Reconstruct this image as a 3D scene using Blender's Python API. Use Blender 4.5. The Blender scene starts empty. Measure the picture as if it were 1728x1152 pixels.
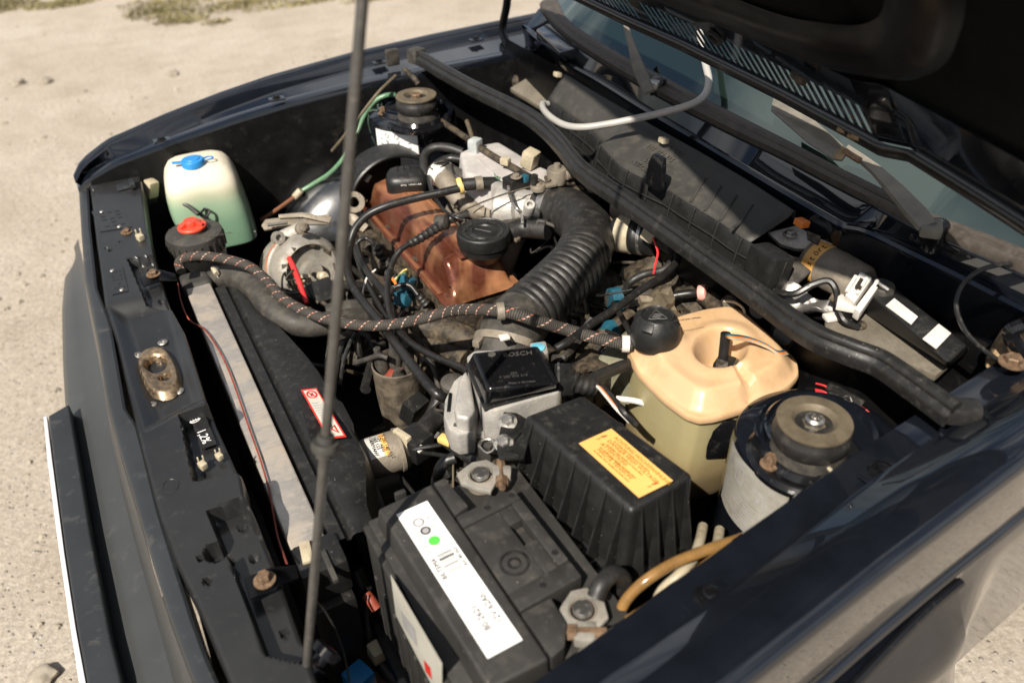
import bpy, bmesh, math, random
from mathutils import Vector, Matrix, Euler, noise
random.seed(7)
S = bpy.context.scene
COL = S.collection
R = math.radians
# ---------------------------------------------------------------- camera
cd = bpy.data.cameras.new('camera'); cam = bpy.data.objects.new('camera', cd); COL.objects.link(cam)
cd.sensor_width = 36; cd.lens = 29.32; cd.clip_start = .02; cd.clip_end = 900
cam.matrix_world = Matrix(((0.8823,0.2993,-0.3633,-0.0705),(-0.4699,0.5149,-0.7170,-0.9745),(-0.0275,0.8033,0.5950,1.4743),(0,0,0,1)))
cd.dof.use_dof = True; cd.dof.focus_distance = 1.12; cd.dof.aperture_fstop = 3.9; cd.dof.aperture_blades = 7
S.camera = cam
# ---------------------------------------------------------------- sky, sun, exposure
SUN_EL, SUN_AZ = R(49.2), math.atan2(-.37, -.50)           # direction towards the sun: front of the car, near side
sdir = Vector((math.cos(SUN_EL)*math.cos(SUN_AZ), math.cos(SUN_EL)*math.sin(SUN_AZ), math.sin(SUN_EL)))
W = bpy.data.worlds.new('World'); S.world = W; W.use_nodes = True
nt = W.node_tree; nt.nodes.clear()
wo = nt.nodes.new('ShaderNodeOutputWorld'); bg = nt.nodes.new('ShaderNodeBackground')
sk = nt.nodes.new('ShaderNodeTexSky'); sk.sky_type = 'NISHITA'; sk.sun_disc = False
sk.sun_elevation = SUN_EL; sk.sun_rotation = R(90) - SUN_AZ; sk.air_density = 1.0; sk.dust_density = 2.0; sk.ozone_density = 1.0
tc = nt.nodes.new('ShaderNodeTexCoord'); mp = nt.nodes.new('ShaderNodeMapping'); mp.inputs['Scale'].default_value = (1, 1, 2.2)
nz = nt.nodes.new('ShaderNodeTexNoise'); nz.inputs['Scale'].default_value = 2.6; nz.inputs['Detail'].default_value = 8; nz.inputs['Roughness'].default_value = .58
cr = nt.nodes.new('ShaderNodeValToRGB'); cr.color_ramp.elements[0].position = .43; cr.color_ramp.elements[1].position = .62
mx = nt.nodes.new('ShaderNodeMix'); mx.data_type = 'RGBA'; mx.inputs[7].default_value = (9.5, 9.6, 9.8, 1)
nt.links.new(tc.outputs['Generated'], mp.inputs['Vector']); nt.links.new(mp.outputs[0], nz.inputs['Vector'])
nt.links.new(nz.outputs['Fac'], cr.inputs[0]); nt.links.new(cr.outputs[0], mx.inputs[0])
nt.links.new(sk.outputs[0], mx.inputs[6]); nt.links.new(mx.outputs[2], bg.inputs[0])
bg.inputs['Strength'].default_value = .05
nt.links.new(bg.outputs[0], wo.inputs[0])
sl = bpy.data.lights.new('sun', 'SUN'); sl.energy = 5.0; sl.angle = R(.5); sl.color = (1, .93, .82)
so = bpy.data.objects.new('sun', sl); COL.objects.link(so); so.location = sdir*30
so.rotation_euler = sdir.to_track_quat('Z', 'Y').to_euler()
S.view_settings.view_transform = 'Standard'; S.view_settings.look = 'None'
S.view_settings.exposure = .62; S.view_settings.gamma = 1; S.view_settings.use_curve_mapping = False
S.render.engine = 'CYCLES'; S.cycles.max_bounces = 8; S.cycles.transparent_max_bounces = 8
S.cycles.use_denoising = True
S.cycles.caustics_reflective = False; S.cycles.caustics_refractive = False
# ---------------------------------------------------------------- materials
def mat(name, col, rough=.5, metal=0., var=.25, sc=30, dirt=None, da=.0, dsc=14, bump=.0, bsc=200, coat=0., spec=.5, rvar=.15, trans=0., alpha=1., sss=0., up=False, streak=None, spk=False):
    m = bpy.data.materials.new(name); m.use_nodes = True; n = m.node_tree; L = n.links
    dsc *= 2.6; da *= .72
    b = n.nodes['Principled BSDF']
    t = n.nodes.new('ShaderNodeTexCoord'); src = t.outputs['Object']
    if streak:
        q = n.nodes.new('ShaderNodeMapping'); q.inputs['Scale'].default_value = streak; L.new(src, q.inputs[0]); src = q.outputs[0]
    a = n.nodes.new('ShaderNodeTexNoise'); a.inputs['Scale'].default_value = sc; a.inputs['Detail'].default_value = 6; a.inputs['Roughness'].default_value = .6
    L.new(src, a.inputs['Vector'])
    r = n.nodes.new('ShaderNodeValToRGB'); r.color_ramp.elements[0].position = .32; r.color_ramp.elements[1].position = .7
    r.color_ramp.elements[0].color = (*[max(0, c*(1-var)) for c in col], 1); r.color_ramp.elements[1].color = (*[min(1, c*(1+var)) for c in col], 1)
    L.new(a.outputs['Fac'], r.inputs[0]); out = r.outputs[0]
    rr = n.nodes.new('ShaderNodeMapRange'); rr.inputs[3].default_value = max(.02, rough-rvar); rr.inputs[4].default_value = min(1, rough+rvar)
    L.new(a.outputs['Fac'], rr.inputs[0]); ro = rr.outputs[0]
    if dirt:
        d = n.nodes.new('ShaderNodeTexNoise'); d.inputs['Scale'].default_value = dsc; d.inputs['Detail'].default_value = 9; d.inputs['Roughness'].default_value = .68
        L.new(t.outputs['Object'], d.inputs['Vector'])
        k = n.nodes.new('ShaderNodeValToRGB'); k.color_ramp.elements[0].position = max(0, .62-da*.55); k.color_ramp.elements[1].position = min(1, .9-da*.35)
        L.new(d.outputs['Fac'], k.inputs[0]); fac = k.outputs[0]
        if up:                                   # dust settles on faces that look up
            g = n.nodes.new('ShaderNodeNewGeometry'); sx = n.nodes.new('ShaderNodeSeparateXYZ'); L.new(g.outputs['Normal'], sx.inputs[0])
            c2 = n.nodes.new('ShaderNodeMath'); c2.operation = 'MULTIPLY'; c2.use_clamp = True
            L.new(sx.outputs[2], c2.inputs[0]); L.new(fac, c2.inputs[1]); fac = c2.outputs[0]
        x = n.nodes.new('ShaderNodeMix'); x.data_type = 'RGBA'; x.inputs[7].default_value = (*dirt, 1)
        L.new(fac, x.inputs[0]); L.new(out, x.inputs[6]); out = x.outputs[2]
        if up or spk:                            # scattered pale specks of dust
            w = n.nodes.new('ShaderNodeTexVoronoi'); w.inputs['Scale'].default_value = 210; L.new(t.outputs['Object'], w.inputs['Vector'])
            w1 = n.nodes.new('ShaderNodeMath'); w1.operation = 'LESS_THAN'; w1.inputs[1].default_value = .12; L.new(w.outputs['Distance'], w1.inputs[0])
            w2 = n.nodes.new('ShaderNodeSeparateColor'); L.new(w.outputs['Color'], w2.inputs[0])
            w3 = n.nodes.new('ShaderNodeMath'); w3.operation = 'GREATER_THAN'; w3.inputs[1].default_value = .90; L.new(w2.outputs[0], w3.inputs[0])
            w4 = n.nodes.new('ShaderNodeMath'); w4.operation = 'MULTIPLY'; L.new(w1.outputs[0], w4.inputs[0]); L.new(w3.outputs[0], w4.inputs[1])
            w5 = n.nodes.new('ShaderNodeMath'); w5.operation = 'MULTIPLY'; L.new(w4.outputs[0], w5.inputs[0]); L.new(w2.outputs[1], w5.inputs[1])
            w6 = n.nodes.new('ShaderNodeMix'); w6.data_type = 'RGBA'; w6.inputs[7].default_value = (.26, .23, .19, 1); L.new(w5.outputs[0], w6.inputs[0]); L.new(out, w6.inputs[6]); out = w6.outputs[2]
        y = n.nodes.new('ShaderNodeMix'); y.inputs[3].default_value = .9; L.new(fac, y.inputs[0]); L.new(ro, y.inputs[2]); ro = y.outputs[0]
        if metal:
            z = n.nodes.new('ShaderNodeMix'); z.inputs[2].default_value = metal; z.inputs[3].default_value = 0; L.new(fac, z.inputs[0]); L.new(z.outputs[0], b.inputs['Metallic'])
    L.new(out, b.inputs['Base Color']); L.new(ro, b.inputs['Roughness'])
    if not (dirt and metal): b.inputs['Metallic'].default_value = metal
    b.inputs['Coat Weight'].default_value = coat; b.inputs['Coat Roughness'].default_value = .04
    b.inputs['Specular IOR Level'].default_value = spec
    b.inputs['Transmission Weight'].default_value = trans; b.inputs['Alpha'].default_value = alpha
    if sss:
        b.inputs['Subsurface Weight'].default_value = sss; b.inputs['Subsurface Radius'].default_value = (1, .8, .5); b.inputs['Subsurface Scale'].default_value = .02
    if bump:
        u = n.nodes.new('ShaderNodeTexNoise'); u.inputs['Scale'].default_value = bsc; u.inputs['Detail'].default_value = 4; L.new(src, u.inputs['Vector'])
        v = n.nodes.new('ShaderNodeBump'); v.inputs['Strength'].default_value = bump; v.inputs['Distance'].default_value = .002
        L.new(u.outputs['Fac'], v.inputs['Height']); L.new(v.outputs[0], b.inputs['Normal'])
    return m
DUST = (.2, .165, .125)
M_PAINT = mat('black_car_paint', (.006, .0075, .011), .16, coat=1, var=.2, rvar=.04, spec=.1); M_PAINT.node_tree.nodes['Principled BSDF'].inputs['Coat IOR'].default_value = 1.68
M_PANEL = mat('dusty_black_paint', (.0165, .0165, .0165), .36, coat=.25, var=.2, sc=12, rvar=.08, dirt=(.05, .048, .046), da=.10, dsc=34, bump=.04, bsc=60)
M_WELL = mat('grimy_black_metal', (.0045, .0045, .005), .42, var=.4, spec=.3, dirt=(.028, .022, .016), da=.16, dsc=14, bump=.2, bsc=80)
M_GRILLE = mat('grey_black_plastic', (.022, .0245, .027), .42, var=.15, sc=8, dirt=(.08, .075, .07), da=.15, bump=.05, bsc=400)
M_BUMP = mat('grey_bumper_plastic', (.040, .042, .043), .36, var=.1, sc=6, rvar=.05, dirt=(.07, .068, .065), da=.08, bump=.03, bsc=300)
M_PLAST = mat('black_plastic', (.0125, .0123, .012), .44, var=.3, sc=40, dirt=(.05, .044, .036), da=.24, dsc=35, bump=.12, bsc=500, up=True)
M_PLASTG = mat('dusty_grey_plastic', (.038, .036, .032), .58, var=.25, sc=16, dirt=(.085, .075, .06), da=.34, dsc=18, bump=.15, bsc=500, up=True)
M_BATT = mat('battery_case_plastic', (.028, .0265, .0245), .55, var=.25, sc=18, dirt=(.066, .058, .048), da=.26, dsc=26, bump=.2, bsc=900, up=True)
M_GLOSSP = mat('glossy_black_plastic', (.006, .006, .007), .14, var=.2, rvar=.07, dirt=(.05, .045, .04), da=.14, dsc=40)
M_RUB = mat('black_rubber', (.016, .0152, .0145), .48, spk=True, var=.3, sc=50, dirt=(.05, .043, .035), da=.3, dsc=28, bump=.12, bsc=300)
M_RUBD = mat('dusty_rubber', (.034, .031, .027), .6, var=.3, sc=40, dirt=(.10, .085, .066), da=.42, dsc=24, bump=.2, bsc=260)
M_SEAL = mat('seal_rubber', (.0135, .013, .0125), .33, spk=True, var=.25, sc=30, dirt=(.04, .035, .03), da=.25, dsc=40, bump=.06, bsc=200)
M_WIRE = mat('wire_black', (.013, .0125, .012), .36, var=.3, dirt=(.06, .05, .04), da=.22, dsc=60)
M_ALU = mat('cast_aluminium', (.43, .41, .38), .5, metal=.35, var=.22, sc=30, dirt=(.26, .22, .17), da=.3, dsc=16, bump=.35, bsc=260)
M_ALUP = mat('pale_cast_manifold', (.5, .47, .45), .62, metal=.25, var=.15, sc=26, dirt=(.27, .235, .2), da=.25, dsc=12, bump=.4, bsc=420)
M_ALUD = mat('grimy_aluminium', (.26, .225, .18), .6, metal=.45, var=.35, sc=26, dirt=(.13, .1, .07), da=.5, dsc=14, bump=.4, bsc=160)
M_STEEL = mat('bare_steel', (.45, .43, .4), .36, metal=.95, var=.2, dirt=(.22, .16, .1), da=.25, dsc=60)
M_ROD = mat('prop_rod_steel', (.07, .066, .06), .38, metal=.35, var=.2, sc=60, dirt=(.12, .1, .08), da=.18, dsc=50)
M_RAD = mat('brushed_radiator_metal', (.56, .515, .46), .34, metal=.7, var=.16, sc=20, streak=(1.5, 60, 10), dirt=(.26, .2, .14), da=.42, dsc=9, bump=.22, bsc=30)
M_LATCH = mat('worn_bronze_steel', (.34, .25, .16), .32, metal=.9, var=.35, sc=40, dirt=(.09, .055, .035), da=.34, dsc=40, bump=.2, bsc=90)
M_DISC = mat('brown_dusty_steel', (.125, .10, .066), .6, metal=.3, var=.25, sc=50, dirt=(.1, .075, .05), da=.35, dsc=40, bump=.25, bsc=160)
M_WORN = mat('worn_silver_sticker', (.36, .345, .305), .5, var=.2, sc=20, dirt=(.16, .14, .11), da=.6, dsc=14)
M_RUST = mat('rusty_bolt', (.19, .12, .072), .62, metal=.5, var=.4, sc=120, dirt=(.22, .17, .12), da=.3, dsc=120, bump=.3, bsc=300)
M_COPPER = mat('copper_brown_valve_cover', (.36, .15, .066), .26, metal=.5, var=.75, sc=12, rvar=.12, dirt=(.085, .024, .012), da=.9, dsc=4.5, bump=.04, bsc=80, coat=.25)
M_GRIME = mat('greasy_cast_iron', (.042, .033, .024), .62, metal=.2, var=.75, sc=70, dirt=(.15, .11, .06), da=.4, dsc=30, bump=.9, bsc=140)
M_TANK = mat('cream_tank_plastic', (.58, .385, .222), .34, var=.1, sc=10, rvar=.06, dirt=(.40, .24, .10), da=.42, dsc=6, bump=.05, bsc=160, sss=.35, spec=.45)
M_WASH = mat('milky_tank_plastic', (.68, .62, .5), .42, var=.12, sc=10, dirt=(.35, .29, .2), da=.22, dsc=14, sss=.35)
def mat_wash():
    m = mat('washer_tank_plastic', (.66, .60, .48), .4, var=.12, sc=10, dirt=(.4, .33, .22), da=.2, dsc=12, sss=.3); n = m.node_tree; L = n.links; b = n.nodes['Principled BSDF']
    t = n.nodes.new('ShaderNodeTexCoord'); s = n.nodes.new('ShaderNodeSeparateXYZ'); L.new(t.outputs['Generated'], s.inputs[0])
    z = n.nodes.new('ShaderNodeTexNoise'); z.inputs['Scale'].default_value = 16; L.new(t.outputs['Object'], z.inputs['Vector'])
    a = n.nodes.new('ShaderNodeMath'); a.operation = 'MULTIPLY_ADD'; a.inputs[1].default_value = .18; L.new(z.outputs[0], a.inputs[0]); L.new(s.outputs[2], a.inputs[2])
    k = n.nodes.new('ShaderNodeValToRGB'); L.new(a.outputs[0], k.inputs[0]); e = k.color_ramp.elements
    e[0].position = .42; e[0].color = (.055, .22, .13, 1); e[1].position = .92; e[1].color = (.66, .60, .48, 1)
    q = e.new(.68); q.color = (.20, .36, .23, 1); q = e.new(.80); q.color = (.40, .46, .31, 1)
    o = b.inputs['Base Color'].links[0].from_socket; x = n.nodes.new('ShaderNodeMix'); x.data_type = 'RGBA'; x.blend_type = 'MIX'; x.inputs[0].default_value = .8
    L.new(o, x.inputs[6]); L.new(k.outputs[0], x.inputs[7]); L.new(x.outputs[2], b.inputs['Base Color']); return m
M_WASHG = mat_wash()
def mat_side():
    m = mat('coolant_tank_side', (.48, .42, .23), .4, var=.14, sc=12, dirt=(.3, .22, .11), da=.25, dsc=10, sss=.3, bump=.05, bsc=120); n = m.node_tree; L = n.links; b = n.nodes['Principled BSDF']
    t = n.nodes.new('ShaderNodeTexCoord'); s = n.nodes.new('ShaderNodeSeparateXYZ'); L.new(t.outputs['Generated'], s.inputs[0])
    z = n.nodes.new('ShaderNodeTexNoise'); z.inputs['Scale'].default_value = 22; L.new(t.outputs['Object'], z.inputs['Vector'])
    a = n.nodes.new('ShaderNodeMath'); a.operation = 'MULTIPLY_ADD'; a.inputs[1].default_value = .08; L.new(z.outputs[0], a.inputs[0]); L.new(s.outputs[2], a.inputs[2])
    k = n.nodes.new('ShaderNodeValToRGB'); L.new(a.outputs[0], k.inputs[0]); e = k.color_ramp.elements
    e[0].position = .30; e[0].color = (.11, .065, .034, 1); e[1].position = .78; e[1].color = (.37, .32, .17, 1)
    q = e.new(.48); q.color = (.24, .17, .085, 1); q = e.new(.60); q.color = (.34, .28, .14, 1)
    o = b.inputs['Base Color'].links[0].from_socket; x = n.nodes.new('ShaderNodeMix'); x.data_type = 'RGBA'; x.inputs[0].default_value = .75
    L.new(o, x.inputs[6]); L.new(k.outputs[0], x.inputs[7]); L.new(x.outputs[2], b.inputs['Base Color']); return m
M_SIDE = mat_side()
M_ALUM = mat('dull_cast_aluminium', (.31, .29, .255), .52, metal=.3, var=.3, sc=34, dirt=(.15, .12, .085), da=.4, dsc=16, bump=.4, bsc=220)
M_GREEN = mat('green_fluid_tank', (.16, .36, .22), .35, var=.4, sc=11, dirt=(.42, .45, .33), da=.45, dsc=12, sss=.3)
M_COOL = mat('tank_side_plastic', (.50, .43, .22), .42, var=.16, sc=12, dirt=(.26, .18, .09), da=.25, dsc=10, sss=.3)
M_COOLD = mat('tank_side_fluid', (.17, .10, .05), .42, var=.25, sc=12, dirt=(.1, .07, .04), da=.25, dsc=10, sss=.2)
M_CLEAR = mat('clear_dusty_plastic', (.3, .29, .2), .3, var=.2, dirt=(.2, .18, .13), da=.3, trans=.35)
M_BLUE = mat('blue_cap_plastic', (.02, .22, .55), .42, var=.1, dirt=(.12, .25, .4), da=.15, dsc=40)
M_BLUEC = mat('blue_connector', (.012, .085, .13), .45, var=.25, dirt=(.08, .12, .13), da=.3, dsc=40)
M_RED = mat('red_cap_plastic', (.62, .06, .03), .42, var=.12, dirt=(.25, .05, .03), da=.15, dsc=60)
M_REDW = mat('red_wire', (.6, .03, .03), .4, var=.2)
M_DKRED = mat('dark_red_plastic', (.25, .05, .03), .45, var=.4, dirt=(.05, .02, .02), da=.3)
M_ORANGE = mat('orange_plastic', (.75, .2, .03), .45, var=.15)
M_YELLOW = mat('yellow_plastic', (.72, .5, .16), .42, var=.15, dirt=(.4, .28, .1), da=.2, dsc=60)
M_CREAM = mat('cream_plastic', (.44, .38, .27), .45, var=.15, dirt=(.2, .16, .1), da=.3, dsc=60)
M_WHITE = mat('white_label', (.80, .79, .78), .45, var=.03, sc=8)
M_WHITEW = mat('white_plastic', (.66, .62, .57), .42, var=.1, dirt=(.3, .26, .2), da=.2, dsc=40)
M_PAPER = mat('aged_paper_label', (.47, .45, .39), .55, var=.12, sc=14, dirt=(.3, .26, .2), da=.22, dsc=24)
M_YLAB = mat('yellow_label', (.80, .43, .125), .5, var=.08, sc=12, dirt=(.75, .5, .2), da=.12, dsc=20)
M_GREENL = mat('green_label', (.02, .36, .14), .5, var=.05)
M_GDOT = mat('bright_green_print', (.09, .55, .07), .5, var=.05)
M_GREY = mat('grey_print', (.34, .33, .33), .5, var=.1)
M_INK = mat('black_print', (.012, .012, .012), .5, var=.1)
M_INKY = mat('brown_print', (.30, .14, .02), .5, var=.1)
M_REDI = mat('red_print', (.62, .03, .02), .5, var=.1)
M_EMB = mat('raised_black_lettering', (.05, .048, .045), .5, var=.2)
M_EMBG = mat('raised_grey_lettering', (.07, .064, .056), .6, var=.2)
M_GREYW = mat('grey_hose', (.36, .345, .325), .42, var=.08, dirt=(.3, .26, .2), da=.16, dsc=50)
M_GREENT = mat('green_tube', (.10, .20, .115), .3, var=.2, dirt=(.2, .28, .16), da=.3, dsc=30)
M_AMBER = mat('amber_tube', (.30, .165, .055), .22, var=.25, sc=60, trans=.3, dirt=(.25, .15, .06), da=.2, dsc=40)
M_PINK = mat('pink_plug', (.72, .35, .3), .5, var=.1)
M_TRAYG = mat('grey_brown_panel', (.15, .13, .1), .7, metal=.1, var=.3, sc=26, dirt=(.05, .042, .034), da=.3, dsc=18, bump=.25, bsc=200)
M_CHROME = mat('pale_trim_strip', (.72, .71, .74), .3, var=.05, metal=.2)
M_WIPER = mat('faded_black_wiper', (.16, .145, .12), .52, metal=.1, var=.25, sc=40, dirt=(.17, .15, .115), da=.35, dsc=40, bump=.1)
M_GLASSRUB = mat('windscreen_rubber', (.055, .045, .037), .5, var=.3, sc=60, dirt=(.1, .085, .07), da=.3, dsc=30, bump=.15)
M_BEAM = mat('dusty_frame_paint', (.0035, .0035, .005), .34, var=.3, spec=.25, dirt=(.028, .024, .018), da=.25, dsc=3)
M_UNDER = mat('hood_underside_paint', (.004, .0042, .0048), .6, var=.3, spec=.04, dirt=(.008, .007, .006), da=.1, dsc=7)
M_TYRE = mat('tyre_rubber', (.02, .019, .018), .8, var=.3)
M_CHIPS = mat('rust_flakes', (.28, .19, .1), .8, var=.5, sc=90, dirt=(.06, .05, .04), da=.4, dsc=60, bump=.8, bsc=120)
def mat_cover():
    m = mat('copper_brown_valve_cover', (.54, .25, .115), .2, metal=.6, var=.5, sc=12, rvar=.12, dirt=(.11, .032, .016), da=.6, dsc=4.5, bump=.04, bsc=80, coat=.25); n = m.node_tree; L = n.links; b = n.nodes['Principled BSDF']
    t = n.nodes.new('ShaderNodeTexCoord'); q = n.nodes.new('ShaderNodeMapping'); q.inputs['Scale'].default_value = (14, 5, 9); L.new(t.outputs['Object'], q.inputs[0])
    z = n.nodes.new('ShaderNodeTexNoise'); z.inputs['Scale'].default_value = 1; z.inputs['Detail'].default_value = 3; z.inputs['Distortion'].default_value = .8; L.new(q.outputs[0], z.inputs['Vector'])
    s = n.nodes.new('ShaderNodeSeparateXYZ'); L.new(t.outputs['Generated'], s.inputs[0])
    a = n.nodes.new('ShaderNodeMath'); a.operation = 'MULTIPLY_ADD'; a.inputs[1].default_value = -.30; L.new(s.outputs[0], a.inputs[0]); L.new(z.outputs[0], a.inputs[2])
    k = n.nodes.new('ShaderNodeValToRGB'); L.new(a.outputs[0], k.inputs[0]); e = k.color_ramp.elements; e[0].position = .33; e[0].color = (0, 0, 0, 1); e[1].position = .46; e[1].color = (1, 1, 1, 1)
    o = b.inputs['Base Color'].links[0].from_socket; x = n.nodes.new('ShaderNodeMix'); x.data_type = 'RGBA'; x.inputs[7].default_value = (.125, .036, .019, 1); L.new(k.outputs[0], x.inputs[0]); L.new(o, x.inputs[6]); L.new(x.outputs[2], b.inputs['Base Color']); return m
M_COVER = mat_cover()
def mat_glass():
    m = bpy.data.materials.new('windscreen_glass'); m.use_nodes = True; n = m.node_tree; b = n.nodes['Principled BSDF']
    b.inputs['Base Color'].default_value = (.008, .013, .012, 1); b.inputs['Roughness'].default_value = .02
    b.inputs['IOR'].default_value = 2.15; b.inputs['Coat Weight'].default_value = .8; b.inputs['Coat Tint'].default_value = (.9, 1, .95, 1)
    b.inputs['Specular Tint'].default_value = (.88, 1, .94, 1)
    return m
M_GLASS = mat_glass()
def mat_braid():
    m = bpy.data.materials.new('braided_hose_cover'); m.use_nodes = True; n = m.node_tree; L = n.links; b = n.nodes['Principled BSDF']
    uv = n.nodes.new('ShaderNodeUVMap'); sp = n.nodes.new('ShaderNodeSeparateXYZ'); L.new(uv.outputs[0], sp.inputs[0])
    def math_(op, a, c):
        k = n.nodes.new('ShaderNodeMath'); k.operation = op
        for i, v in enumerate((a, c)):
            if v is None: continue
            if isinstance(v, (int, float)): k.inputs[i].default_value = v
            else: L.new(v, k.inputs[i])
        return k.outputs[0]
    # u: turns round the hose, v: metres along the hose
    h = math_('ADD', math_('MULTIPLY', sp.outputs[1], 44), math_('MULTIPLY', sp.outputs[0], 2))
    f = math_('FRACT', h, None)
    band = math_('LESS_THAN', f, .11)
    knit = math_('GREATER_THAN', math_('FRACT', math_('MULTIPLY', sp.outputs[0], 11), None), .4)
    mark = math_('MULTIPLY', band, knit)
    br = n.nodes.new('ShaderNodeTexBrick'); br.inputs['Scale'].default_value = 1; br.inputs['Brick Width'].default_value = .09; br.inputs['Row Height'].default_value = .0028
    br.inputs['Mortar Size'].default_value = .0005; br.inputs['Color1'].default_value = (.045, .038, .031, 1); br.inputs['Color2'].default_value = (.065, .054, .043, 1); br.inputs['Mortar'].default_value = (.006, .006, .006, 1)
    L.new(uv.outputs[0], br.inputs['Vector'])
    nz = n.nodes.new('ShaderNodeTexNoise'); nz.inputs['Scale'].default_value = 90; tcx = n.nodes.new('ShaderNodeTexCoord'); L.new(tcx.outputs['Object'], nz.inputs['Vector'])
    fl = n.nodes.new('ShaderNodeValToRGB'); fl.color_ramp.elements[0].color = (.45, .12, .07, 1); fl.color_ramp.elements[1].color = (.52, .36, .28, 1)
    fl.color_ramp.elements[0].position = .4; fl.color_ramp.elements[1].position = .6; L.new(nz.outputs[0], fl.inputs[0])
    x = n.nodes.new('ShaderNodeMix'); x.data_type = 'RGBA'; L.new(mark, x.inputs[0]); L.new(br.outputs[0], x.inputs[6]); L.new(fl.outputs[0], x.inputs[7])
    L.new(x.outputs[2], b.inputs['Base Color']); b.inputs['Roughness'].default_value = .8
    bp = n.nodes.new('ShaderNodeBump'); bp.inputs['Distance'].default_value = .001; bp.inputs['Strength'].default_value = .7; L.new(br.outputs['Fac'], bp.inputs['Height']); bp.invert = True
    L.new(bp.outputs[0], b.inputs['Normal'])
    return m
M_BRAID = mat_braid()
def mat_ground():
    m = bpy.data.materials.new('sandy_gravel'); m.use_nodes = True; n = m.node_tree; L = n.links; b = n.nodes['Principled BSDF']
    t = n.nodes.new('ShaderNodeTexCoord'); o = t.outputs['Object']
    def nz(s, d, r=.6):
        k = n.nodes.new('ShaderNodeTexNoise'); k.inputs['Scale'].default_value = s; k.inputs['Detail'].default_value = d; k.inputs['Roughness'].default_value = r; L.new(o, k.inputs['Vector']); return k.outputs['Fac']
    def ramp(f, *st):
        k = n.nodes.new('ShaderNodeValToRGB'); L.new(f, k.inputs[0])
        while len(k.color_ramp.elements) < len(st): k.color_ramp.elements.new(.5)
        for e, (p, c) in zip(k.color_ramp.elements, st): e.position = p; e.color = (*c, 1)
        return k.outputs[0]
    def mix(f, a, c, blend='MIX'):
        k = n.nodes.new('ShaderNodeMix'); k.data_type = 'RGBA'; k.blend_type = blend
        if isinstance(f, float): k.inputs[0].default_value = f
        else: L.new(f, k.inputs[0])
        L.new(a, k.inputs[6]); L.new(c, k.inputs[7]); return k.outputs[2]
    base = ramp(nz(1.3, 6), (.3, (.39, .335, .272)), (.7, (.49, .437, .372)))
    fine = ramp(nz(70, 6, .75), (.32, (.62, .6, .57)), (.62, (1.06, 1.05, 1.04)))
    col = mix(1.0, base, fine, 'MULTIPLY')
    vo = n.nodes.new('ShaderNodeTexVoronoi'); vo.inputs['Scale'].default_value = 46; vo.inputs['Randomness'].default_value = 1; L.new(o, vo.inputs['Vector'])
    peb = ramp(vo.outputs['Distance'], (.12, (1, 1, 1)), (.2, (0, 0, 0)))
    sel = ramp(nz(17, 3), (.52, (0, 0, 0)), (.6, (1, 1, 1)))
    fac = mix(1.0, peb, sel, 'MULTIPLY')
    pc = n.nodes.new('ShaderNodeMix'); pc.data_type = 'RGBA'; pc.inputs[0].default_value = .35; pc.inputs[6].default_value = (.4, .37, .33, 1); L.new(vo.outputs['Color'], pc.inputs[7]); 
    hs = n.nodes.new('ShaderNodeHueSaturation'); hs.inputs['Saturation'].default_value = .15; L.new(pc.outputs[2], hs.inputs['Color'])
    col = mix(fac, col, hs.outputs[0])
    damp = ramp(nz(5, 5), (.3, (.82, .80, .78)), (.55, (1, 1, 1)))
    col = mix(.8, col, damp, 'MULTIPLY')
    L.new(col, b.inputs['Base Color']); b.inputs['Roughness'].default_value = .92
    ad = n.nodes.new('ShaderNodeMath'); ad.operation = 'ADD'; L.new(nz(34, 9, .72), ad.inputs[0]); L.new(peb, ad.inputs[1])
    bp = n.nodes.new('ShaderNodeBump'); bp.inputs['Distance'].default_value = .012; bp.inputs['Strength'].default_value = .85; L.new(ad.outputs[0], bp.inputs['Height']); L.new(bp.outputs[0], b.inputs['Normal'])
    return m
M_GROUND = mat_ground()
M_STONE = mat('pale_stone', (.31, .27, .215), .85, var=.35, sc=20, bump=.4, bsc=60)
M_HOUSE = mat('wheel_house_paint', (.007, .0085, .010), .3, coat=1, var=.3, dirt=(.05, .045, .036), da=.2, dsc=5, bump=.25, bsc=9); M_HOUSE.node_tree.nodes['Principled BSDF'].inputs['Coat Roughness'].default_value = .16; M_HOUSE.node_tree.nodes['Principled BSDF'].inputs['Coat IOR'].default_value = 1.9
M_GRASS = mat('dry_grass_blades', (.21, .18, .08), .6, var=.5, sc=3)
# ---------------------------------------------------------------- mesh helpers (all shapes in metres, world axes: x to the rear of the car, y to its right side, z up)
WL = {}
def link(o, c, parent):
    COL.objects.link(o); o.location = c; WL[o.name] = Vector(c)
    if parent is not None:
        o.parent = parent; o.matrix_parent_inverse = Matrix.Translation(-WL[parent.name])
    return o
def mk(name, vs, fs, m, parent=None, smooth=True, uv=None):
    lo = [min(v[i] for v in vs) for i in range(3)]; hi = [max(v[i] for v in vs) for i in range(3)]
    c = Vector([(lo[i]+hi[i])/2 for i in range(3)])
    if parent is None: c.z = lo[2]
    me = bpy.data.meshes.new(name); me.from_pydata([tuple(Vector(v)-c) for v in vs], [], fs); me.materials.append(m)
    if uv:
        l = me.uv_layers.new(name='UVMap')
        for lp in me.loops: l.data[lp.index].uv = uv[lp.index]
    bm = bmesh.new(); bm.from_mesh(me); bmesh.ops.recalc_face_normals(bm, faces=bm.faces[:]); bm.to_mesh(me); bm.free()
    if smooth:
        me.polygons.foreach_set('use_smooth', [True]*len(me.polygons))
        me.set_sharp_from_angle(angle=R(38))
    return link(bpy.data.objects.new(name, me), c, parent)
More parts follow.
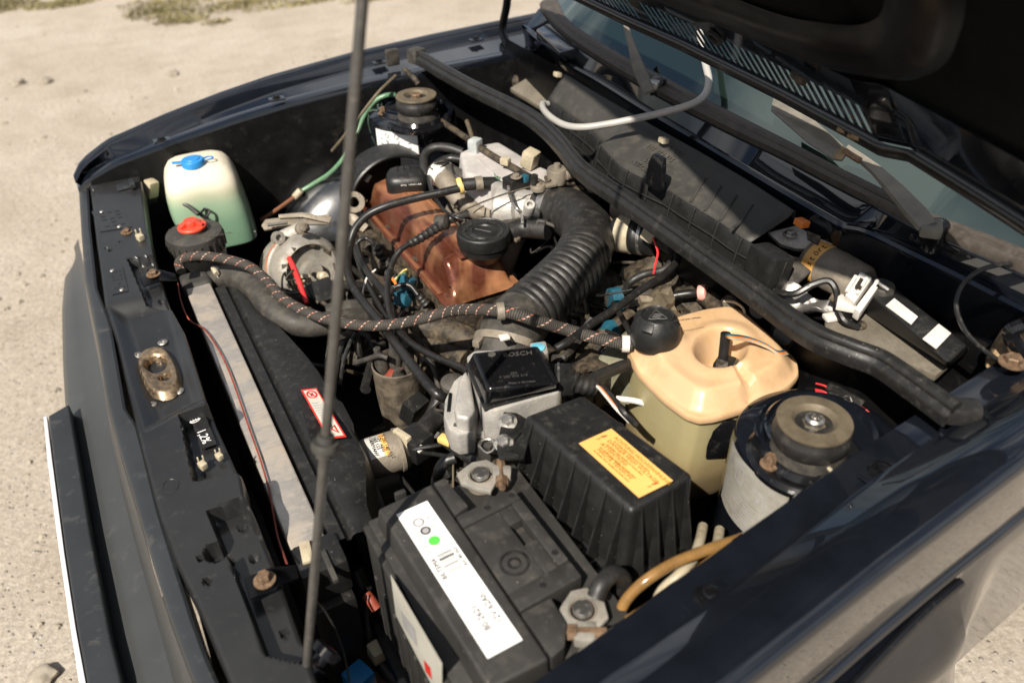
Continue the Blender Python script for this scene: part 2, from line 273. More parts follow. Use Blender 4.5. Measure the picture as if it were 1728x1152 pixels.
def frombm(name, bm, m, parent=None, smooth=True, ang=38):
    bmesh.ops.recalc_face_normals(bm, faces=bm.faces[:])
    vs = [v.co.copy() for v in bm.verts]; lo = [min(v[i] for v in vs) for i in range(3)]; hi = [max(v[i] for v in vs) for i in range(3)]
    c = Vector([(lo[i]+hi[i])/2 for i in range(3)])
    if parent is None: c.z = lo[2]
    for v in bm.verts: v.co -= c
    me = bpy.data.meshes.new(name); bm.to_mesh(me); bm.free(); me.materials.append(m)
    if smooth:
        me.polygons.foreach_set('use_smooth', [True]*len(me.polygons)); me.set_sharp_from_angle(angle=R(ang))
    return link(bpy.data.objects.new(name, me), c, parent)
def info(o, label, cat, group=None, kind=None):
    if label: o['label'] = label
    if cat: o['category'] = cat
    if group: o['group'] = group
    if kind: o['kind'] = kind
    return o
def thing(name, label, cat, at, group=None):
    o = bpy.data.objects.new(name, None); o.empty_display_size = .05; link(o, Vector(at), None)
    return info(o, label, cat, group)
def bev(bm, w, seg=2, ang=25):
    es = [e for e in bm.edges if len(e.link_faces) == 2 and e.calc_face_angle(0) > R(ang)]
    if w > 0 and es: bmesh.ops.bevel(bm, geom=es, offset=w, segments=seg, profile=.6, affect='EDGES', clamp_overlap=True)
def frus(name, top, bot, m, parent=None, b=.003, seg=2):
    """solid between two outlines with the same number of corners"""
    bm = bmesh.new(); T = [bm.verts.new(p) for p in top]; B = [bm.verts.new(p) for p in bot]; n = len(T)
    bm.faces.new(T); bm.faces.new(B[::-1])
    for i in range(n): bm.faces.new((T[i], B[i], B[(i+1) % n], T[(i+1) % n]))
    bmesh.ops.recalc_face_normals(bm, faces=bm.faces[:]); bev(bm, b, seg)
    return frombm(name, bm, m, parent)
def prism(name, pts, z0, z1, m, parent=None, b=.003, seg=2):
    return frus(name, [(p[0], p[1], z1) for p in pts], [(p[0], p[1], z0) for p in pts], m, parent, b, seg)
def slab(name, pts, th, m, parent=None, b=.0, seg=2):
    """flat or gently bent piece: outline in space, thickened downwards along its own normal"""
    P = [Vector(p) for p in pts]; nn = Vector((0, 0, 0)); c = sum(P, Vector())/len(P)
    for i in range(len(P)): nn += (P[i]-c).cross(P[(i+1) % len(P)]-c)
    nn.normalize()
    if nn.z < 0: nn = -nn
    return frus(name, P, [p-nn*th for p in P], m, parent, b, seg)
def box(name, c, s, m, parent=None, b=.003, rot=(0, 0, 0), seg=2, taper=1.):
    E = Euler([R(a) for a in rot]).to_matrix(); c = Vector(c); x, y, z = [v/2 for v in s]
    q = [(-1, -1), (1, -1), (1, 1), (-1, 1)]
    return frus(name, [c+E@Vector((a*x*taper, d*y*taper, z)) for a, d in q], [c+E@Vector((a*x, d*y, -z)) for a, d in q], m, parent, b, seg)
def spline(pts, n=8):
    P = [Vector(p) for p in pts]
    if len(P) < 3: return [P[0].lerp(P[-1], i/n) for i in range(n+1)]
    out = []
    for i in range(len(P)-1):
        a = P[i-1] if i else P[0]*2-P[1]; b_ = P[i]; c = P[i+1]; d = P[i+2] if i+2 < len(P) else P[-1]*2-P[-2]
        for k in range(n):
            t = k/n
            out.append(.5*((2*b_)+(c-a)*t+(2*a-5*b_+4*c-d)*t*t+(3*b_-a-3*c+d)*t**3))
    out.append(P[-1]); return out
def sweep(name, path, radf, m, parent=None, seg=12, cap=True, uvs=False):
    """round tube along a path; radf(s, i) gives the radius"""
    n = len(path); vs = []; fs = []; uv = []
    T = [(path[min(i+1, n-1)]-path[max(i-1, 0)]).normalized() for i in range(n)]
    N = T[0].orthogonal().normalized(); s = 0; S_ = []
    for i in range(n):
        if i:
            s += (path[i]-path[i-1]).length
            N = (N-T[i]*N.dot(T[i])).normalized()
        Bn = T[i].cross(N); S_.append(s); r = radf(s, i)
        for k in range(seg):
            a = 2*math.pi*k/seg; vs.append(path[i]+(N*math.cos(a)+Bn*math.sin(a))*r)
    for i in range(n-1):
        for k in range(seg):
            k2 = (k+1) % seg
            fs.append((i*seg+k, i*seg+k2, (i+1)*seg+k2, (i+1)*seg+k))
            uv += [(k/seg, S_[i]), ((k+1)/seg, S_[i]), ((k+1)/seg, S_[i+1]), (k/seg, S_[i+1])]
    if cap:
        for i in (0, n-1):
            fs.append(tuple(range(i*seg, i*seg+seg))); uv += [(0, S_[i])]*seg
    return mk(name, vs, fs, m, parent, True, uv if uvs else None)
def tube(name, pts, r, m, parent=None, seg=10, n=8, uvs=False):
    p = spline(pts, n)
    if isinstance(r, (list, tuple)):
        k = len(r)-1; f = lambda s, i: r[min(k, int(i/(len(p)-1)*k))]+(r[min(k, int(i/(len(p)-1)*k)+1)]-r[min(k, int(i/(len(p)-1)*k))])*((i/(len(p)-1)*k) % 1)
    else: f = lambda s, i: r
    return sweep(name, p, f, m, parent, seg, True, uvs)
def lathe(name, c, prof, m, parent=None, seg=48, axis=(0, 0, 1), a0=0, a1=360, ref=None):
    """profile of (radius, height) turned round an axis through c"""
    ax = Vector(axis).normalized(); q = Vector((0, 0, 1)).rotation_difference(ax).to_matrix(); c = Vector(c)
    loop = (abs(prof[0][0]-prof[-1][0])+abs(prof[0][1]-prof[-1][1])) < 1e-9; full = abs(a1-a0) >= 360; ns = seg if full else seg+1; vs = []; fs = []
    for r, h in prof:
        for k in range(ns):
            a = R(a0+(a1-a0)*k/seg); vs.append(c+q@Vector((r*math.cos(a), r*math.sin(a), h)))
    for i in range(len(prof)-1):
        for k in range(seg):
            k2 = (k+1) % ns; fs.append((i*ns+k, i*ns+k2, (i+1)*ns+k2, (i+1)*ns+k))
    if full and not loop:
        if prof[0][0] > 1e-6: fs.append(tuple(range(ns)))
        if prof[-1][0] > 1e-6: fs.append(tuple(range((len(prof)-1)*ns, len(prof)*ns)))
    bm = bmesh.new(); V = [bm.verts.new(v) for v in vs]
    for f in fs: bm.faces.new([V[i] for i in f])
    bmesh.ops.remove_doubles(bm, verts=bm.verts[:], dist=1e-5)
    return frombm(name, bm, m, parent)
def grid(name, rows, m, parent=None, th=0., smooth=True):
    """surface through rows of points, thickened when th is given"""
    n = len(rows[0]); vs = [v for r in rows for v in r]; fs = []
    for i in range(len(rows)-1):
        for k in range(n-1): fs.append((i*n+k, i*n+k+1, (i+1)*n+k+1, (i+1)*n+k))
    o = mk(name, vs, fs, m, parent, smooth)
    if th:
        d = o.modifiers.new('Solidify', 'SOLIDIFY'); d.thickness = th; d.offset = 0
    return o
def bolt(c, r, m, parent, name='bolt', axis=(0, 0, 1), h=None):
    h = h or r*.9
    w = lathe(name, c, [(r*1.55, 0), (r*1.55, h*.18), (r*1.2, h*.25)], m, parent, 20, axis)
    hx = lathe('bolt_head', c, [(r, h*.2), (r, h*.95), (r*.85, h*1.1)], m, w, 6, axis)
    return w
def txt(s, size, m, at, xd, yd, parent, name='lettering', ex=.0002, al='LEFT', sp=1.0):
    c = bpy.data.curves.new(name, 'FONT'); c.body = s; c.size = size; c.extrude = ex; c.align_x = al; c.materials.append(m); c.resolution_u = 2; c.space_character = sp
    o = bpy.data.objects.new(name, c); COL.objects.link(o)
    x = Vector(xd).normalized(); z = x.cross(Vector(yd)).normalized(); y = z.cross(x)
    Mx = Matrix((x, y, z)).transposed().to_4x4(); Mx.translation = Vector(at)
    o.parent = parent; o.matrix_parent_inverse = Matrix.Translation(-WL[parent.name]); o.matrix_basis = Mx
    WL[o.name] = Vector(at); return o
def lerp(a, b, t): return Vector(a).lerp(Vector(b), t)
class Face:
    """flat patch with corner o and edges to u and v; p(a, b) is a point on it, lifted by h"""
    def __init__(s, o, u, v):
        s.o = Vector(o); s.u = Vector(u)-s.o; s.v = Vector(v)-s.o; s.n = s.u.cross(s.v).normalized()
        if s.n.z < 0 or (abs(s.n.z) < .2 and s.n.dot(Vector((-.07, -.97, 1.47))-s.o) < 0): s.n = -s.n
    def p(s, a, b, h=0.): return s.o+s.u*a+s.v*b+s.n*h
    def patch(s, name, a0, a1, b0, b1, m, parent, h=.0004, th=.0006):
        q = [s.p(a0, b0, h), s.p(a1, b0, h), s.p(a1, b1, h), s.p(a0, b1, h)]
        return frus(name, q, [k-s.n*th for k in q], m, parent, 0)
    def blob(s, name, a, b, r, m, parent, h=.0008, seg=20):
        return lathe(name, s.p(a, b, h), [(r, 0), (r, .0002)], m, parent, seg, s.n)
def interp(tab, x):
    if x <= tab[0][0]: return tab[0][1:]
    for a, b in zip(tab, tab[1:]):
        if x <= b[0]:
            t = (x-a[0])/(b[0]-a[0]); return tuple(p+(q-p)*t for p, q in zip(a[1:], b[1:]))
    return tab[-1][1:]
def sstep(a, b, x):
    t = max(0., min(1., (x-a)/(b-a))); return t*t*(3-2*t)
# ================================================================ ground
def ground():
    o = mk('ground', [(-120, -120, 0), (120, -120, 0), (120, 120, 0), (-120, 120, 0)], [(0, 1, 2, 3)], M_GROUND); info(o, None, None, None, 'structure')
    # loose pebbles where the ground shows
    rnd = random.Random(3); vs = []; fs = []
    spots = [(-2.2, 3.2, 1.6, 7.5, 420, .8), (-1.1, -.25, .1, 2.2, 420, .6), (.9, 1.9, -.9, -.2, 60, .7), (-1.4, .2, 2, 4, 240, .7)]
    for x0, x1, y0, y1, n, k in spots:
        for i in range(n):
            x = rnd.uniform(x0, x1); y = rnd.uniform(y0, y1); s = k*(.004+.02*rnd.random()**4); b = len(vs); a = rnd.uniform(0, 6.28)
            for j in range(5):
                t = a+j*1.2566; q = s*rnd.uniform(.75, 1.2); vs.append((x+q*math.cos(t), y+q*math.sin(t), -.001)); 
            for j in range(5):
                t = a+j*1.2566+.3; q = s*rnd.uniform(.5, .85); vs.append((x+q*math.cos(t), y+q*math.sin(t), s*rnd.uniform(.4, .75)))
            vs.append((x, y, s*.85))
            for j in range(5):
                j2 = (j+1) % 5; fs.append((b+j, b+j2, b+5+j2, b+5+j)); fs.append((b+5+j, b+5+j2, b+10))
    info(mk('gravel', vs, fs, M_STONE, None, False), None, None, None, 'stuff')
    for lab, c, s in (('grey stone lying on the sand beside the front bumper', (-0.482,0.2818,0.01), .024), ('small pale stone on the sand above the bright bumper strip', (-0.4025,0.6433,0.01), .014),
                 ('pale pebble on open sand beyond the front corner', (0.3826,3.8503,0.01), .03), ('flat pale stone near the left edge of the sand', (-0.373,4.1577,0.01), .035), ('dark grey stone on the sand before the front corner', (-0.2341,4.1015,0.01), .03)):
        bm = bmesh.new(); bmesh.ops.create_icosphere(bm, subdivisions=3, radius=s)
        for v in bm.verts:
            v.co *= 1+.5*noise.noise(v.co*(1.3/s)+Vector(c)*9); v.co.z *= .6; v.co += Vector(c)
        info(frombm('stone', bm, M_STONE), lab, 'stone', 'larger stones on the sand')
    vs = []; fs = []
    for cx, cy, rx, ry, n in ((-.42, 6.05, .22, .2, 1500), (-.02, 5.82, .2, .10, 900), (.55, 5.22, .2, .20, 1000), (.62, 4.93, .14, .10, 500), (.8, 4.74, .08, .05, 130), (1.05, 5.08, .3, .12, 900), (1.42, 4.88, .35, .06, 500), (.9, 5.45, .5, .16, 1400), (1.9, 4.7, .25, .06, 260), (-.7, 6.4, .4, .3, 900)):
        for i in range(n):
            a = rnd.uniform(0, 6.28); q = rnd.random()**.95*1.25; x = cx+rx*q*math.cos(a); y = cy+ry*q*math.sin(a); h = rnd.uniform(.006, .03); t = rnd.uniform(0, 6.28); w = .005
            b = len(vs); dx, dy = w*math.cos(t), w*math.sin(t); lx, ly = rnd.uniform(-.03, .03), rnd.uniform(-.03, .03)
            vs += [(x-dx, y-dy, 0), (x+dx, y+dy, 0), (x+lx*.4+dx*.7, y+ly*.4+dy*.7, h*.6), (x+lx, y+ly, h)]; fs += [(b, b+1, b+2), (b, b+2, b+3)]
    info(mk('grass', vs, fs, M_GRASS, None, False), None, None, None, 'stuff')
ground()
# ================================================================ the car: bodywork, screen, hood, wipers
CAR = thing('car', 'black hatchback with its hood propped open over a crowded engine bay', 'car', (.4, 0, 0))
# ---- crossmember above the radiator
FRONT = [(p[1], p[0]) for p in [(-0.1114,0.7078,0.8),(-0.1267,0.4415,0.8),(-0.1375,0.222,0.8),(-0.1345,0.1178,0.8),(-0.1363,-0.1333,0.8),(-0.1353,-0.2404,0.8),(-0.1309,-0.3222,0.8),(-0.1222,-0.3863,0.8),(-0.1152,-0.4582,0.8),(-0.1122,-0.4896,0.8)]]
REAR = [(p[1], p[0]) for p in [(-0.0198,0.7043,0.8),(-0.0459,0.4406,0.8),(-0.0533,0.2947,0.8),(-0.0546,0.2104,0.8),(-0.0476,0.105,0.8),(-0.0522,-0.0662,0.8),(-0.0469,-0.1887,0.8),(-0.0441,-0.2352,0.8),(-0.0477,-0.2642,0.8),(-0.0449,-0.3077,0.8),(-0.0432,-0.3774,0.8),(-0.0448,-0.4716,0.8),(-0.0454,-0.5137,0.8)]]
FRONT.sort(); REAR.sort()
MID = [(-0.1342,0.2147,0.8),(-0.0384,0.2085,0.8),(-0.0478,-0.0701,0.8),(-0.1258,-0.0944,0.8)]
RECS = [([(-0.0899,0.3481,0.8),(-0.0266,0.3344,0.8),(-0.0412,0.1729,0.8),(-0.0839,0.2034,0.8)], .017), ([(-0.0864,-0.0895,0.8),(-0.029,-0.0862,0.8),(-0.0305,-0.229,0.8),(-0.0932,-0.2147,0.8)], .021),
        ([(-0.0889,-0.2676,0.8),(-0.0524,-0.2646,0.8),(-0.0355,-0.3602,0.8),(-0.0466,-0.4997,0.8),(-0.0789,-0.4709,0.8),(-0.0831,-0.3439,0.8),(-0.0866,-0.3183,0.8)], .022)]
DIMPLE = [((-0.0918,-0.3286,0.8), .012, .018), ((-0.0598,-0.2879,0.8), .0045, .006), ((-0.0586,-0.3376,0.8), .0048, .006), ((-0.056,-0.4414,0.8), .0045, .006), ((-0.1075,-0.3294,0.8), .0036, .008), ((-0.1076,-0.362,0.8), .0038, .008),
          ((-0.0625,0.3233,0.8), .004, .006), ((-0.0622,0.2167,0.8), .004, .006), ((-0.1152,0.4027,0.8), .0025, .006), ((-0.1102,0.3907,0.8), .0025, .006), ((-0.0919,0.4115,0.8), .002, .006)]
def sdist(poly, x, y):
    ins = False; d = 9
    for i in range(len(poly)):
        ax, ay = poly[i][:2]; bx, by = poly[i-1][:2]
        if (ay > y) != (by > y) and x < (bx-ax)*(y-ay)/(by-ay)+ax: ins = not ins
        t = max(0, min(1, ((x-ax)*(bx-ax)+(y-ay)*(by-ay))/((bx-ax)**2+(by-ay)**2))); d = min(d, math.hypot(ax+t*(bx-ax)-x, ay+t*(by-ay)-y))
    return d if ins else -d
def slam():
    rows = []; ys = [.735-.0032*i for i in range(398)]; N = 44
    for y in ys:
        xf = interp(FRONT, y)[0]; xr = interp(REAR, y)[0]; r = []
        def hz(x):
            z = .80-.016*sstep(-.002, .03, sdist(MID, x, y)+.006)
            for p, d in RECS: z -= d*sstep(-.0005, .0036, sdist(p, x, y))
            for c, q, d in DIMPLE: z -= d*sstep(q*1.12, q*.8, math.hypot(x-c[0], y-c[1]))
            z += .0012*noise.noise((x*9, y*7, 2.))
            return z
        z0 = hz(xf+.002); r += [(xf-.001, y, z0-.03), (xf-.001, y, z0-.006), (xf+.0015, y, z0-.0008)]
        for k in range(N+1):
            x = xf+.004+(xr-xf-.007)*k/N; r.append((x, y, hz(x)))
        z1 = hz(xr-.002); r += [(xr-.0006, y, z1-.0015), (xr+.001, y, z1-.006), (xr+.002, y, z1-.034)]
        rows.append(r)
    o = grid('front_crossmember', rows, M_PANEL, CAR)
    return o
SLAM = slam()
def slam_detail():
    # worn catch with two openings for the hood lock
    c = Vector((-0.0938,0.0309,0.79)); ax = Vector((-0.0965,0.0937,0.79))-Vector((-0.0907,-0.0236,0.79)); L = ax.length; u = ax.normalized(); w = Vector((-u.y, u.x, 0))
    if w.x < 0: w = -w
    def out(a, b, n=40, e=2.6):
        q = []
        for i in range(n):
            t = 2*math.pi*i/n; cs, sn = math.cos(t), math.sin(t)
            q.append((abs(cs)**(2/e)*(1 if cs > 0 else -1)*a, abs(sn)**(2/e)*(1 if sn > 0 else -1)*b))
        return q
    def holes(x, y):
        a = ((x-.016)/.0150)**2+((y+.000)/.0125)**2; b = ((x+.0225)/.0085)**2+((y-.004)/.0075)**2
        return min(a, b)
    vs = []; rows = []; A, B = L/2+.006, .0245
    nr, nc = 46, 34
    for i in range(nr):
        r = []
        for k in range(nc):
            s = (i/(nr-1)*2-1); t = (k/(nc-1)*2-1)
            x = s*math.sqrt(1-t*t*.42)*A*1.0; y = t*math.sqrt(1-s*s*.42)*B
            e = ((abs(x)/A)**2.6+(abs(y)/B)**2.6)**(1/2.6); z = .010*(1-sstep(.78, 1.02, e)*1.0)-.002
            h = holes(x, y); z -= .004*sstep(1.9, 1.0, h) + .034*sstep(1.05, .78, h)
            z -= .005*sstep(.02, -.002, abs(x+.004)-.004)*sstep(.7, .3, abs(y)/B)
            p = c+u*x+w*y; r.append((p.x, p.y, .787+z))
        rows.append(r)
    o = grid('catch', rows, M_LATCH, SLAM)
    for p in [(-0.0781,0.102,0.785),(-0.1145,0.0881,0.785),(-0.0781,-0.0212,0.785),(-0.1142,-0.0331,0.785)]:
        lathe('rivet', p, [(.0072, 0), (.0072, .001), (.0052, .0026), (.0026, .003), (.0022, .001)], M_STEEL, SLAM, 20)
    # stickers and clips lying on it
    f = Face((-0.0753,-0.0785,0.7846), (-0.0577,-0.0782,0.7846), (-0.0739,-0.1482,0.7846)); q = [f.p(a, b, .0008) for a, b in ((0, 0), (1, 0), (1, 1), (0, 1))]
    st = frus('sticker', q, [k-Vector((0, 0, .0012)) for k in q], M_PLAST, SLAM, 0)
    yd = (Vector((-0.0753,-0.0855,0.79))-Vector((-0.0738,-0.1546,0.79)))*-1
    td = Vector((-0.0641,-0.1403,0.7862))-Vector((-0.0681,-0.0847,0.7862)); tu = Vector((-td.y, td.x, 0)); tu = tu if tu.x > 0 else -tu
    txt('1,2%', .0150, M_WHITE, (-0.073,-0.1141,0.7868), td, tu, st)
    b0 = Vector((-0.071,-0.0928,0.7868)); e1 = td.normalized(); e2 = tu.normalized()
    hp = [b0+e1*(.0035*math.cos(t))+e2*(.006*math.sin(t)) for t in [i*math.pi/10-math.pi/2 for i in range(11)]]
    tube('lamp_symbol', [p.copy() for p in hp]+[hp[0].copy()], .0006, M_WHITE, st, 5, 2)
    for k in range(4):
        a = b0-e1*.0015+e2*(-.0048+.0032*k); tube('lamp_symbol', [a, a-e1*.0085+e2*.001], .0006, M_WHITE, st, 5, 1)
    for pa, pb, pc in (((-0.122,0.5507,0.8004), (-0.0723,0.5418,0.8004), (-0.1168,0.463,0.8004)), ((-0.1223,0.3244,0.8004), (-0.0994,0.3233,0.8004), (-0.1241,0.243,0.8004))):
        f = Face(pa, pb, pc); g = f.patch('stamped_plate', 0, 1, 0, 1, M_PANEL, SLAM, .0012)
        for k in range(5):
            for j in range(3):
                if (k+j*2) % 4 != 3: f.patch('plate_print', .2+.25*j, .36+.25*j, .14+.16*k, .2+.16*k, M_PLAST, g, .0016, .0002)
        for a, b in ((.3, .08), (.62, .9)): lathe('rivet', f.p(a, b, .001), [(.004, 0), (.003, .0016), (.001, .002)], M_STEEL, g, 14)
    bolt((-0.0777,0.4394,0.8005), .0062, M_RUST, SLAM)
    for p, s in (((-0.0605,0.3997,0.8), 1.), ((-0.0582,-0.176,0.784), .7), ((-0.0786,-0.1813,0.784), .8)):
        g = box('clip', Vector(p)+Vector((0, 0, .005)), (.010*s, .013*s, .010*s), M_CREAM, SLAM, .001, (0, 0, 20)); 
        for k in (-1, 1): box('clip_tooth', Vector(p)+Vector((.0, .007*s, .0105*s))+Vector((k*.0036*s, 0, .002)), (.0022*s, .004*s, .009*s), M_CREAM, g, .0004)
    g = slab('clip_plate', [(-0.0705,0.64,0.803),(-0.0452,0.6481,0.803),(-0.0466,0.6139,0.803),(-0.0699,0.611,0.803)], .0015, M_GRILLE, SLAM, .0004); slab('clip_socket', [(-0.0458,0.6324,0.812),(-0.0372,0.6331,0.812),(-0.0394,0.6023,0.812),(-0.0478,0.6017,0.812)], .008, M_GRILLE, g, .0008)
    # pressed steps at the far corner
    slab('corner_rib', [(-0.0981,0.7153,0.806),(-0.068,0.7155,0.806),(-0.0701,0.6799,0.806),(-0.0999,0.6682,0.806)], .006, M_PANEL, SLAM, .002)
    # oval stamp
    sc_ = Vector((-0.1167,-0.2092,0.8004)); tube('stamp', [sc_+Vector((.0085*math.cos(k*.5), .0105*math.sin(k*.5), 0)) for k in range(14)], .0009, M_PANEL, SLAM, 6, 2)
slam_detail()
# ---- grille edge strip, grille face, bumper
def front_end():
    so = [(-0.1266,0.7899,0.792),(-0.1454,0.5172,0.792),(-0.1568,0.338,0.792),(-0.1583,0.1281,0.792),(-0.163,-0.0011,0.792),(-0.1603,-0.1112,0.792),(-0.1556,-0.2207,0.792),(-0.1525,-0.3088,0.792),(-0.1481,-0.3859,0.792),(-0.1412,-0.4655,0.792),(-0.1359,-0.5146,0.792)]
    si = [(-0.1115,0.7516,0.796),(-0.1313,0.5003,0.796),(-0.1432,0.2888,0.796),(-0.1369,0.1806,0.796),(-0.138,0.131,0.796),(-0.1438,-0.0347,0.796),(-0.1356,-0.0776,0.796),(-0.135,-0.1304,0.796),(-0.1351,-0.2364,0.796),(-0.1322,-0.3238,0.796),(-0.1292,-0.3974,0.796),(-0.1255,-0.4496,0.796),(-0.1213,-0.4793,0.796)]
    so = sorted([(p[1], p[0]) for p in so]); si = sorted([(p[1], p[0]) for p in si])
    rows = []; face = []
    for i in range(120):
        y = .742-i*.0105; a = interp(so, y)[0]; b = interp(si, y)[0]
        rows.append([(a-.001, y, .76), (a-.001, y, .788), (a+.001, y, .7915), (a+.004, y, .793), ((a+b)/2, y, .7942), (b-.003, y, .795), (b, y, .793), (b+.001, y, .74)])
        q = [(a-.0016, y, .786)]
        for t, dz in ((.15, .765), (.35, .735), (.6, .69), (.85, .64), (1., .60)): q.append((a-.002-.028*t, y, dz))
        face.append(q)
    grid('grille_edge', rows, M_GRILLE, CAR)
    grid('grille', face, M_BUMP, CAR)
    bo = sorted([(p[1], p[0]) for p in [(-0.1861,0.8746,0.575),(-0.2259,0.7935,0.575),(-0.2414,0.6618,0.575),(-0.2535,0.4847,0.575),(-0.2612,0.32,0.575),(-0.259,0.1927,0.575),(-0.2566,0.0017,0.575),(-0.2532,-0.1337,0.575),(-0.2486,-0.2346,0.575),(-0.2466,-0.2781,0.575)]])
    rows = []
    for i in range(124):
        y = .86-i*.0108; a = interp(bo, y)[0]; e = sstep(.93, .70, y)
        b = -.178
        rows.append([(a+.02, y, .38), (a+.003, y, .42), (a-.004, y, .49), (a-.003, y, .545), (a+.003, y, .565), (a+.012, y, .574), (lerp((a,0,0),(b,0,0),.5).x, y, .585), (b-.012, y, .594), (b+.002, y, .612)])
    grid('bumper', rows, M_BUMP, CAR)
    # insert on the bumper with a pale front strip
    top = [(-0.2776,0.2782,0.6),(-0.2778,0.1739,0.6),(-0.2767,-0.0424,0.6),(-0.2744,-0.1736,0.6),(-0.2712,-0.2579,0.6),(-0.2695,-0.3216,0.6),(-0.2377,-0.3392,0.6),(-0.2356,-0.2691,0.6),(-0.2393,-0.2072,0.6),(-0.2434,-0.0216,0.6),(-0.2442,0.1548,0.6),(-0.2453,0.2932,0.6)]
    slab('bumper_insert', top, .05, M_GRILLE, CAR, .004, 3)
    slab('bright_strip', [(-0.2882,0.302,0.585),(-0.2895,0.1982,0.585),(-0.2883,0.0063,0.585),(-0.2858,-0.1308,0.585),(-0.2832,-0.2408,0.585),(-0.2811,-0.3059,0.585),(-0.2741,-0.3098,0.585),(-0.2758,-0.2449,0.585),(-0.2792,-0.1591,0.585),(-0.2817,-0.0256,0.585),(-0.283,0.1945,0.585),(-0.2829,0.3006,0.585)], .06, M_CHROME, CAR, .0015)
    # lower front wall behind the grille, closes the view to the ground
    mk('radiator_panel', [(-.125, .74, .775), (-.125, -.62, .775), (-.11, -.62, .3), (-.11, .74, .3)], [(0, 1, 2, 3)], M_WELL, CAR, False)
    lamp = [(-0.1609,-0.2719,0.7),(-0.1608,-0.3087,0.7),(-0.1599,-0.3566,0.7),(-0.1592,-0.3951,0.7),(-0.1433,-0.4039,0.7),(-0.1432,-0.358,0.7),(-0.146,-0.3067,0.7)]
    s = slab('headlamp', lamp, .02, M_GLOSSP, CAR, .003)
    tube('headlamp_rim', [(-0.1536,-0.2893,0.722),(-0.1592,-0.2932,0.722),(-0.1596,-0.3252,0.722),(-0.1579,-0.3701,0.722),(-0.157,-0.41,0.722)], .0022, M_CHROME, s, 6, 6)
front_end()
# ---- fenders
FAR = [(-.135, .700, .818, .690), (-.115, .722, .836, .684), (-.06, .744, .856, .683), (.06, .764, .877, .680), (.17, .777, .893, .675), (.275, .787, .905, .668), (.46, .797, .918, .655), (.65, .803, .924, .64), (.85, .806, .927, .63), (1.0, .806, .930, .62), (1.3, .80, .932, .6)]
def fender_far():
    rows = []
    for i in range(90):
        x = -.135+i*.016; yo, z, yi = interp(FAR, x); zg = z-.022+.004*sstep(0, .4, x)
        t = sstep(-.135, -.09, x); dn = .03+.3*t
        rows.append([(x, yo+.02*t, z-dn), (x, yo+.018*t+.002, z-.09*t-.01), (x, yo+.010*t, z-.03*t-.004), (x, yo+.003, z-.007), (x, yo-.003, z-.0015), (x, yo-.012, z), (x, yo-.022, z-.002), (x, yo-.031, z-.008),
                     (x, max(yi+.026, yo-.045), zg-.004), (x, yi+.022, zg-.010), (x, yi+.018, zg-.006), (x, yi+.012, zg), (x, yi-.006, zg+.0005), (x, yi-.014, zg-.001), (x, yi-.016, zg-.006), (x, yi-.017, zg-.02)])
    f = grid('fender', rows, M_PAINT, CAR)
    rows = []
    for i in range(60):
        x = -.11+i*.0185; yo, z, yi = interp(FAR, x)
        rows.append([(x, yi-.017, z-.03), (x, yi-.022, z-.1), (x, yi-.028, z-.22), (x, yi-.02, z-.4), (x, yi-.02, z-.62)])
    grid('inner_fender', rows, M_WELL, CAR)
    for p in [(0.0307,0.6456,0.866),(0.2593,0.662,0.895),(0.5011,0.7317,0.905),(0.7331,0.7384,0.912)]:
        p = Vector(p); b_ = box('fender_tab', p, (.03, .022, .003), M_PAINT, f, .001); bolt(p+Vector((0, 0, .0015)), .0055, M_WELL, b_)
    box('edge_clip', (0.515,0.6855,0.925), (.028, .014, .034), M_RUBD, f, .004)
fender_far()
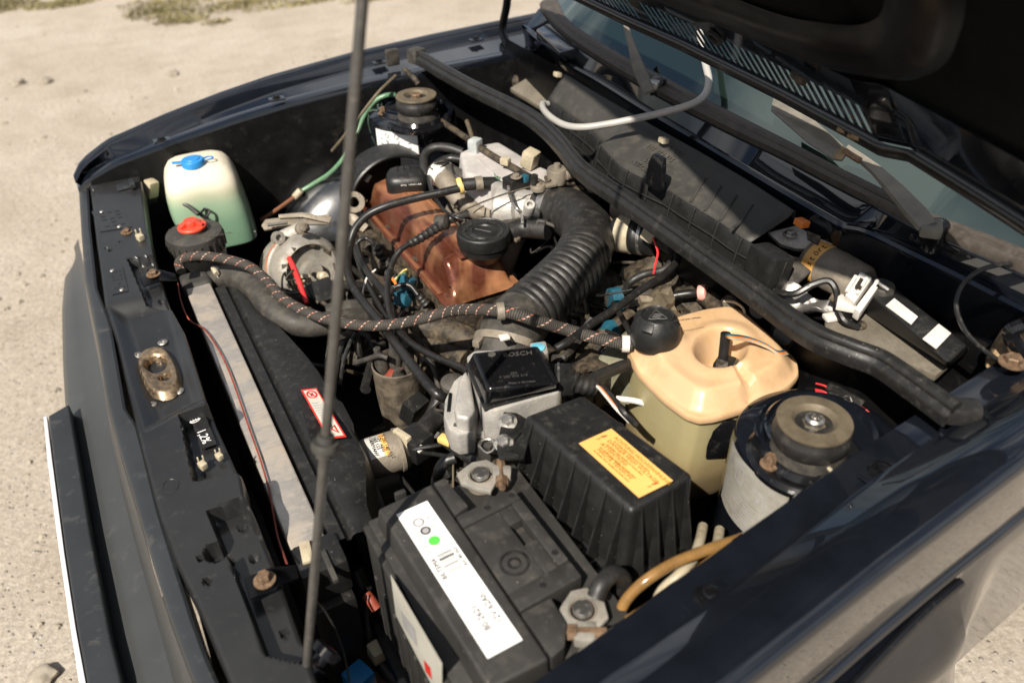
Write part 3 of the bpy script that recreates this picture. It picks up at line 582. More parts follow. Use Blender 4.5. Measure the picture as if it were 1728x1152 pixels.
def fender_near():
    crest = [(0.0456,-0.7516,0.868),(0.1238,-0.748,0.885),(0.2227,-0.7428,0.905),(0.3837,-0.7297,0.928),(0.5583,-0.7155,0.945),(0.724,-0.6986,0.955),(1.0548,-0.6601,0.96)]
    inner = [(-0.0452,-0.6949,0.855),(0.0569,-0.6867,0.868),(0.1387,-0.6789,0.88),(0.2567,-0.6682,0.895),(0.4701,-0.6453,0.915),(0.6915,-0.6264,0.925),(0.8859,-0.6091,0.93),(1.2491,-0.5765,0.935)]
    rail = [(-0.0506,-0.6685,0.842),(0.056,-0.6578,0.852),(0.1461,-0.6504,0.862),(0.2746,-0.637,0.876),(0.4984,-0.614,0.896),(0.7153,-0.5959,0.908),(0.9507,-0.5753,0.915),(1.3416,-0.5382,0.92)]
    C = spline(crest, 10)
    ci = sorted([(p[0], p[1], p[2]) for p in crest]); ii = sorted([(p[0], p[1], p[2]) for p in inner]); ri = sorted([(p[0], p[1], p[2]) for p in rail])
    rows = []
    for i in range(110):
        x = -.12+i*.0105
        cy, cz = interp(ci, x); iy, iz = interp(ii, x); ry, rz = interp(ri, x)
        tz = cz-.090-.02*sstep(.5, .2, x); ty = cy-.005
        fl = sstep(.60, .48, x)*sstep(.2, .34, x)
        r = [(x, ry+.014, rz-.045), (x, ry+.013, rz-.006), (x, ry+.009, rz), (x, ry-.004, rz+.0008), (x, iy+.006, rz), (x, iy+.003, rz-.004), (x, iy+.001, iz-.008), (x, iy-.002, iz-.002), (x, iy-.008, iz),
             (x, lerp((0, iy, 0), (0, cy, 0), .35).y, iz+(cz-iz)*.55+.003), (x, lerp((0, iy, 0), (0, cy, 0), .7).y, iz+(cz-iz)*.92+.004), (x, cy+.008, cz+.0018), (x, cy+.002, cz), (x, cy-.002, cz-.004), (x, cy-.0042, cz-.0085), (x, cy-.0044, cz-.0105), (x, cy-.0046, cz-.0135),
             (x, cy-.0052, cz-.04), (x, ty, tz), (x, ty-.003, tz-.002), (x, ty-.0055, tz-.008), (x, ty-.0035, tz-.014), (x, ty-.001, tz-.018)]
        for k, (d, o) in enumerate(((.03, .002), (.05, .012), (.075, .03), (.10, .036), (.13, .030), (.17, .02), (.26, .02))):
            r.append((x, ty-o*fl-.004*(1-fl), tz-d))
        rows.append(r)
    f = grid('fender', rows, M_PAINT, CAR)
    for p in [(0.2648,-0.6611,0.878),(0.4839,-0.6391,0.898)]:
        p = Vector(p); b_ = box('fender_tab', p+Vector((0, 0, .002)), (.045, .02, .003), M_PAINT, f, .001, (0, 0, 6))
        lathe('fender_bolt', p+Vector((0, 0, .003)), [(.013, 0), (.013, .002), (.010, .003), (.009, .001), (.006, .001), (.0055, .007), (.004, .008)], M_GLOSSP, b_, 24)
    # wheel arch: black lip, and the gap behind it
    lrows = []
    for r in rows:
        x = r[0][0]
        if not .10 <= x <= .515: continue
        zl = r[18][2]-.024-.026*sstep(.52, .2, x); q = [Vector(p) for p in r[21:]]; pr = []
        for k in range(13):
            z = zl-.004-k*.012
            for a, b in zip(q, q[1:]):
                if a.z >= z >= b.z: t = (a.z-z)/(a.z-b.z+1e-9); pr.append((x, a.y+(b.y-a.y)*t-.003, z)); break
        if len(pr) == 13: lrows.append(pr)
    grid('wheel_arch_liner', lrows, M_PAINT, f)
    tube('wheel_arch_lip', [Vector((r[0][0], r[0][1]-.001, r[0][2]+.003)) for r in lrows[::3]], .0045, M_GLOSSP, f, 8, 6)
    grid('inner_fender', [[(x, interp(ri, x)[0]+.014, interp(ri, x)[1]-.03-.02*k) if k == 0 else (x, interp(ri, x)[0]+.018+.01*k, interp(ri, x)[1]-.03-.14*k) for k in range(5)] for x in [-.1+i*.03 for i in range(34)]], M_WELL, CAR)
fender_near()
def wheel(x, y):
    w = lathe('wheel', (x, y, .29), [(.14, -.08), (.27, -.085), (.29, -.06), (.292, 0), (.29, .06), (.27, .085), (.14, .08), (.13, .05), (0, .05)], M_TYRE, CAR, 48, (0, 1, 0))
    lathe('rim', (x, y, .29), [(.165, -.086), (.17, -.07), (.14, -.06), (.05, -.075), (0, -.08)], M_ALUD, w, 40, (0, 1, 0))
wheel(.42, -.66); wheel(.42, .66)
# ---- wheel houses and strut towers
def tower(cx, cy, top, rad, lab):
    t = lathe('strut_tower', (cx, cy, top-.3), [(rad*1.12, 0), (rad*1.02, .2), (rad, .285), (rad-.004, .296), (rad-.012, .3), (rad*.76, .302), (rad*.745, .309), (rad*.71, .310), (rad*.69, .304), (rad*.66, .304), (rad*.655, .312), (rad*.63, .314), (rad*.6, .304), (rad*.4, .300), (0, .300)], M_PAINT, CAR, 72)
    return t
def wheelhouse(cx, cy, sgn):
    bm = bmesh.new(); bmesh.ops.create_uvsphere(bm, u_segments=48, v_segments=28, radius=1)
    for v in bm.verts: v.co = Vector((cx+v.co.x*.27, cy+v.co.y*.14, .40+v.co.z*.35))
    frombm('wheel_house', bm, M_HOUSE, CAR)
TF = (.492, .545); TN = (.503, -.55)
tower(TF[0], TF[1], .866, .088, 'far'); tower(TN[0], TN[1], .862, .089, 'near')
wheelhouse(.385, .60, 1); wheelhouse(.44, -.64, -1)
# ---- firewall, plenum, cowl
def cowl():
    lip = [(0.819,0.732,0.95),(0.8127,0.6707,0.95),(0.7936,0.5713,0.95),(0.7803,0.4685,0.95),(0.7661,0.4172,0.95),(0.7617,0.278,0.95),(0.7514,0.1272,0.95),(0.7462,-0.0188,0.95),(0.7417,-0.0986,0.95),(0.7368,-0.1953,0.95),(0.7327,-0.2972,0.95),(0.7332,-0.3366,0.95),(0.7466,-0.3572,0.95),(0.7524,-0.4255,0.95),(0.7573,-0.4892,0.95),(0.7596,-0.5678,0.95),(0.7635,-0.646,0.95)]
    rub = [(0.9424,0.9075,0.985),(0.8671,0.7009,0.985),(0.8274,0.5755,0.982),(0.8091,0.506,0.98),(0.7909,0.3976,0.978),(0.7802,0.2731,0.976),(0.7743,0.171,0.975),(0.77,0.0504,0.975),(0.7708,-0.0803,0.975),(0.7742,-0.1723,0.975),(0.7703,-0.2662,0.976),(0.7685,-0.3527,0.977),(0.7627,-0.4247,0.979),(0.7561,-0.5017,0.982),(0.7527,-0.5598,0.985),(0.746,-0.6412,0.99)]
    rup = [(0.9455,0.8259,1),(0.8768,0.6329,0.998),(0.8562,0.5784,0.996),(0.8287,0.5065,0.993),(0.8123,0.4067,0.99),(0.802,0.2537,0.987),(0.8,0.1484,0.986),(0.7953,0.0154,0.985),(0.791,-0.1516,0.985),(0.7851,-0.2487,0.986),(0.7822,-0.3324,0.987),(0.7751,-0.4234,0.99),(0.7645,-0.4909,0.994),(0.7558,-0.5527,0.998),(0.7399,-0.6392,1.005)]
    L = spline(lip, 6); A = spline(rub, 6); B = spline(rup, 6)
    def at(P, t):
        k = t*(len(P)-1); i = min(int(k), len(P)-2); return P[i].lerp(P[i+1], k-i)
    def yat(P, y):
        for a, b in zip(P, P[1:]):
            if (a.y-y)*(b.y-y) <= 0 and a.y != b.y: return a.lerp(b, (y-a.y)/(b.y-a.y))
        return min((P[0], P[-1]), key=lambda q: abs(q.y-y))
    rows = []; ru = []; gl = []
    for i in range(100):
        y = .66-i*.0128
        l = yat(L, y); a = yat(A, y-.0); b = yat(B, y); a = Vector((a.x, y, a.z)); b = Vector((b.x, y, b.z)); l = Vector((l.x, y, l.z))
        if a.x < l.x+.012: a.x = l.x+.012
        if b.x < a.x+.012: b.x = a.x+.012
        m1 = l.lerp(a, .3); m2 = l.lerp(a, .65)
        rows.append([(l.x+.006, y, .885), (l.x+.003, y, .925), (l.x-.002, y, .938), (l.x-.003, y, .947), (l.x, y, .9505), (l.x+.004, y, .9500), (l.x+.007, y, .947), (m1.x, y, .948), (max(a.x-.036, l.x+.010), y, .9475), (a.x-.004, y, a.z-.007), (a.x+.02, y, a.z-.004)])
        d = (b-a); h = Vector((-.45, 0, .9))*.006
        ru.append([a-Vector((0, 0, .006)), a+h*.6, a.lerp(b, .3)+h, a.lerp(b, .5)+h*.55, a.lerp(b, .7)+h, b+h*.6, b+Vector((.004, 0, .002))])
        gl.append([b+Vector((-.004+.77*t, 0, -.001+.64*t)) for t in (0, .03, .1, .2, .35, .55, .75)])
    grid('cowl_panel', rows, M_PAINT, CAR)
    grid('windscreen_seal', ru, M_GLASSRUB, CAR)
    grid('windscreen', gl, M_GLASS, CAR)
    # dark cabin behind the glass
    mk('dashboard', [(1.0, .66, .97), (1.0, -.66, .97), (1.6, -.66, .95), (1.6, .66, .95), (.84, .66, .93), (.84, -.66, .93)], [(0, 1, 2, 3), (4, 5, 1, 0)], M_PLAST, CAR, False)
    # raised block at the far end and the gusset at the near end of the cowl
    slab('cowl_block', [(0.7809,0.5482,0.972),(0.8356,0.5823,0.972),(0.8091,0.4268,0.972),(0.7879,0.3968,0.972),(0.7476,0.3975,0.972)], .02, M_PAINT, CAR, .003)
    slab('cowl_gusset', [(0.7322,-0.3388,0.953),(0.7715,-0.364,0.968),(0.7466,-0.3582,0.953)], .01, M_PAINT, CAR, .002)
    # plenum: floor, front wall with firewall below
    mk('plenum_floor', [(.56, .66, .80), (.56, -.66, .80), (.80, -.66, .80), (.80, .66, .80)], [(0, 1, 2, 3)], M_WELL, CAR, False)
    mk('plenum_rear_wall', [(.766, .66, .80), (.766, -.66, .80), (.766, -.66, .93), (.766, .66, .93)], [(0, 1, 2, 3)], M_WELL, CAR, False)
    box('plenum_bracket', (0.7649,0.5223,0.85), (.06, .10, .012), M_TRAYG, CAR, .004, (10, -12, 12))
    box('plenum_bracket', (0.7937,0.6684,0.84), (.12, .10, .03), M_GRIME, CAR, .012, (0, 10, 30))
    sl = [(0.5603,0.6466,0.93),(0.579,0.4284,0.93),(0.595,0.2291,0.93),(0.5767,0.0815,0.93),(0.5598,-0.0774,0.93),(0.5604,-0.2888,0.93),(0.5529,-0.4611,0.93),(0.5784,-0.5374,0.93),(0.5841,-0.6277,0.93)]
    sl = spline(sl, 6)
    rows = [[(p.x+.004, p.y, .928), (p.x+.008, p.y, .915), (p.x+.042, p.y, .89), (p.x+.05, p.y, .7), (p.x+.05, p.y, .3)] for p in sl]
    grid('firewall', rows, M_WELL, CAR)
    mk('undertray', [(-.1, .74, .34), (-.1, -.74, .34), (.66, -.74, .30), (.66, .74, .30)], [(0, 1, 2, 3)], M_WELL, CAR, False)
cowl()
# ---- hood with slotted rear edge
HA = R(50); HU = Vector((-math.cos(HA), 0, math.sin(HA)))           # up the open hood
HN = Vector((-math.sin(HA), 0, -math.cos(HA)))                      # its underside faces this way
HE = sorted([(p[1], p[0], p[2]) for p in [(0.7526,0.5073,1.075),(0.7508,0.3546,1.075),(0.7397,0.1711,1.075),(0.736,0.0212,1.075),(0.7263,-0.0993,1.075),(0.7174,-0.2106,1.075),(0.7081,-0.2864,1.075),(0.7017,-0.3417,1.075),(0.6947,-0.3937,1.075),(0.7094,-0.4193,1.075),(0.6999,-0.4624,1.075),(0.6877,-0.5157,1.075),(0.6704,-0.586,1.075),(0.6594,-0.6359,1.075),(0.6438,-0.6986,1.075),(0.6299,-0.7622,1.075)]])
def hrear(y): return Vector((interp(HE, y)[0], y, 1.075))
def hood():
    ys = [.60-.0075*i for i in range(176)]
    # speckled rear flange
    rows = []
    for y in ys:
        p = hrear(y); rows.append([p-HN*.012+HU*.004, p-HN*.002, p+HN*.002+HU*.002, p+HU*.009+HN*.003, p+HU*.017+HN*.002, p+HU*.021-HN*.002])
    h = grid('hood', [[hrear(y)-HN*.012+HU*t+Vector((0, 0, -.02*(t/.9)**2*0)) for t in (.10, .2, .4, .6, .8, .95)] for y in ys], M_UNDER, CAR, .0012)
    # slotted strip: bars between the openings
    fl = grid('hood_flange', rows, mat('speckled_hood_edge', (.008, .008, .009), .35, coat=.3, dirt=(.34, .32, .28), da=.12, dsc=220), h, .001)
    y = .452; w = .0152
    def bar(y0, y1, a, b, nm='slot_bar'):
        q = []
        for yy in (y0, y1):
            p = hrear(yy); q.append((p+HU*a-HN*.006, p+HU*b-HN*.006))
        P = [q[0][0], q[1][0], q[1][1], q[0][1]]
        frus(nm, P, [k-HN*.0014 for k in P], M_PAINT, fl, 0)
    lo, hi = .026, .078
    while y > -.388:
        gap = .0092
        if abs(y-.113) < .012 or abs(y+.245) < .0: gap = 0
        bar(y, y-(w-gap), lo, hi); y -= w
    for k in range(44):
        a = .60-.03*k; bar(a, a-.0302, .018, lo, 'slot_rail'); bar(a, a-.0302, hi, .125, 'slot_rail')
    for a in (.60, .56, .52, .48): bar(a, a-.042 if a > .49 else .452, lo, hi, 'slot_rail')
    a = -.388
    while a > -.70: bar(a, a-.0302, lo, hi, 'slot_rail'); a -= .03
    # pressed frame inside the hood: dusty rolled beam, with a brace running forward
    def beam(pts, r, k=.5, nm='hood_frame'):
        P = spline(pts, 8); n = len(P); rows = []
        for i in range(n):
            T = (P[min(i+1, n-1)]-P[max(i-1, 0)]).normalized(); s = T.cross(HN).normalized()
            rows.append([P[i]+s*(r*c)+HN*(r*k*d) for c, d in ((-1.5, -.5), (-1.15, .0), (-.95, .45), (-.6, .85), (0, 1), (.6, .85), (.95, .45), (1.15, 0), (1.5, -.5))])
        grid(nm, rows, M_BEAM, h)
    def hp(y, t, n=.0): p = hrear(y); return p+HU*t+HN*(n-.004)
    beam([hp(.58, .135), hp(.35, .135), hp(.1, .137), hp(-.08, .14), hp(-.2, .145), hp(-.3, .15), hp(-.38, .165), hp(-.46, .19), hp(-.53, .26), hp(-.575, .4), hp(-.585, .8)], .024, .38)
    beam([hp(-.02, .15), hp(.03, .19), hp(.1, .25), hp(.2, .36), hp(.3, .5)], .02, .6)
    lathe('hood_bracket', hp(-.115, .08), [(.008, 0), (.008, .004), (.0135, .004), (.0135, 0)], M_RUB, h, 24, HN)
    q = hp(-.302, .095, .008); box('rusty_stop', q, (.012, .02, .008), M_GRIME, h, .003, (20, 40, 20))
    for a, b in ((-.335, .015), (-.352, .013), (-.36, .017)): box('rust_flake', hp(a, b, .007), (.006, .010, .004), M_CHIPS, h, .001, (10, 40, 25))
    # outer skin
    grid('hood_skin', [[hrear(y)-HN*.03+HU*t for t in (.10, .3, .6, .95)] for y in ys[::4]], M_PAINT, h)
hood()
def hinges():
    a = tube('hinge', [(0.8,0.7022,1.0307),(0.8,0.7138,0.9796),(0.8,0.7376,0.9234),(0.78,0.6726,0.9016)], .009, M_WELL, CAR, 8, 6)
    b = box('hinge', (0.7507,-0.5813,0.9), (.05, .045, .05), M_CHIPS, CAR, .01, (10, 20, 30)); bolt(Vector((0.6985,-0.6077,0.925)), .009, M_RUST, b)
    tube('hinge_spring', [(0.7158,-0.5958,0.96),(0.7078,-0.5897,0.95),(0.7164,-0.5997,0.93),(0.7306,-0.6047,0.92)], .008, M_GLOSSP, b, 8, 6)
hinges()
# ---- wipers
def wiper(arm, up, piv, lab):
    p = Vector(piv)
    w = lathe('wiper_arm', p, [(.014, -.018), (.0145, -.002), (.013, .004), (.0135, .012), (.011, .018), (.006, .0205), (0, .021)], M_GLOSSP, CAR, 28)
    bm = bmesh.new(); n = len(arm); V = []
    P = [Vector(q) for q in arm]
    for i in range(n):
        T = (P[min(i+1, n-1)]-P[max(i-1, 0)]).normalized(); s = T.cross(Vector((-.4, 0, .9))).normalized()*up[i]; k = Vector((-.4, 0, .9))*.005
        V.append([bm.verts.new(P[i]-s), bm.verts.new(P[i]-s*.8+k), bm.verts.new(P[i]+s*.8+k), bm.verts.new(P[i]+s)])
    for i in range(n-1):
        for k in range(3): bm.faces.new((V[i][k], V[i][k+1], V[i+1][k+1], V[i+1][k]))
    for e in (0, n-1): bm.faces.new(V[e])
    frombm('wiper_lever', bm, M_WIPER, w)
    return w
w = wiper([(0.7283,0.0846,0.992),(0.7473,0.1305,1),(0.7628,0.1725,1.012),(0.7756,0.2087,1.03),(0.7888,0.2439,1.048)], [.0085, .0105, .0095, .006, .0045], (0.7819,0.1322,0.975), 'far')
box('wiper_knuckle', (0.7553,0.1158,0.992), (.02, .024, .012), M_STEEL, w, .003, (0, 0, 40))
w = wiper([(0.7403,-0.4435,0.995),(0.7497,-0.4163,1),(0.7577,-0.3806,1.008),(0.7665,-0.3383,1.016),(0.7671,-0.3093,1.022),(0.76,-0.2922,1.03)], [.011, .0125, .0105, .0075, .0055, .004], (0.7673,-0.4391,0.975), 'near')
box('wiper_knuckle', (0.7471,-0.4429,0.992), (.03, .024, .014), M_WIPER, w, .004, (0, 0, 40))
slab('wiper_fin', [(0.7788,-0.1331,1.045),(0.7713,-0.194,1.05),(0.7498,-0.2682,1.045),(0.7557,-0.2902,1.035),(0.7508,-0.2993,1.03),(0.7374,-0.3056,1.026),(0.7307,-0.2974,1.026),(0.7348,-0.246,1.03),(0.7596,-0.1508,1.035)], .004, M_WIPER, w, .0015)
slab('fin_rust', [(0.7334,-0.2964,1.0345),(0.7503,-0.2937,1.0375),(0.7481,-0.3022,1.0325),(0.7329,-0.3093,1.0285),(0.7294,-0.301,1.0285)], .001, M_CHIPS, w)
tube('wiper_link', [(0.7462,-0.2987,1.034),(0.7504,-0.3074,1.03),(0.7545,-0.3201,1.026)], .0042, M_RUST, w, 8, 4)
tube('wiper_blade', [(0.8514,0.2082,1),(0.8606,0.1275,1),(0.8516,0.0117,1),(0.8339,-0.1014,1),(0.8257,-0.2475,1)], .006, M_RUB, w, 8, 6)
# ================================================================ battery
def clamp(parent, c, ang, nm='terminal_clamp'):
    c = Vector(c); a = R(ang); u = Vector((math.cos(a), math.sin(a), 0)); v = Vector((-u.y, u.x, 0))
    k = lathe(nm, c, [(.0150, -.014), (.0158, -.003), (.0150, 0), (.0125, .0015), (.011, .001)], M_ALUD, parent, 28)
    lathe('battery_post', c+Vector((0, 0, -.002)), [(.0098, -.01), (.0094, .006), (.0082, .0075), (0, .0078)], M_STEEL, k, 28)
    q = [c+u*x+v*y for x, y in ((-.021, -.011), (-.007, -.023), (.009, -.020), (.025, -.005), (.021, .010), (.005, .019), (-.010, .025), (-.017, .010))]
    frus('clamp_plate', [p+Vector((0, 0, .001)) for p in q], [p-Vector((0, 0, .005)) for p in q], M_ALUM, k, .0018)
    frus('clamp_slot', [c+u*x+v*y+Vector((0, 0, .0016)) for x, y in ((-.022, -.0016), (-.009, -.0016), (-.009, .0016), (-.022, .0016))], [c+u*x+v*y for x, y in ((-.022, -.0016), (-.009, -.0016), (-.009, .0016), (-.022, .0016))], M_INK, k, 0)
    q = [c+u*x+v*y for x, y in ((-.034, -.010), (-.012, -.012), (-.012, .008), (-.032, .009))]
    frus('clamp_lug', [p+Vector((0, 0, .004)) for p in q], [p-Vector((0, 0, .009)) for p in q], M_ALUM, k, .004)
    lathe('clamp_bolt', c+u*-.022+v*.02, [(.0052, -.04), (.0052, -.014), (.0075, -.014), (.0075, -.006), (.004, -.006), (.004, 0)], M_RUST, k, 6, v)
    return k
def battery():
    t = thing('battery', 'black car battery with a white strip label and green dot', 'battery', (.138, -.503, .64))
    box('battery_case', (.138, -.505, .727), (.176, .243, .17), M_BATT, t, .004)
    box('battery_lid', (.1395, -.505, .8175), (.170, .237, .010), M_BATT, t, .003)
    for k in range(9): box('case_rib', (.0492, -.40-.027*k, .70), (.003, .006, .10), M_BATT, t, .001)
    box('lid_lip', (.0535, -.505, .8095), (.009, .244, .007), M_BATT, t, .002)
    bar = [(0.0648,-0.3973,0.845),(0.1262,-0.3919,0.845),(0.1315,-0.6249,0.845),(0.0751,-0.6254,0.845)]
    b = frus('label_bar', bar, [(p[0]-(.004 if i in (0, 3) else 0), p[1]+(.002 if i < 2 else -.002), .82) for i, p in enumerate(bar)], M_BATT, t, .0035, 3)
    box('lid_tab', (0.093,-0.3856,0.838), (.012, .006, .012), M_BATT, t, .002)
    blk = [(0.1276,-0.3918,0.845),(0.141,-0.3906,0.845),(0.146,-0.4387,0.845),(0.1288,-0.4433,0.845)]
    prism('lid_block', blk, .82, .845, M_BATT, t, .0025)
    blk = [(0.1315,-0.5738,0.845),(0.1637,-0.5725,0.845),(0.1616,-0.6037,0.845),(0.1485,-0.6216,0.845),(0.1335,-0.6254,0.845)]
    prism('lid_block', blk, .82, .8445, M_BATT, t, .0025)
    F = Face((0.1286,-0.445,0.845), (0.1963,-0.4393,0.845), (0.1321,-0.5727,0.845))
    def pl(nm, a0, a1, b0, b1, h, bv=.0022, m=M_BATT):
        q = [F.p(a0, b0, h), F.p(a1, b0, h), F.p(a1, b1, h), F.p(a0, b1, h)]; return frus(nm, q, [(p.x, p.y, .82) for p in q], m, t, bv)
    pl('lid_frame', 0, 1, 0, .128, 0); pl('lid_frame', 0, 1, .828, 1, 0); pl('lid_frame', .815, 1, .1281, .8279, 0)
    pl('lid_panel', 0.005, .60, .130, .826, -.0022, .0012); pl('lid_panel', .60, .813, .130, .30, -.0022, .0012); pl('lid_panel', .60, .813, .52, .826, -.0022, .0012); pl('grip_recess', .60, .813, .30, .52, -.013, 0)
    p = F.p(.33, .62, -.0022); lathe('vent_plug', p, [(.0145, -.002), (.0145, .0012), (.0125, .0016), (.0115, -.001), (.007, -.0012), (.0066, .0008), (.0045, .0008), (.0042, -.003), (0, -.003)], M_PLAST, t, 32)
    for a, c in ((.47, .065), (.90, .06), (.89, .72), (.46, .91)): lathe('lid_hole', F.p(a, c, .0004), [(.0034, .0), (.0026, .0002), (.0022, -.0006), (0, -.0008)], M_INK, t, 16)
    L = Face((0.078,-0.4139,0.8452), (0.1121,-0.4124,0.8452), (0.086,-0.6004,0.8452)); lab = L.patch('label', 0, 1, 0, 1, M_WHITE, t, .0006, .0008)
    yv = L.u*-1; xv = L.v*-1
    for b_, m, r in ((.115, M_GREY, .0058), (.185, M_GREY, .0058), (.268, M_GDOT, .0058)):
        a_ = .42 if b_ < .2 else .43
        if m is M_GDOT: L.blob('dot', a_+.08, b_, r, m, lab)
        else: lathe('dot', L.p(a_+.0 if b_ < .15 else a_+.04, b_, .0008), [(r, 0), (r, .0002), (r*.82, .0002), (r*.82, 0)], m, lab, 24, L.n)
    L.blob('dot', .46, .185, .0034, M_GREY, lab, .0009); L.blob('dot', .42, .115, .0042, mat('pale_grey_print', (.62, .61, .6), .5), lab, .0009)
    txt('BATTERY CONDITION', .0034, M_GREY, L.p(.24, .33, .0008), xv, yv, lab)
    for k, s in enumerate(('READY', 'CHARGE', 'REPLACE')): txt(s, .0026, M_GREY, L.p(.76, .295-.085*k, .0008), xv, yv, lab); txt('STATUS', .0022, M_GREY, L.p(.86, .295-.085*k, .0008), xv, yv, lab)
    for k in range(11):
        w = (.010, .006, .016, .007, .012, .006, .018, .008, .006, .013, .008)[k]
        L.patch('barcode_bar', .33, .78, .362+.0125*k, .362+.0125*k+w*.6, M_INK if k < 4 else M_GREY, lab, .0008, .0002)
    txt('BILTEMA', .0072, M_INK, L.p(.26, .515, .0008), xv, yv, lab); txt('Art. 80-2621', .0052, M_INK, L.p(.93, .495, .0008), xv, yv, lab)
    txt('80-2621', .0088, M_INK, L.p(.50, .875, .0008), xv, yv, lab); txt('12V 62Ah', .0088, M_INK, L.p(.86, .87, .0008), xv, yv, lab)
    s = frus('side_label', [(0.0487,-0.4689,0.8327),(0.0487,-0.5922,0.8564),(0.0487,-0.5751,0.7659),(0.0487,-0.4605,0.7589)], [(0.0495,-0.4655,0.8284),(0.0495,-0.5896,0.8522),(0.0495,-0.5724,0.7611),(0.0495,-0.4571,0.7541)], M_PAPER, t, 0)
    frus('label_print', [(0.0484,-0.4843,0.7949),(0.0484,-0.5249,0.8164),(0.0484,-0.5238,0.7892),(0.0484,-0.4869,0.7717)], [(0.0486,-0.4835,0.7938),(0.0486,-0.5242,0.8153),(0.0486,-0.523,0.788),(0.0486,-0.4861,0.7705)], M_GREY, s, 0)
    frus('label_print', [(0.0484,-0.5392,0.7892),(0.0484,-0.5564,0.7999),(0.0484,-0.5564,0.7811),(0.0484,-0.5389,0.7697)], [(0.0486,-0.5384,0.788),(0.0486,-0.5557,0.7988),(0.0486,-0.5557,0.7799),(0.0486,-0.5381,0.7685)], M_REDI, s, 0)
    clamp(t, (0.1777,-0.4006,0.838), 155); clamp(t, (0.1831,-0.5947,0.838), 60)
    info(tube('battery_cable', [(0.1628,-0.3698,0.845),(0.1528,-0.3668,0.842),(0.1443,-0.3666,0.83),(0.1449,-0.3529,0.8),(0.1561,-0.3206,0.74)], .0065, M_WIRE), 'short grey cable leaving the far battery clamp downwards', 'cable')
    info(tube('battery_cable', [(0.199,-0.5912,0.842),(0.2081,-0.5863,0.85),(0.2244,-0.581,0.848),(0.2366,-0.581,0.83),(0.2429,-0.5734,0.79)], .0085, M_RUB), 'thick black cable bending away from the near battery clamp', 'cable')
battery()
# ================================================================ air filter box
def airbox():
    t = thing('air_filter_box', 'black ribbed plastic air filter housing with a yellow high voltage sticker', 'air filter box', (.29, -.46, .55))
    top = [Vector(p) for p in [(0.2398,-0.3841,0.882),(0.3135,-0.3848,0.882),(0.3424,-0.5417,0.882),(0.263,-0.551,0.882)]]
    c = sum(top, Vector())/4
    bot = [Vector((c.x+(p.x-c.x)*1.12+(-.006), c.y+(p.y-c.y)*1.06, .792)) for p in top]
    frus('lid', top, bot, M_PLAST, t, .007, 4)
    fl = [Vector((c.x+(p.x-c.x)*1.26-.008, c.y+(p.y-c.y)*1.12, .79)) for p in top]
    frus('box_flange', fl, [p-Vector((0, 0, .012)) for p in fl], M_PLAST, t, .003)
    lo = [Vector((c.x+(p.x-c.x)*1.16-.006, c.y+(p.y-c.y)*1.06, .778)) for p in top]
    frus('lower_box', lo, [Vector((p.x, p.y, .52)) for p in lo], M_PLAST, t, .006)
    # ribs down the front and near walls
    def ribs(a, b, A, B, n, k0, k1):
        nn = (b-a).cross(A-a).normalized(); 
        if nn.dot(c-a) > 0: nn = -nn
        for i in range(n):
            f = k0+(k1-k0)*i/(n-1); p = a.lerp(b, f); q = A.lerp(B, f); w = (b-a).normalized()*.0016
            T = [p-w*.6, p+w*.6, p+w*.6+nn*.002-Vector((0, 0, .004)), p-w*.6+nn*.002-Vector((0, 0, .004))]
            Bq = [q-w, q+w, q+w+nn*.017, q-w+nn*.017]
            frus('rib', T, Bq, M_PLAST, t, .0006, 1)
    ribs(top[0], top[3], bot[0], bot[3], 7, .09, .93); ribs(top[3], top[2], bot[3], bot[2], 4, .15, .88)
    for k in range(8):
        p = fl[0].lerp(fl[3], .08+.115*k); box('flange_step', p+Vector((-.006, 0, -.005)), (.022, .014, .016), M_PLAST, t, .002, (0, 0, 4))
    L = Face((0.2663,-0.449,0.8824), (0.3095,-0.4469,0.8824), (0.277,-0.5424,0.8824)); lab = L.patch('warning_label', 0, 1, 0, 1, M_INK, t, .0003, .0005); L.patch('label_field', .025, .975, .012, .988, M_YLAB, lab, .0007, .0003)
    xd = L.v; yd = L.u
    for a, s, z in ((.80, 'ACHTUNG HOCHSPANNUNG', .0060), (.60, 'DANGER HIGH VOLTAGE', .0064), (.40, 'ATTENTION!', .0066), (.22, 'HAUTE TENSION', .0066)):
        txt(s, z, M_INKY, L.p(a, .15 if a > .3 else .20, .0010), xd, yd, lab)
    for a in (.72, .52, .33, .14): txt('vor Arbeiten Motor abstellen und Stecker ziehen', .0027, M_INKY, L.p(a, .19, .0010), xd, yd, lab)
    for a, b in ((.56, .06), (.50, .915)):
        q = [(a+.16, b+.022), (a-.02, b-.012), (a+.02, b+.03), (a-.2, b+.004), (a-.12, b+.012), (a-.03, b+.05), (a-.07, b+.012), (a+.13, b+.035)]
        q = [(a+.17, b+.012), (a+.01, b-.008), (a+.03, b+.012), (a-.14, b+.002), (a-.03, b+.03), (a-.05, b+.008), (a+.16, b+.03)]
        bm = bmesh.new(); vv = [bm.verts.new(L.p(x, y, .0011)) for x, y in q]; bm.faces.new(vv); frombm('flash_symbol', bm, M_REDI, lab)
    lathe('moulding_mark', L.p(1.15, .02, .0), [(.007, 0), (.007, .0006), (.006, .0006), (.006, .0001), (.003, .0001), (.003, .0005), (0, .0005)], M_PLAST, t, 24)
airbox()
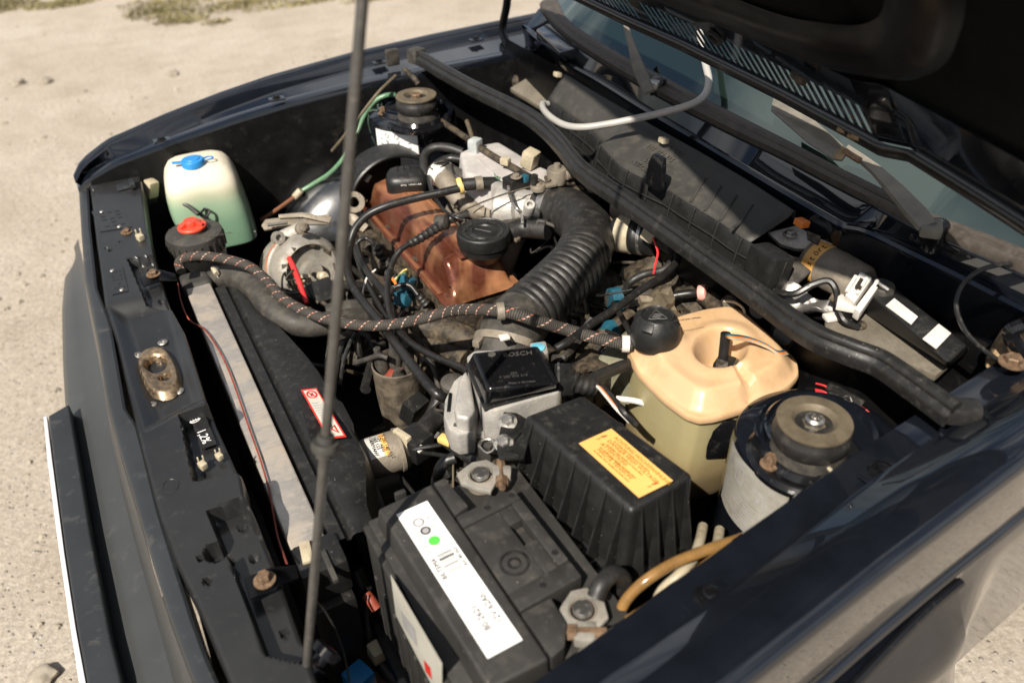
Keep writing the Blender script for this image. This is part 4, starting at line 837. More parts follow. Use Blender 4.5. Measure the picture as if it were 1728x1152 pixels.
# ================================================================ air flow meter
def airflow():
    t = thing('airflow_meter', 'cast aluminium air flow meter with a glossy black lettered cover', 'air flow meter', (.255, -.30, .76))
    base = [(0.242,-0.2343,0.862),(0.2553,-0.2283,0.862),(0.3277,-0.2648,0.862),(0.3104,-0.3447,0.862),(0.3031,-0.349,0.862),(0.2282,-0.3413,0.862),(0.2159,-0.3319,0.862)]
    bt = [(p[0], p[1], .80) for p in base]
    frus('meter_body', [(p[0], p[1], .8615) for p in base], bt, M_ALU, t, .004)
    top = [(0.2372,-0.2643,0.889),(0.3089,-0.2913,0.889),(0.2938,-0.3644,0.889),(0.2226,-0.3316,0.889)]; bo = [(0.2355,-0.2482,0.863),(0.3253,-0.2691,0.863),(0.3102,-0.3436,0.863),(0.2187,-0.3325,0.863)]
    cov = frus('cover', top, bo, M_GLOSSP, t, .006, 4)
    rim = [(0.2336,-0.2473,0.8632),(0.3276,-0.2679,0.8632),(0.3108,-0.3466,0.8632),(0.2161,-0.3347,0.8632)]; frus('cover_rim', rim, [(p[0], p[1], .859) for p in rim], M_PLAST, t, .002)
    xd = Vector((0.3031,-0.2988,0.89))-Vector((0.2389,-0.2734,0.89)); yd = Vector((0.2366,-0.2655,0.89))-Vector((0.2221,-0.3327,0.89))
    txt('BOSCH', .0105, M_EMBG, (0.2638,-0.2908,0.8894), xd, yd, cov); lathe('emblem', (0.2547,-0.28,0.8892), [(.0046, 0), (.0046, .0006), (.0038, .0006), (.0036, .0002), (0, .0002)], M_EMBG, cov, 20)
    txt('0 280 202 210', .0055, M_EMB, (0.2423,-0.3233,0.8894), xd, yd, cov); txt('Made in Germany', .0042, M_EMBG, (0.2461,-0.3374,0.8894), xd, yd, cov); txt('12V', .0048, M_EMBG, (0.2567,-0.3231,0.8894), xd, yd, cov)
    ear = [(0.2363,-0.2291,0.835),(0.2216,-0.2366,0.835),(0.1974,-0.2637,0.835),(0.1841,-0.29,0.835),(0.1802,-0.3133,0.835),(0.1852,-0.3264,0.835),(0.2032,-0.3322,0.835),(0.2244,-0.3012,0.835),(0.241,-0.2478,0.835)]
    prism('flange', ear, .80, .833, M_ALU, t, .004)
    e2 = [(0.2349,-0.2464,0.853),(0.2188,-0.2605,0.853),(0.1924,-0.3042,0.853),(0.1888,-0.3184,0.853),(0.1998,-0.3293,0.853),(0.2126,-0.3181,0.853),(0.231,-0.2676,0.853)]; frus('flange_hump', e2, [(p[0], p[1], .83) for p in e2], M_ALU, t, .005, 3)
    for a, b in (((0.2076,-0.2582,0.834), (0.1924,-0.2863,0.834)), ((0.1884,-0.3099,0.834), (0.1977,-0.3187,0.834))): tube('flange_slot', [a, b], .0022, M_WELL, t, 6, 2)
    lo = [(0.225,-0.2857,0.823),(0.2548,-0.3077,0.823),(0.2365,-0.3397,0.823),(0.2067,-0.3203,0.823)]; prism('lower_casting', lo, .78, .822, M_ALU, t, .004)
    blk = [(0.3147,-0.2602,0.872),(0.3345,-0.2661,0.872),(0.3263,-0.2875,0.872),(0.3114,-0.2936,0.872),(0.3097,-0.2751,0.872)]; prism('corner_boss', blk, .82, .871, M_ALU, t, .003)
    c = Vector((0.319,-0.2745,0.8716)); lathe('blue_seal', c, [(.0085, 0), (.0085, .0008), (.007, .0012), (0, .0012)], mat('pale_blue_paint', (.12, .42, .55), .5, dirt=(.3, .3, .25), da=.2, dsc=90), t, 24)
    br = [(0.2362,-0.3429,0.858),(0.2478,-0.3519,0.858),(0.2562,-0.3747,0.858),(0.2207,-0.418,0.858),(0.198,-0.4051,0.858),(0.204,-0.388,0.858)]; b = slab('bracket', br, .004, M_PLAST, t, .001)
    for p in [(0.2314,-0.3618,0.859),(0.2128,-0.3876,0.857)]: bolt(p, .0068, M_STEEL, b, 'bolt', (-.25, -.25, .93), .007)
    for q in ([(0.2182,-0.3788,0.862),(0.2356,-0.3855,0.862),(0.2233,-0.3923,0.862)], [(0.203,-0.4025,0.862),(0.2162,-0.4161,0.862),(0.2132,-0.4032,0.862)]): slab('gusset', q, .006, M_PLAST, b, .001)
    # multi-pin plug with a ribbed boot
    g = box('plug', (0.321,-0.3322,0.862), (.022, .034, .024), M_PLAST, t, .004, (0, 0, -28)); box('plug_spring', (0.3147,-0.3307,0.874), (.003, .034, .003), M_STEEL, g, .0008, (0, 0, -30))
    p = spline([(0.3228,-0.3333,0.862),(0.3282,-0.3414,0.862),(0.3375,-0.3486,0.858),(0.3493,-0.3532,0.852)], 8); sweep('boot', p, lambda s, i: .0135-.0045*(i/len(p))+.0022*math.sin(i*1.6)*(1 if i < 12 else .3), M_RUB, g, 14)
airflow()
# ================================================================ coolant tank
def coolant():
    t = thing('coolant_tank', 'cream plastic coolant expansion tank with a black domed cap', 'coolant tank', (.49, -.40, .66))
    out = [(0.4278,-0.3108,0.845),(0.4427,-0.2968,0.845),(0.466,-0.2855,0.845),(0.5149,-0.2837,0.845),(0.5588,-0.289,0.845),(0.5953,-0.3009,0.845),(0.6049,-0.3223,0.845),(0.6008,-0.3595,0.845),(0.5969,-0.3949,0.845),(0.5889,-0.4261,0.845),(0.5731,-0.4458,0.845),(0.5478,-0.4553,0.845),(0.4911,-0.4603,0.845),(0.4448,-0.4547,0.845),(0.4281,-0.4486,0.845),(0.4193,-0.4343,0.845),(0.4146,-0.3972,0.845),(0.4169,-0.3479,0.845)]
    O = [Vector(p) for p in out]; O.append(O[0]); P = []
    for i in range(len(O)-1): P += [O[i].lerp(O[i+1], k/6) for k in range(6)]
    for _ in range(2): P = [(P[i-1]+P[i]*2+P[(i+1) % len(P)])/4 for i in range(len(P))]
    c = sum(P, Vector())/len(P); P = [c+(p-c)*1.02 for p in P]; dip = Vector((0.5089,-0.3819,0.86)); g0 = Vector((0.5031,-0.4219,0.86)); g1 = Vector((0.4956,-0.457,0.86)); capc = Vector((0.4507,-0.3297,0.865)); n = len(P)
    cx = Vector((.86, .5, 0)).normalized()
    rows = []
    ts = [i/54 for i in range(55)]
    for tt in ts:
        r = []
        for p in P:
            q = c.lerp(p, tt)
            z = .8475+.021*(1-sstep(.74, .96, tt)*1.0)**.8
            d = q-dip; a = d.dot(cx); b_ = d.dot(Vector((-cx.y, cx.x, 0))); e = math.hypot(a/.042, b_/.031)
            z -= .040*sstep(1.05, .45, e); z += .0035*sstep(1.6, 1.15, e)*sstep(.8, 1.1, e)
            w = g1-g0; s = max(0, min(1, (q-g0).dot(w)/w.dot(w))); dd = (q-(g0+w*s)); dd.z = 0
            z -= .010*sstep(.0085, .002, dd.length)*sstep(1, .88, tt)
            z += .004*sstep(.042, .030, (Vector((q.x, q.y, 0))-Vector((capc.x, capc.y, 0))).length)
            r.append((q.x, q.y, z))
        r.append(r[0]); rows.append(r)
    rows += [[(p.x+(p.x-c.x)*.012, p.y+(p.y-c.y)*.012, .845) for p in P+[P[0]]], [(p.x+(p.x-c.x)*.014, p.y+(p.y-c.y)*.014, .842) for p in P+[P[0]]], [(p.x+(p.x-c.x)*.008, p.y+(p.y-c.y)*.008, .838) for p in P+[P[0]]], [(p.x-(p.x-c.x)*.05, p.y-(p.y-c.y)*.05, .836) for p in P+[P[0]]]]
    grid('tank_top', rows, M_TANK, t)
    def ring(k, z): return [(c.x+(p.x-c.x)*k, c.y+(p.y-c.y)*k+.012*(.84-z)/.12, z) for p in P+[P[0]]]
    grid('tank_wall', [ring(.955, .837), ring(.945, .82), ring(.93, .79), ring(.915, .766), ring(.90, .73), ring(.885, .69), ring(.8, .67), ring(.1, .67)], M_SIDE, t)
    cc = Vector((capc.x, capc.y, .868))
    cap = lathe('cap', cc, [(.0295, 0), (.0305, .006), (.0305, .012), (.029, .022), (.0255, .031), (.0205, .037), (.0195, .0385), (.0185, .0372), (.0165, .0366), (.002, .0366), (0, .0366)], M_PLAST, t, 48)
    for k in range(4):
        a = R(30+90*k); u = Vector((math.cos(a), math.sin(a), 0)); v = Vector((-u.y, u.x, 0))
        q = [cc+u*.018+v*s*.005+Vector((0, 0, .0392)) for s in (-1, 1)]+[cc+u*.0285+v*s*.0062+Vector((0, 0, .031)) for s in (1, -1)]
        frus('cap_grip', q, [p-Vector((0, 0, .012))-u*.004 for p in q], M_PLAST, cap, .0012)
    a_ = [cc+Vector((.0125*math.cos(R(k)), .0125*math.sin(R(k)), .0368)) for k in (62, 182, 302)]
    tube('cap_triangle', [a_[0], a_[0].lerp(a_[1], .5), a_[1], a_[1].lerp(a_[2], .5), a_[2], a_[2].lerp(a_[0], .5), a_[0]], .0009, M_EMB, cap, 6, 2)
    m = sum(a_, Vector())/3
    for k in (-.003, .0, .003): tube('cap_wave', [m+Vector((k-.004, k*.6+.003, 0)), m+Vector((k, k*.6, 0)), m+Vector((k+.003, k*.6-.004, 0))], .0007, M_EMB, cap, 5, 2)
    txt('NICHT IN HEISSEM ZUSTAND OFFNEN', .0032, M_EMB, cc+Vector((-.011, -.0135, .0367)), (1, -.3, 0), (.3, 1, 0), cap)
    # level sensor with plug and wires
    s = box('sensor_plug', dip+Vector((.004, -.006, -.020)), (.026, .022, .026), M_PLAST, t, .003, (0, 0, 30)); tube('plug_sleeve', [dip+Vector((.004, -.002, -.008)), dip+Vector((.006, .001, .012)), dip+Vector((.007, .003, .026))], .0062, M_PLAST, s, 14, 4)
    box('plug_clip', dip+Vector((-.006, -.012, -.006)), (.003, .014, .012), M_STEEL, s, .0005, (0, 0, 30)); box('plug_clip', dip+Vector((.012, -.016, -.008)), (.014, .003, .004), M_STEEL, s, .0005, (0, 0, 30))
    e = dip+Vector((.007, .003, .025))
    for k, (m_, dy) in enumerate(((M_ORANGE, .0), (M_BLUEC, .0025), (M_CREAM, -.0022))):
        tube('sensor_wire', [e+Vector((0, 0, -.003))]+[Vector(p)+Vector((0, dy, dy*.5)) for p in [(0.509,-0.3937,0.893),(0.5318,-0.3998,0.885),(0.5503,-0.4115,0.876),(0.5614,-0.4231,0.868),(0.5778,-0.4208,0.862)]], .0013, m_, s, 6, 6)
    tube('return_hose', [(0.3974,-0.3313,0.8),(0.415,-0.3466,0.8),(0.4336,-0.3634,0.795)], .0038, M_WHITEW, t, 8, 5)
    # black holder on the near side
    slab('holder', [(0.448,-0.4413,0.815),(0.4645,-0.4489,0.83),(0.4793,-0.4621,0.83),(0.4766,-0.4621,0.8),(0.4746,-0.4502,0.77),(0.4539,-0.4394,0.765)], .006, M_GLOSSP, t, .003)
coolant()
# ================================================================ strut mounts
def mount(cx, cy, zt, r, lab, hexr):
    t = thing('strut_mount', lab, 'strut mount', (cx, cy, zt-.055), 'suspension strut mounts')
    lathe('mount_base', (cx, cy, zt-.052), [(r*1.62, -.004), (r*1.64, .002), (r*1.5, .006), (r*1.22, .004), (r*1.10, .010)], M_GLOSSP, t, 56)
    lathe('mount_bearing', (cx, cy, zt-.055), [(r*1.03, .0), (r*1.01, .018), (r*.95, .024), (r*.95, .027)], M_RUBD, t, 56)
    lathe('mount_rubber', (cx, cy, zt-.030), [(r*.96, .0), (r*1.04, .006), (r*1.06, .012), (r*1.03, .018), (r*.97, .021), (r*.96, .025)], M_RUB, t, 56)
    lathe('mount_plate', (cx, cy, zt), [(0, -.0165), (r*.5, -.0165), (r*1.0, -.0045), (r*1.02, -.002), (r*1.0, 0), (r*.62, .0012), (r*.54, -.001), (r*.47, -.009), (r*.4, -.0125), (0, -.0125)], M_DISC, t, 56)
    n = lathe('mount_nut', (cx, cy, zt-.0125), [(r*.36, 0), (r*.36, .006), (r*.3, .0085)], M_DISC, t, 6); lathe('strut_tip', (cx, cy, zt-.012), [(r*.27, .004), (r*.26, .013), (r*.2, .015), (r*.11, .015), (r*.10, .009), (0, .009)], M_STEEL if hexr else M_RUST, n, 24)
    return t
pn = (0.472,-0.5622,0.912); pf_ = (0.4853,0.4908,0.912)
tn = mount(pn[0], pn[1], .912, .0365, 'larger looking strut mount with brown steel plate beside the cream coolant tank', True)
tf = mount(pf_[0], pf_[1], .912, .0385, 'strut mount with rusty centre nut on the far tower above the white green sticker', False)
def tower_details():
    T = [o for o in CAR.children if o.name.startswith('strut_tower')]
    far = min(T, key=lambda o: -WL[o.name].y); near = max(T, key=lambda o: -WL[o.name].y)
    bolt((0.4283,-0.556,0.865), .0062, M_RUST, near, 'bolt', (0, 0, 1), .012); bolt((0.431,0.5388,0.87), .006, M_RUST, far, 'bolt', (0, 0, 1), .012)
    def arc(par, cx, cy, top, rad, a0, a1, z0, z1, m, nm, off=.0006):
        def rr(z):
            h = z-(top-.3); return (rad*1.12+(rad*1.02-rad*1.12)*h/.2 if h < .2 else rad*1.02+(rad-rad*1.02)*(h-.2)/.085)+off
        return lathe(nm, (cx, cy, 0), [(rr(z0+(z1-z0)*k/6)-.0005*0, z0+(z1-z0)*k/6) for k in range(7)], m, par, 24, (0, 0, 1), a0, a1)
    s = arc(near, *TN, .862, .089, 148, 208,   .772, .858, M_WORN, 'tower_sticker')
    def arn(a0, a1, z0, z1, m, nm, off): return arc(near, *TN, .862, .089, a0-39, a1-39, z0+.052, z1+.052, m, nm, off)
    for k in range(9): arn(206+(k % 3)*3, 232-(k % 4)*3, .722+.0045*k, .7236+.0045*k, M_GREY, 'sticker_print', .0011)
    for k in range(5): arn(188, 199-(k % 3)*2, .735+.006*k, .7366+.006*k, M_GREY, 'sticker_print', .0011)
    for a0, a1, z0, z1 in ((203, 212, .775, .777), (203, 204, .775, .795), (211.5, 212.5, .775, .795), (203, 212, .795, .797), (222, 232, .783, .785), (231, 232, .77, .785), (238, 241, .74, .775), (226, 229, .772, .778), (192, 198, .78, .782), (192, 193, .78, .792), (214, 222, .768, .7695)): arn(a0, a1, z0, z1, M_GREY, 'sticker_diagram', .0011)
    def pt(ang, z): r = .0917; return Vector((TN[0]+r*math.cos(R(ang-39)), TN[1]+r*math.sin(R(ang-39)), z+.052))
    e = pt(242, .728); ring = [pt(242+3.4*math.cos(q*math.pi/8), .728+.006*math.sin(q*math.pi/8)) for q in range(17)]; tube('sticker_emblem', ring, .0007, M_GREY, s, 4, 1)
    for A, B in (((240, .7325), (241, .7288)), ((241, .7288), (242, .7325)), ((242, .7325), (243, .7288)), ((243, .7288), (244, .7325)), ((240, .7275), (241, .7235)), ((241, .7235), (242, .7268)), ((242, .7268), (243, .7235)), ((243, .7235), (244, .7275))): tube('sticker_emblem', [pt(*A), pt(*B)], .0006, M_GREY, s, 4, 1)
    def arf(a0, a1, z0, z1, m, nm, off=.0006): return arc(far, *TF, .866, .088, a0-4, a1-4, z0+.034, z1+.034, m, nm, off)
    s = arf(200, 258, .748, .818, M_WHITE, 'belt_sticker'); arf(200, 220, .748, .764, M_GREENL, 'sticker_corner', .0010)
    def pf(ang, z): r = .0908; return Vector((TF[0]+r*math.cos(R(ang-4)), TF[1]+r*math.sin(R(ang-4)), z+.034))
    for a, z, r in ((219, .811, .0045), (232, .811, .0050), (219, .799, .003)): tube('belt_diagram', [pf(a+r/.0012*math.cos(q*math.pi/6)*.62, z+r*math.sin(q*math.pi/6)) for q in range(13)], .0006, M_GREY, s, 4, 1)
    tube('belt_diagram', [pf(219, .799), pf(222, .79), pf(222, .778), pf(224, .768), pf(229, .774), pf(233, .78), pf(231, .79), pf(235, .80), pf(232, .808)], .0006, M_GREY, s, 4, 3)
    for a, z in ((208, .80), (208, .79), (246, .795), (246, .785)): arf(a, a+4, z, z+.003, M_GREY, 'sticker_print', .0011)
    for k in range(4): arf(225, 250, .752+.003*k, .7531+.003*k, M_GREY, 'sticker_print', .0011)
    for k in range(2): arf(204, 216, .753+.005*k, .755+.005*k, M_WHITE, 'sticker_print', .0015)
tower_details()
# ================================================================ washer tank, steering fluid reservoir
def ringloft(name, c, hx, hy, rings, m, parent, ex=4., n=56, rot=0.):
    rows = []
    for k, z, dx, dy in rings:
        r = []
        for i in range(n+1):
            t = 2*math.pi*i/n; cs, sn = math.cos(t), math.sin(t)
            x = abs(cs)**(2/ex)*(1 if cs > 0 else -1)*hx*k; y = abs(sn)**(2/ex)*(1 if sn > 0 else -1)*hy*k
            r.append((c[0]+x*math.cos(rot)-y*math.sin(rot)+dx, c[1]+x*math.sin(rot)+y*math.cos(rot)+dy, z))
        rows.append(r)
    return grid(name, rows, m, parent)
def washer():
    t = thing('washer_tank', 'milky washer fluid tank with green fluid and a blue cap', 'washer tank', (.08, .60, .55))
    c = (.077, .604); hx, hy = .068, .066
    ringloft('tank_top', c, hx, hy, [(.02, .829, 0, .012), (.45, .829, 0, .012), (.62, .827, 0, .01), (.78, .822, 0, .006), (.9, .812, 0, .002), (.97, .798, 0, 0), (1, .785, 0, 0), (1.02, .772, 0, 0), (1.04, .755, .001, -.001), (1.055, .73, .003, -.003), (1.06, .71, .004, -.004), (1.06, .69, .005, -.005), (1.04, .68, .006, -.006), (.98, .676, .006, -.006), (.1, .676, 0, 0)], M_WASHG, t, 4.5, 64, -.12)
    cc = Vector((0.0693,0.5918,0.836)); cap = lathe('cap', cc, [(.021, -.008), (.021, .002), (.0195, .004), (.014, .0045), (.013, .0062), (0, .0066)], M_BLUE, t, 36)
    slab('cap_tab', [cc+Vector(p) for p in ((-.019, .006, .003), (-.036, .012, .003), (-.036, .004, .003), (-.019, -.004, .003))], .003, M_BLUE, cap, .001)
    tube('cap_ring', [cc+Vector((.020+.008-.009*math.cos(q), -.004+.007*math.sin(q), .001)) for q in [i*.7 for i in range(10)]], .0014, M_BLUE, cap, 6, 3)
    g = box('washer_pump', (0.0856,0.5797,0.745), (.03, .022, .034), M_CREAM, t, .005, (0, 0, 20)); tube('pump_tube', [(0.0841,0.5665,0.76),(0.0896,0.5407,0.75),(0.0995,0.5561,0.72),(0.101,0.5625,0.68)], .006, M_WIRE, g, 8, 5); tube('pump_ring', [(0.0623,0.5347,0.765),(0.0515,0.525,0.76),(0.0601,0.52,0.755),(0.0695,0.5261,0.762),(0.0623,0.5347,0.765)], .0022, M_WIRE, g, 6, 5)
    tube('pump_lead', [(0.0086,0.5949,0.77),(0.022,0.5583,0.78),(0.0364,0.5388,0.775),(0.0478,0.5163,0.765)], .0038, M_WIRE, t, 6, 6)
    k = box('wire_plug', (-0.0122,0.6539,0.775), (.022, .02, .034), M_CREAM, t, .004, (15, 10, 30)); box('plug_housing', (-0.0225,0.6657,0.755), (.03, .024, .026), M_PLAST, k, .003, (0, 0, 20))
washer()
def reservoir():
    t = thing('steering_fluid_reservoir', 'round black reservoir with a red winged cap in front of the washer tank', 'fluid reservoir', (.028, .43, .66))
    c = Vector((0.025,0.4251,0.778)); r = .0485
    lathe('reservoir_lid', c, [(r*.9, -.034), (r*.985, -.03), (r, -.004), (r*.98, 0), (r*.9, .0022), (r*.5, .004), (r*.46, .010), (r*.44, .0105), (0, .0105)], M_PLASTG, t, 56)
    for k in range(24):
        a = R(15*k); box('lid_grip', c+Vector((r*1.0*math.cos(a), r*1.0*math.sin(a), -.018)), (.003, .004, .022), M_PLASTG, t, .001, (0, 0, 15*k))
    lathe('reservoir_body', c, [(r*.93, -.034), (r*.93, -.07), (r*.7, -.12), (r*.66, -.125)], M_PLAST, t, 40)
    txt('NUR HYDRAULIKOEL', .008, M_EMBG, c+Vector((-.018, -.035, .0026)), (1, -.1, 0), (.1, 1, 0), t); txt('MAX', .008, M_EMBG, c+Vector((.026, .012, .0026)), (.2, -1, 0), (1, .2, 0), t); txt('MIN', .008, M_EMBG, c+Vector((-.036, .014, .0026)), (.3, .9, 0), (-.9, .3, 0), t)
    cap = lathe('red_cap', c, [(.0245, .010), (.0245, .013), (.023, .0145), (.012, .0152), (.012, .023), (.011, .0245), (0, .0247)], M_RED, t, 40)
    for k in range(3):
        a = R(200+120*k); u = Vector((math.cos(a), math.sin(a), 0)); v = Vector((-u.y, u.x, 0)); q = [c+u*.010-v*.004, c+u*.022-v*.003, c+u*.022+v*.003, c+u*.010+v*.004]
        frus('cap_wing', [p+Vector((0, 0, .0245)) for p in q[:1]]+[q[1]+Vector((0, 0, .019)), q[2]+Vector((0, 0, .019))]+[q[3]+Vector((0, 0, .0245))], [p+Vector((0, 0, .013)) for p in q], M_RED, cap, .0012)
reservoir()
# ================================================================ radiator, shroud
def radiator():
    t = thing('radiator', 'bare metal radiator rail with black plastic end tanks behind the front crossmember', 'radiator', (0, 0, .36))
    o = box('radiator_rail', (.0, -.0015, .7275), (.040, .622, .025), M_RAD, t, .0025, seg=3)
    mk('radiator_core', [(-.017, .30, .714), (-.017, -.31, .714), (-.017, -.31, .36), (-.017, .30, .36)], [(0, 1, 2, 3)], M_GRIME, t, False)
    e = box('end_tank', (0.0054,-0.3312,0.716), (.054, .05, .05), M_PLAST, t, .006); box('tank_clip', (-0.0057,-0.3243,0.742), (.012, .03, .006), M_CREAM, e, .001, (0, 0, -8)); box('tank_rib', Vector((0.0109,-0.3551,0.742)), (.006, .046, .006), M_PLASTG, e, .001); box('tank_foot', (.005, -.345, .58), (.05, .045, .22), M_PLAST, e, .004)
    box('end_tank', (.0, .335, .715), (.050, .052, .056), M_PLASTG, t, .012, seg=4); box('tank_foot', (0, .335, .56), (.046, .05, .26), M_PLAST, t, .004)
    g = slab('bracket', [(-0.0803,0.2834,0.796),(-0.0503,0.2922,0.796),(-0.0278,0.3058,0.775),(-0.0278,0.2921,0.77),(-0.0521,0.2588,0.796),(-0.0783,0.2545,0.796)], .003, M_WELL, t, .001); bolt((-0.0601,0.2797,0.797), .0070, M_RUST, g)
    g = slab('bracket', [(-0.0738,-0.3699,0.794),(-0.0489,-0.3731,0.796),(-0.0225,-0.3637,0.775),(-0.0246,-0.3797,0.772),(-0.0463,-0.3969,0.796),(-0.0755,-0.3988,0.794)], .003, M_WELL, t, .001); bolt((-0.0571,-0.3868,0.797), .0072, M_RUST, g, 'bolt', (0, 0, 1), .009)
    tube('rail_wire', [(-0.0284,0.3256,0.745),(-0.0338,0.2652,0.744),(-0.0318,0.2067,0.744),(-0.0169,0.1672,0.745),(-0.0084,0.0951,0.745),(-0.0075,0.0231,0.745),(-0.0113,-0.088,0.745),(-0.0138,-0.1617,0.745),(-0.0179,-0.2166,0.745),(-0.0235,-0.2561,0.745),(-0.0281,-0.2935,0.745),(-0.0299,-0.344,0.76)], .0012, M_DKRED, t, 6, 6)
    pass
radiator()
def shroud():
    t = thing('fan_shroud', 'black plastic radiator fan shroud with a red and white warning sticker', 'fan shroud', (.06, 0, .45))
    rows = []
    for i in range(50):
        y = .30-i*.0126; d = sstep(.12, .0, abs(y+.06))
        w = .082+.030*sstep(.26, -.02, y)-.030*sstep(-.18, -.30, y)
        rows.append([(.0225, y, .71), (.0225, y, .730), (.026, y, .733), (.040, y, .733), (.042, y, .728), (.046, y, .726), (.050, y, .732), (.054, y, .7335), (w-.016, y, .731), (w-.004, y, .727), (w, y, .718), (w+.004, y, .69), (w+.004, y, .62)])
    o = grid('shroud_panel', rows, M_PLAST, t)
    bm = bmesh.new(); c = Vector((.085, -.08, .52))
    lathe('fan_ring', c, [(.19, -.02), (.197, -.018), (.197, .03), (.19, .032), (.186, .03), (.186, -.02)], M_PLAST, t, 64, (1, 0, 0))
    h = lathe('fan_hub', c+Vector((.005, 0, 0)), [(.05, -.01), (.055, .02), (.04, .05), (.036, .09), (0, .095)], M_PLAST, t, 32, (1, 0, 0))
    for k in range(5):
        a = R(72*k+20); u = Vector((0, math.cos(a), math.sin(a))); v = Vector((0, -u.z, u.y))
        q = [c+u*.05-v*.025, c+u*.17-v*.045, c+u*.17+v*.035, c+u*.05+v*.025]; frus('fan_blade', [q[0]+Vector((.012, 0, 0)), q[1]+Vector((.02, 0, 0)), q[2]-Vector((.012, 0, 0)), q[3]-Vector((.006, 0, 0))], [p+Vector((-.003 if i > 1 else .009, 0, 0))-Vector((.0, 0, 0)) for i, p in enumerate([q[0], q[1], q[2]-Vector((.012, 0, 0)), q[3]-Vector((.006, 0, 0))])], M_PLAST, h, .0008)
    for q in ([(0.0621,0.2699,0.73),(0.0647,0.2449,0.72),(0.068,0.2044,0.71),(0.0681,0.1759,0.69),(0.0631,0.1825,0.69),(0.0588,0.2181,0.705)], [(0.0612,0.1919,0.72),(0.0681,0.1825,0.7),(0.0828,0.1803,0.66),(0.0861,0.171,0.66),(0.0731,0.1796,0.7)]): slab('cowl_tab', q, .003, M_CREAM, t, .0006)
    # wide cover over the fan with the sticker
    cv = [((0.0667,-0.0365,0.742)), ((0.0968,-0.0626,0.742)), ((0.114,-0.0931,0.738)), ((0.115,-0.132,0.728)), ((0.0975,-0.1902,0.715)), ((0.0761,-0.2336,0.69)), ((0.0516,-0.2513,0.72)), ((0.0487,-0.1976,0.735))]
    slab('fan_cover', cv, .004, M_PLAST, t, .0015, 2)
    L = Face((0.0703,-0.0481,0.7436), (0.0901,-0.0551,0.7436), (0.0682,-0.1588,0.7405)); L.v += (Vector((0.0702,-0.1575,0.7405))-L.o)-L.v
    lab = frus('warning_sticker', [L.p(a, b, .0018) for a, b in ((0, 0), (1, 0), (1.25, 1), (.15, 1))], [L.p(a, b, .0008) for a, b in ((0, 0), (1, 0), (1.25, 1), (.15, 1))], M_REDI, t, 0)
    frus('sticker_field', [L.p(a, b, .0021) for a, b in ((.12, .03), (.93, .03), (1.14, .97), (.24, .97))], [L.p(a, b, .0018) for a, b in ((.12, .03), (.93, .03), (1.14, .97), (.24, .97))], M_PAPER, lab, 0)
    for k in range(7): L.patch('sticker_print', .22+.02*k, .62+.03*k+.1*(k % 2), .30+.05*k, .318+.05*k, M_GREY, lab, .0026, .0002)
    tube('sticker_symbol', [L.p(.52+.3*math.cos(q), .13+.07*math.sin(q), .0024) for q in [i*.7 for i in range(10)]], .0011, M_REDI, lab, 5, 2); tube('sticker_symbol', [L.p(.34, .08, .0024), L.p(.70, .18, .0024)], .001, M_REDI, lab, 5, 2); L.patch('sticker_symbol', .42, .62, .10, .16, M_INK, lab, .0025, .0002)
    tube('sticker_symbol', [L.p(.62, .84, .0024), L.p(.88, .78, .0024), L.p(.92, .92, .0024), L.p(.62, .84, .0024)], .0011, M_REDI, lab, 5, 1); L.patch('sticker_symbol', .48, .75, .70, .80, M_INK, lab, .0025, .0002)
shroud()
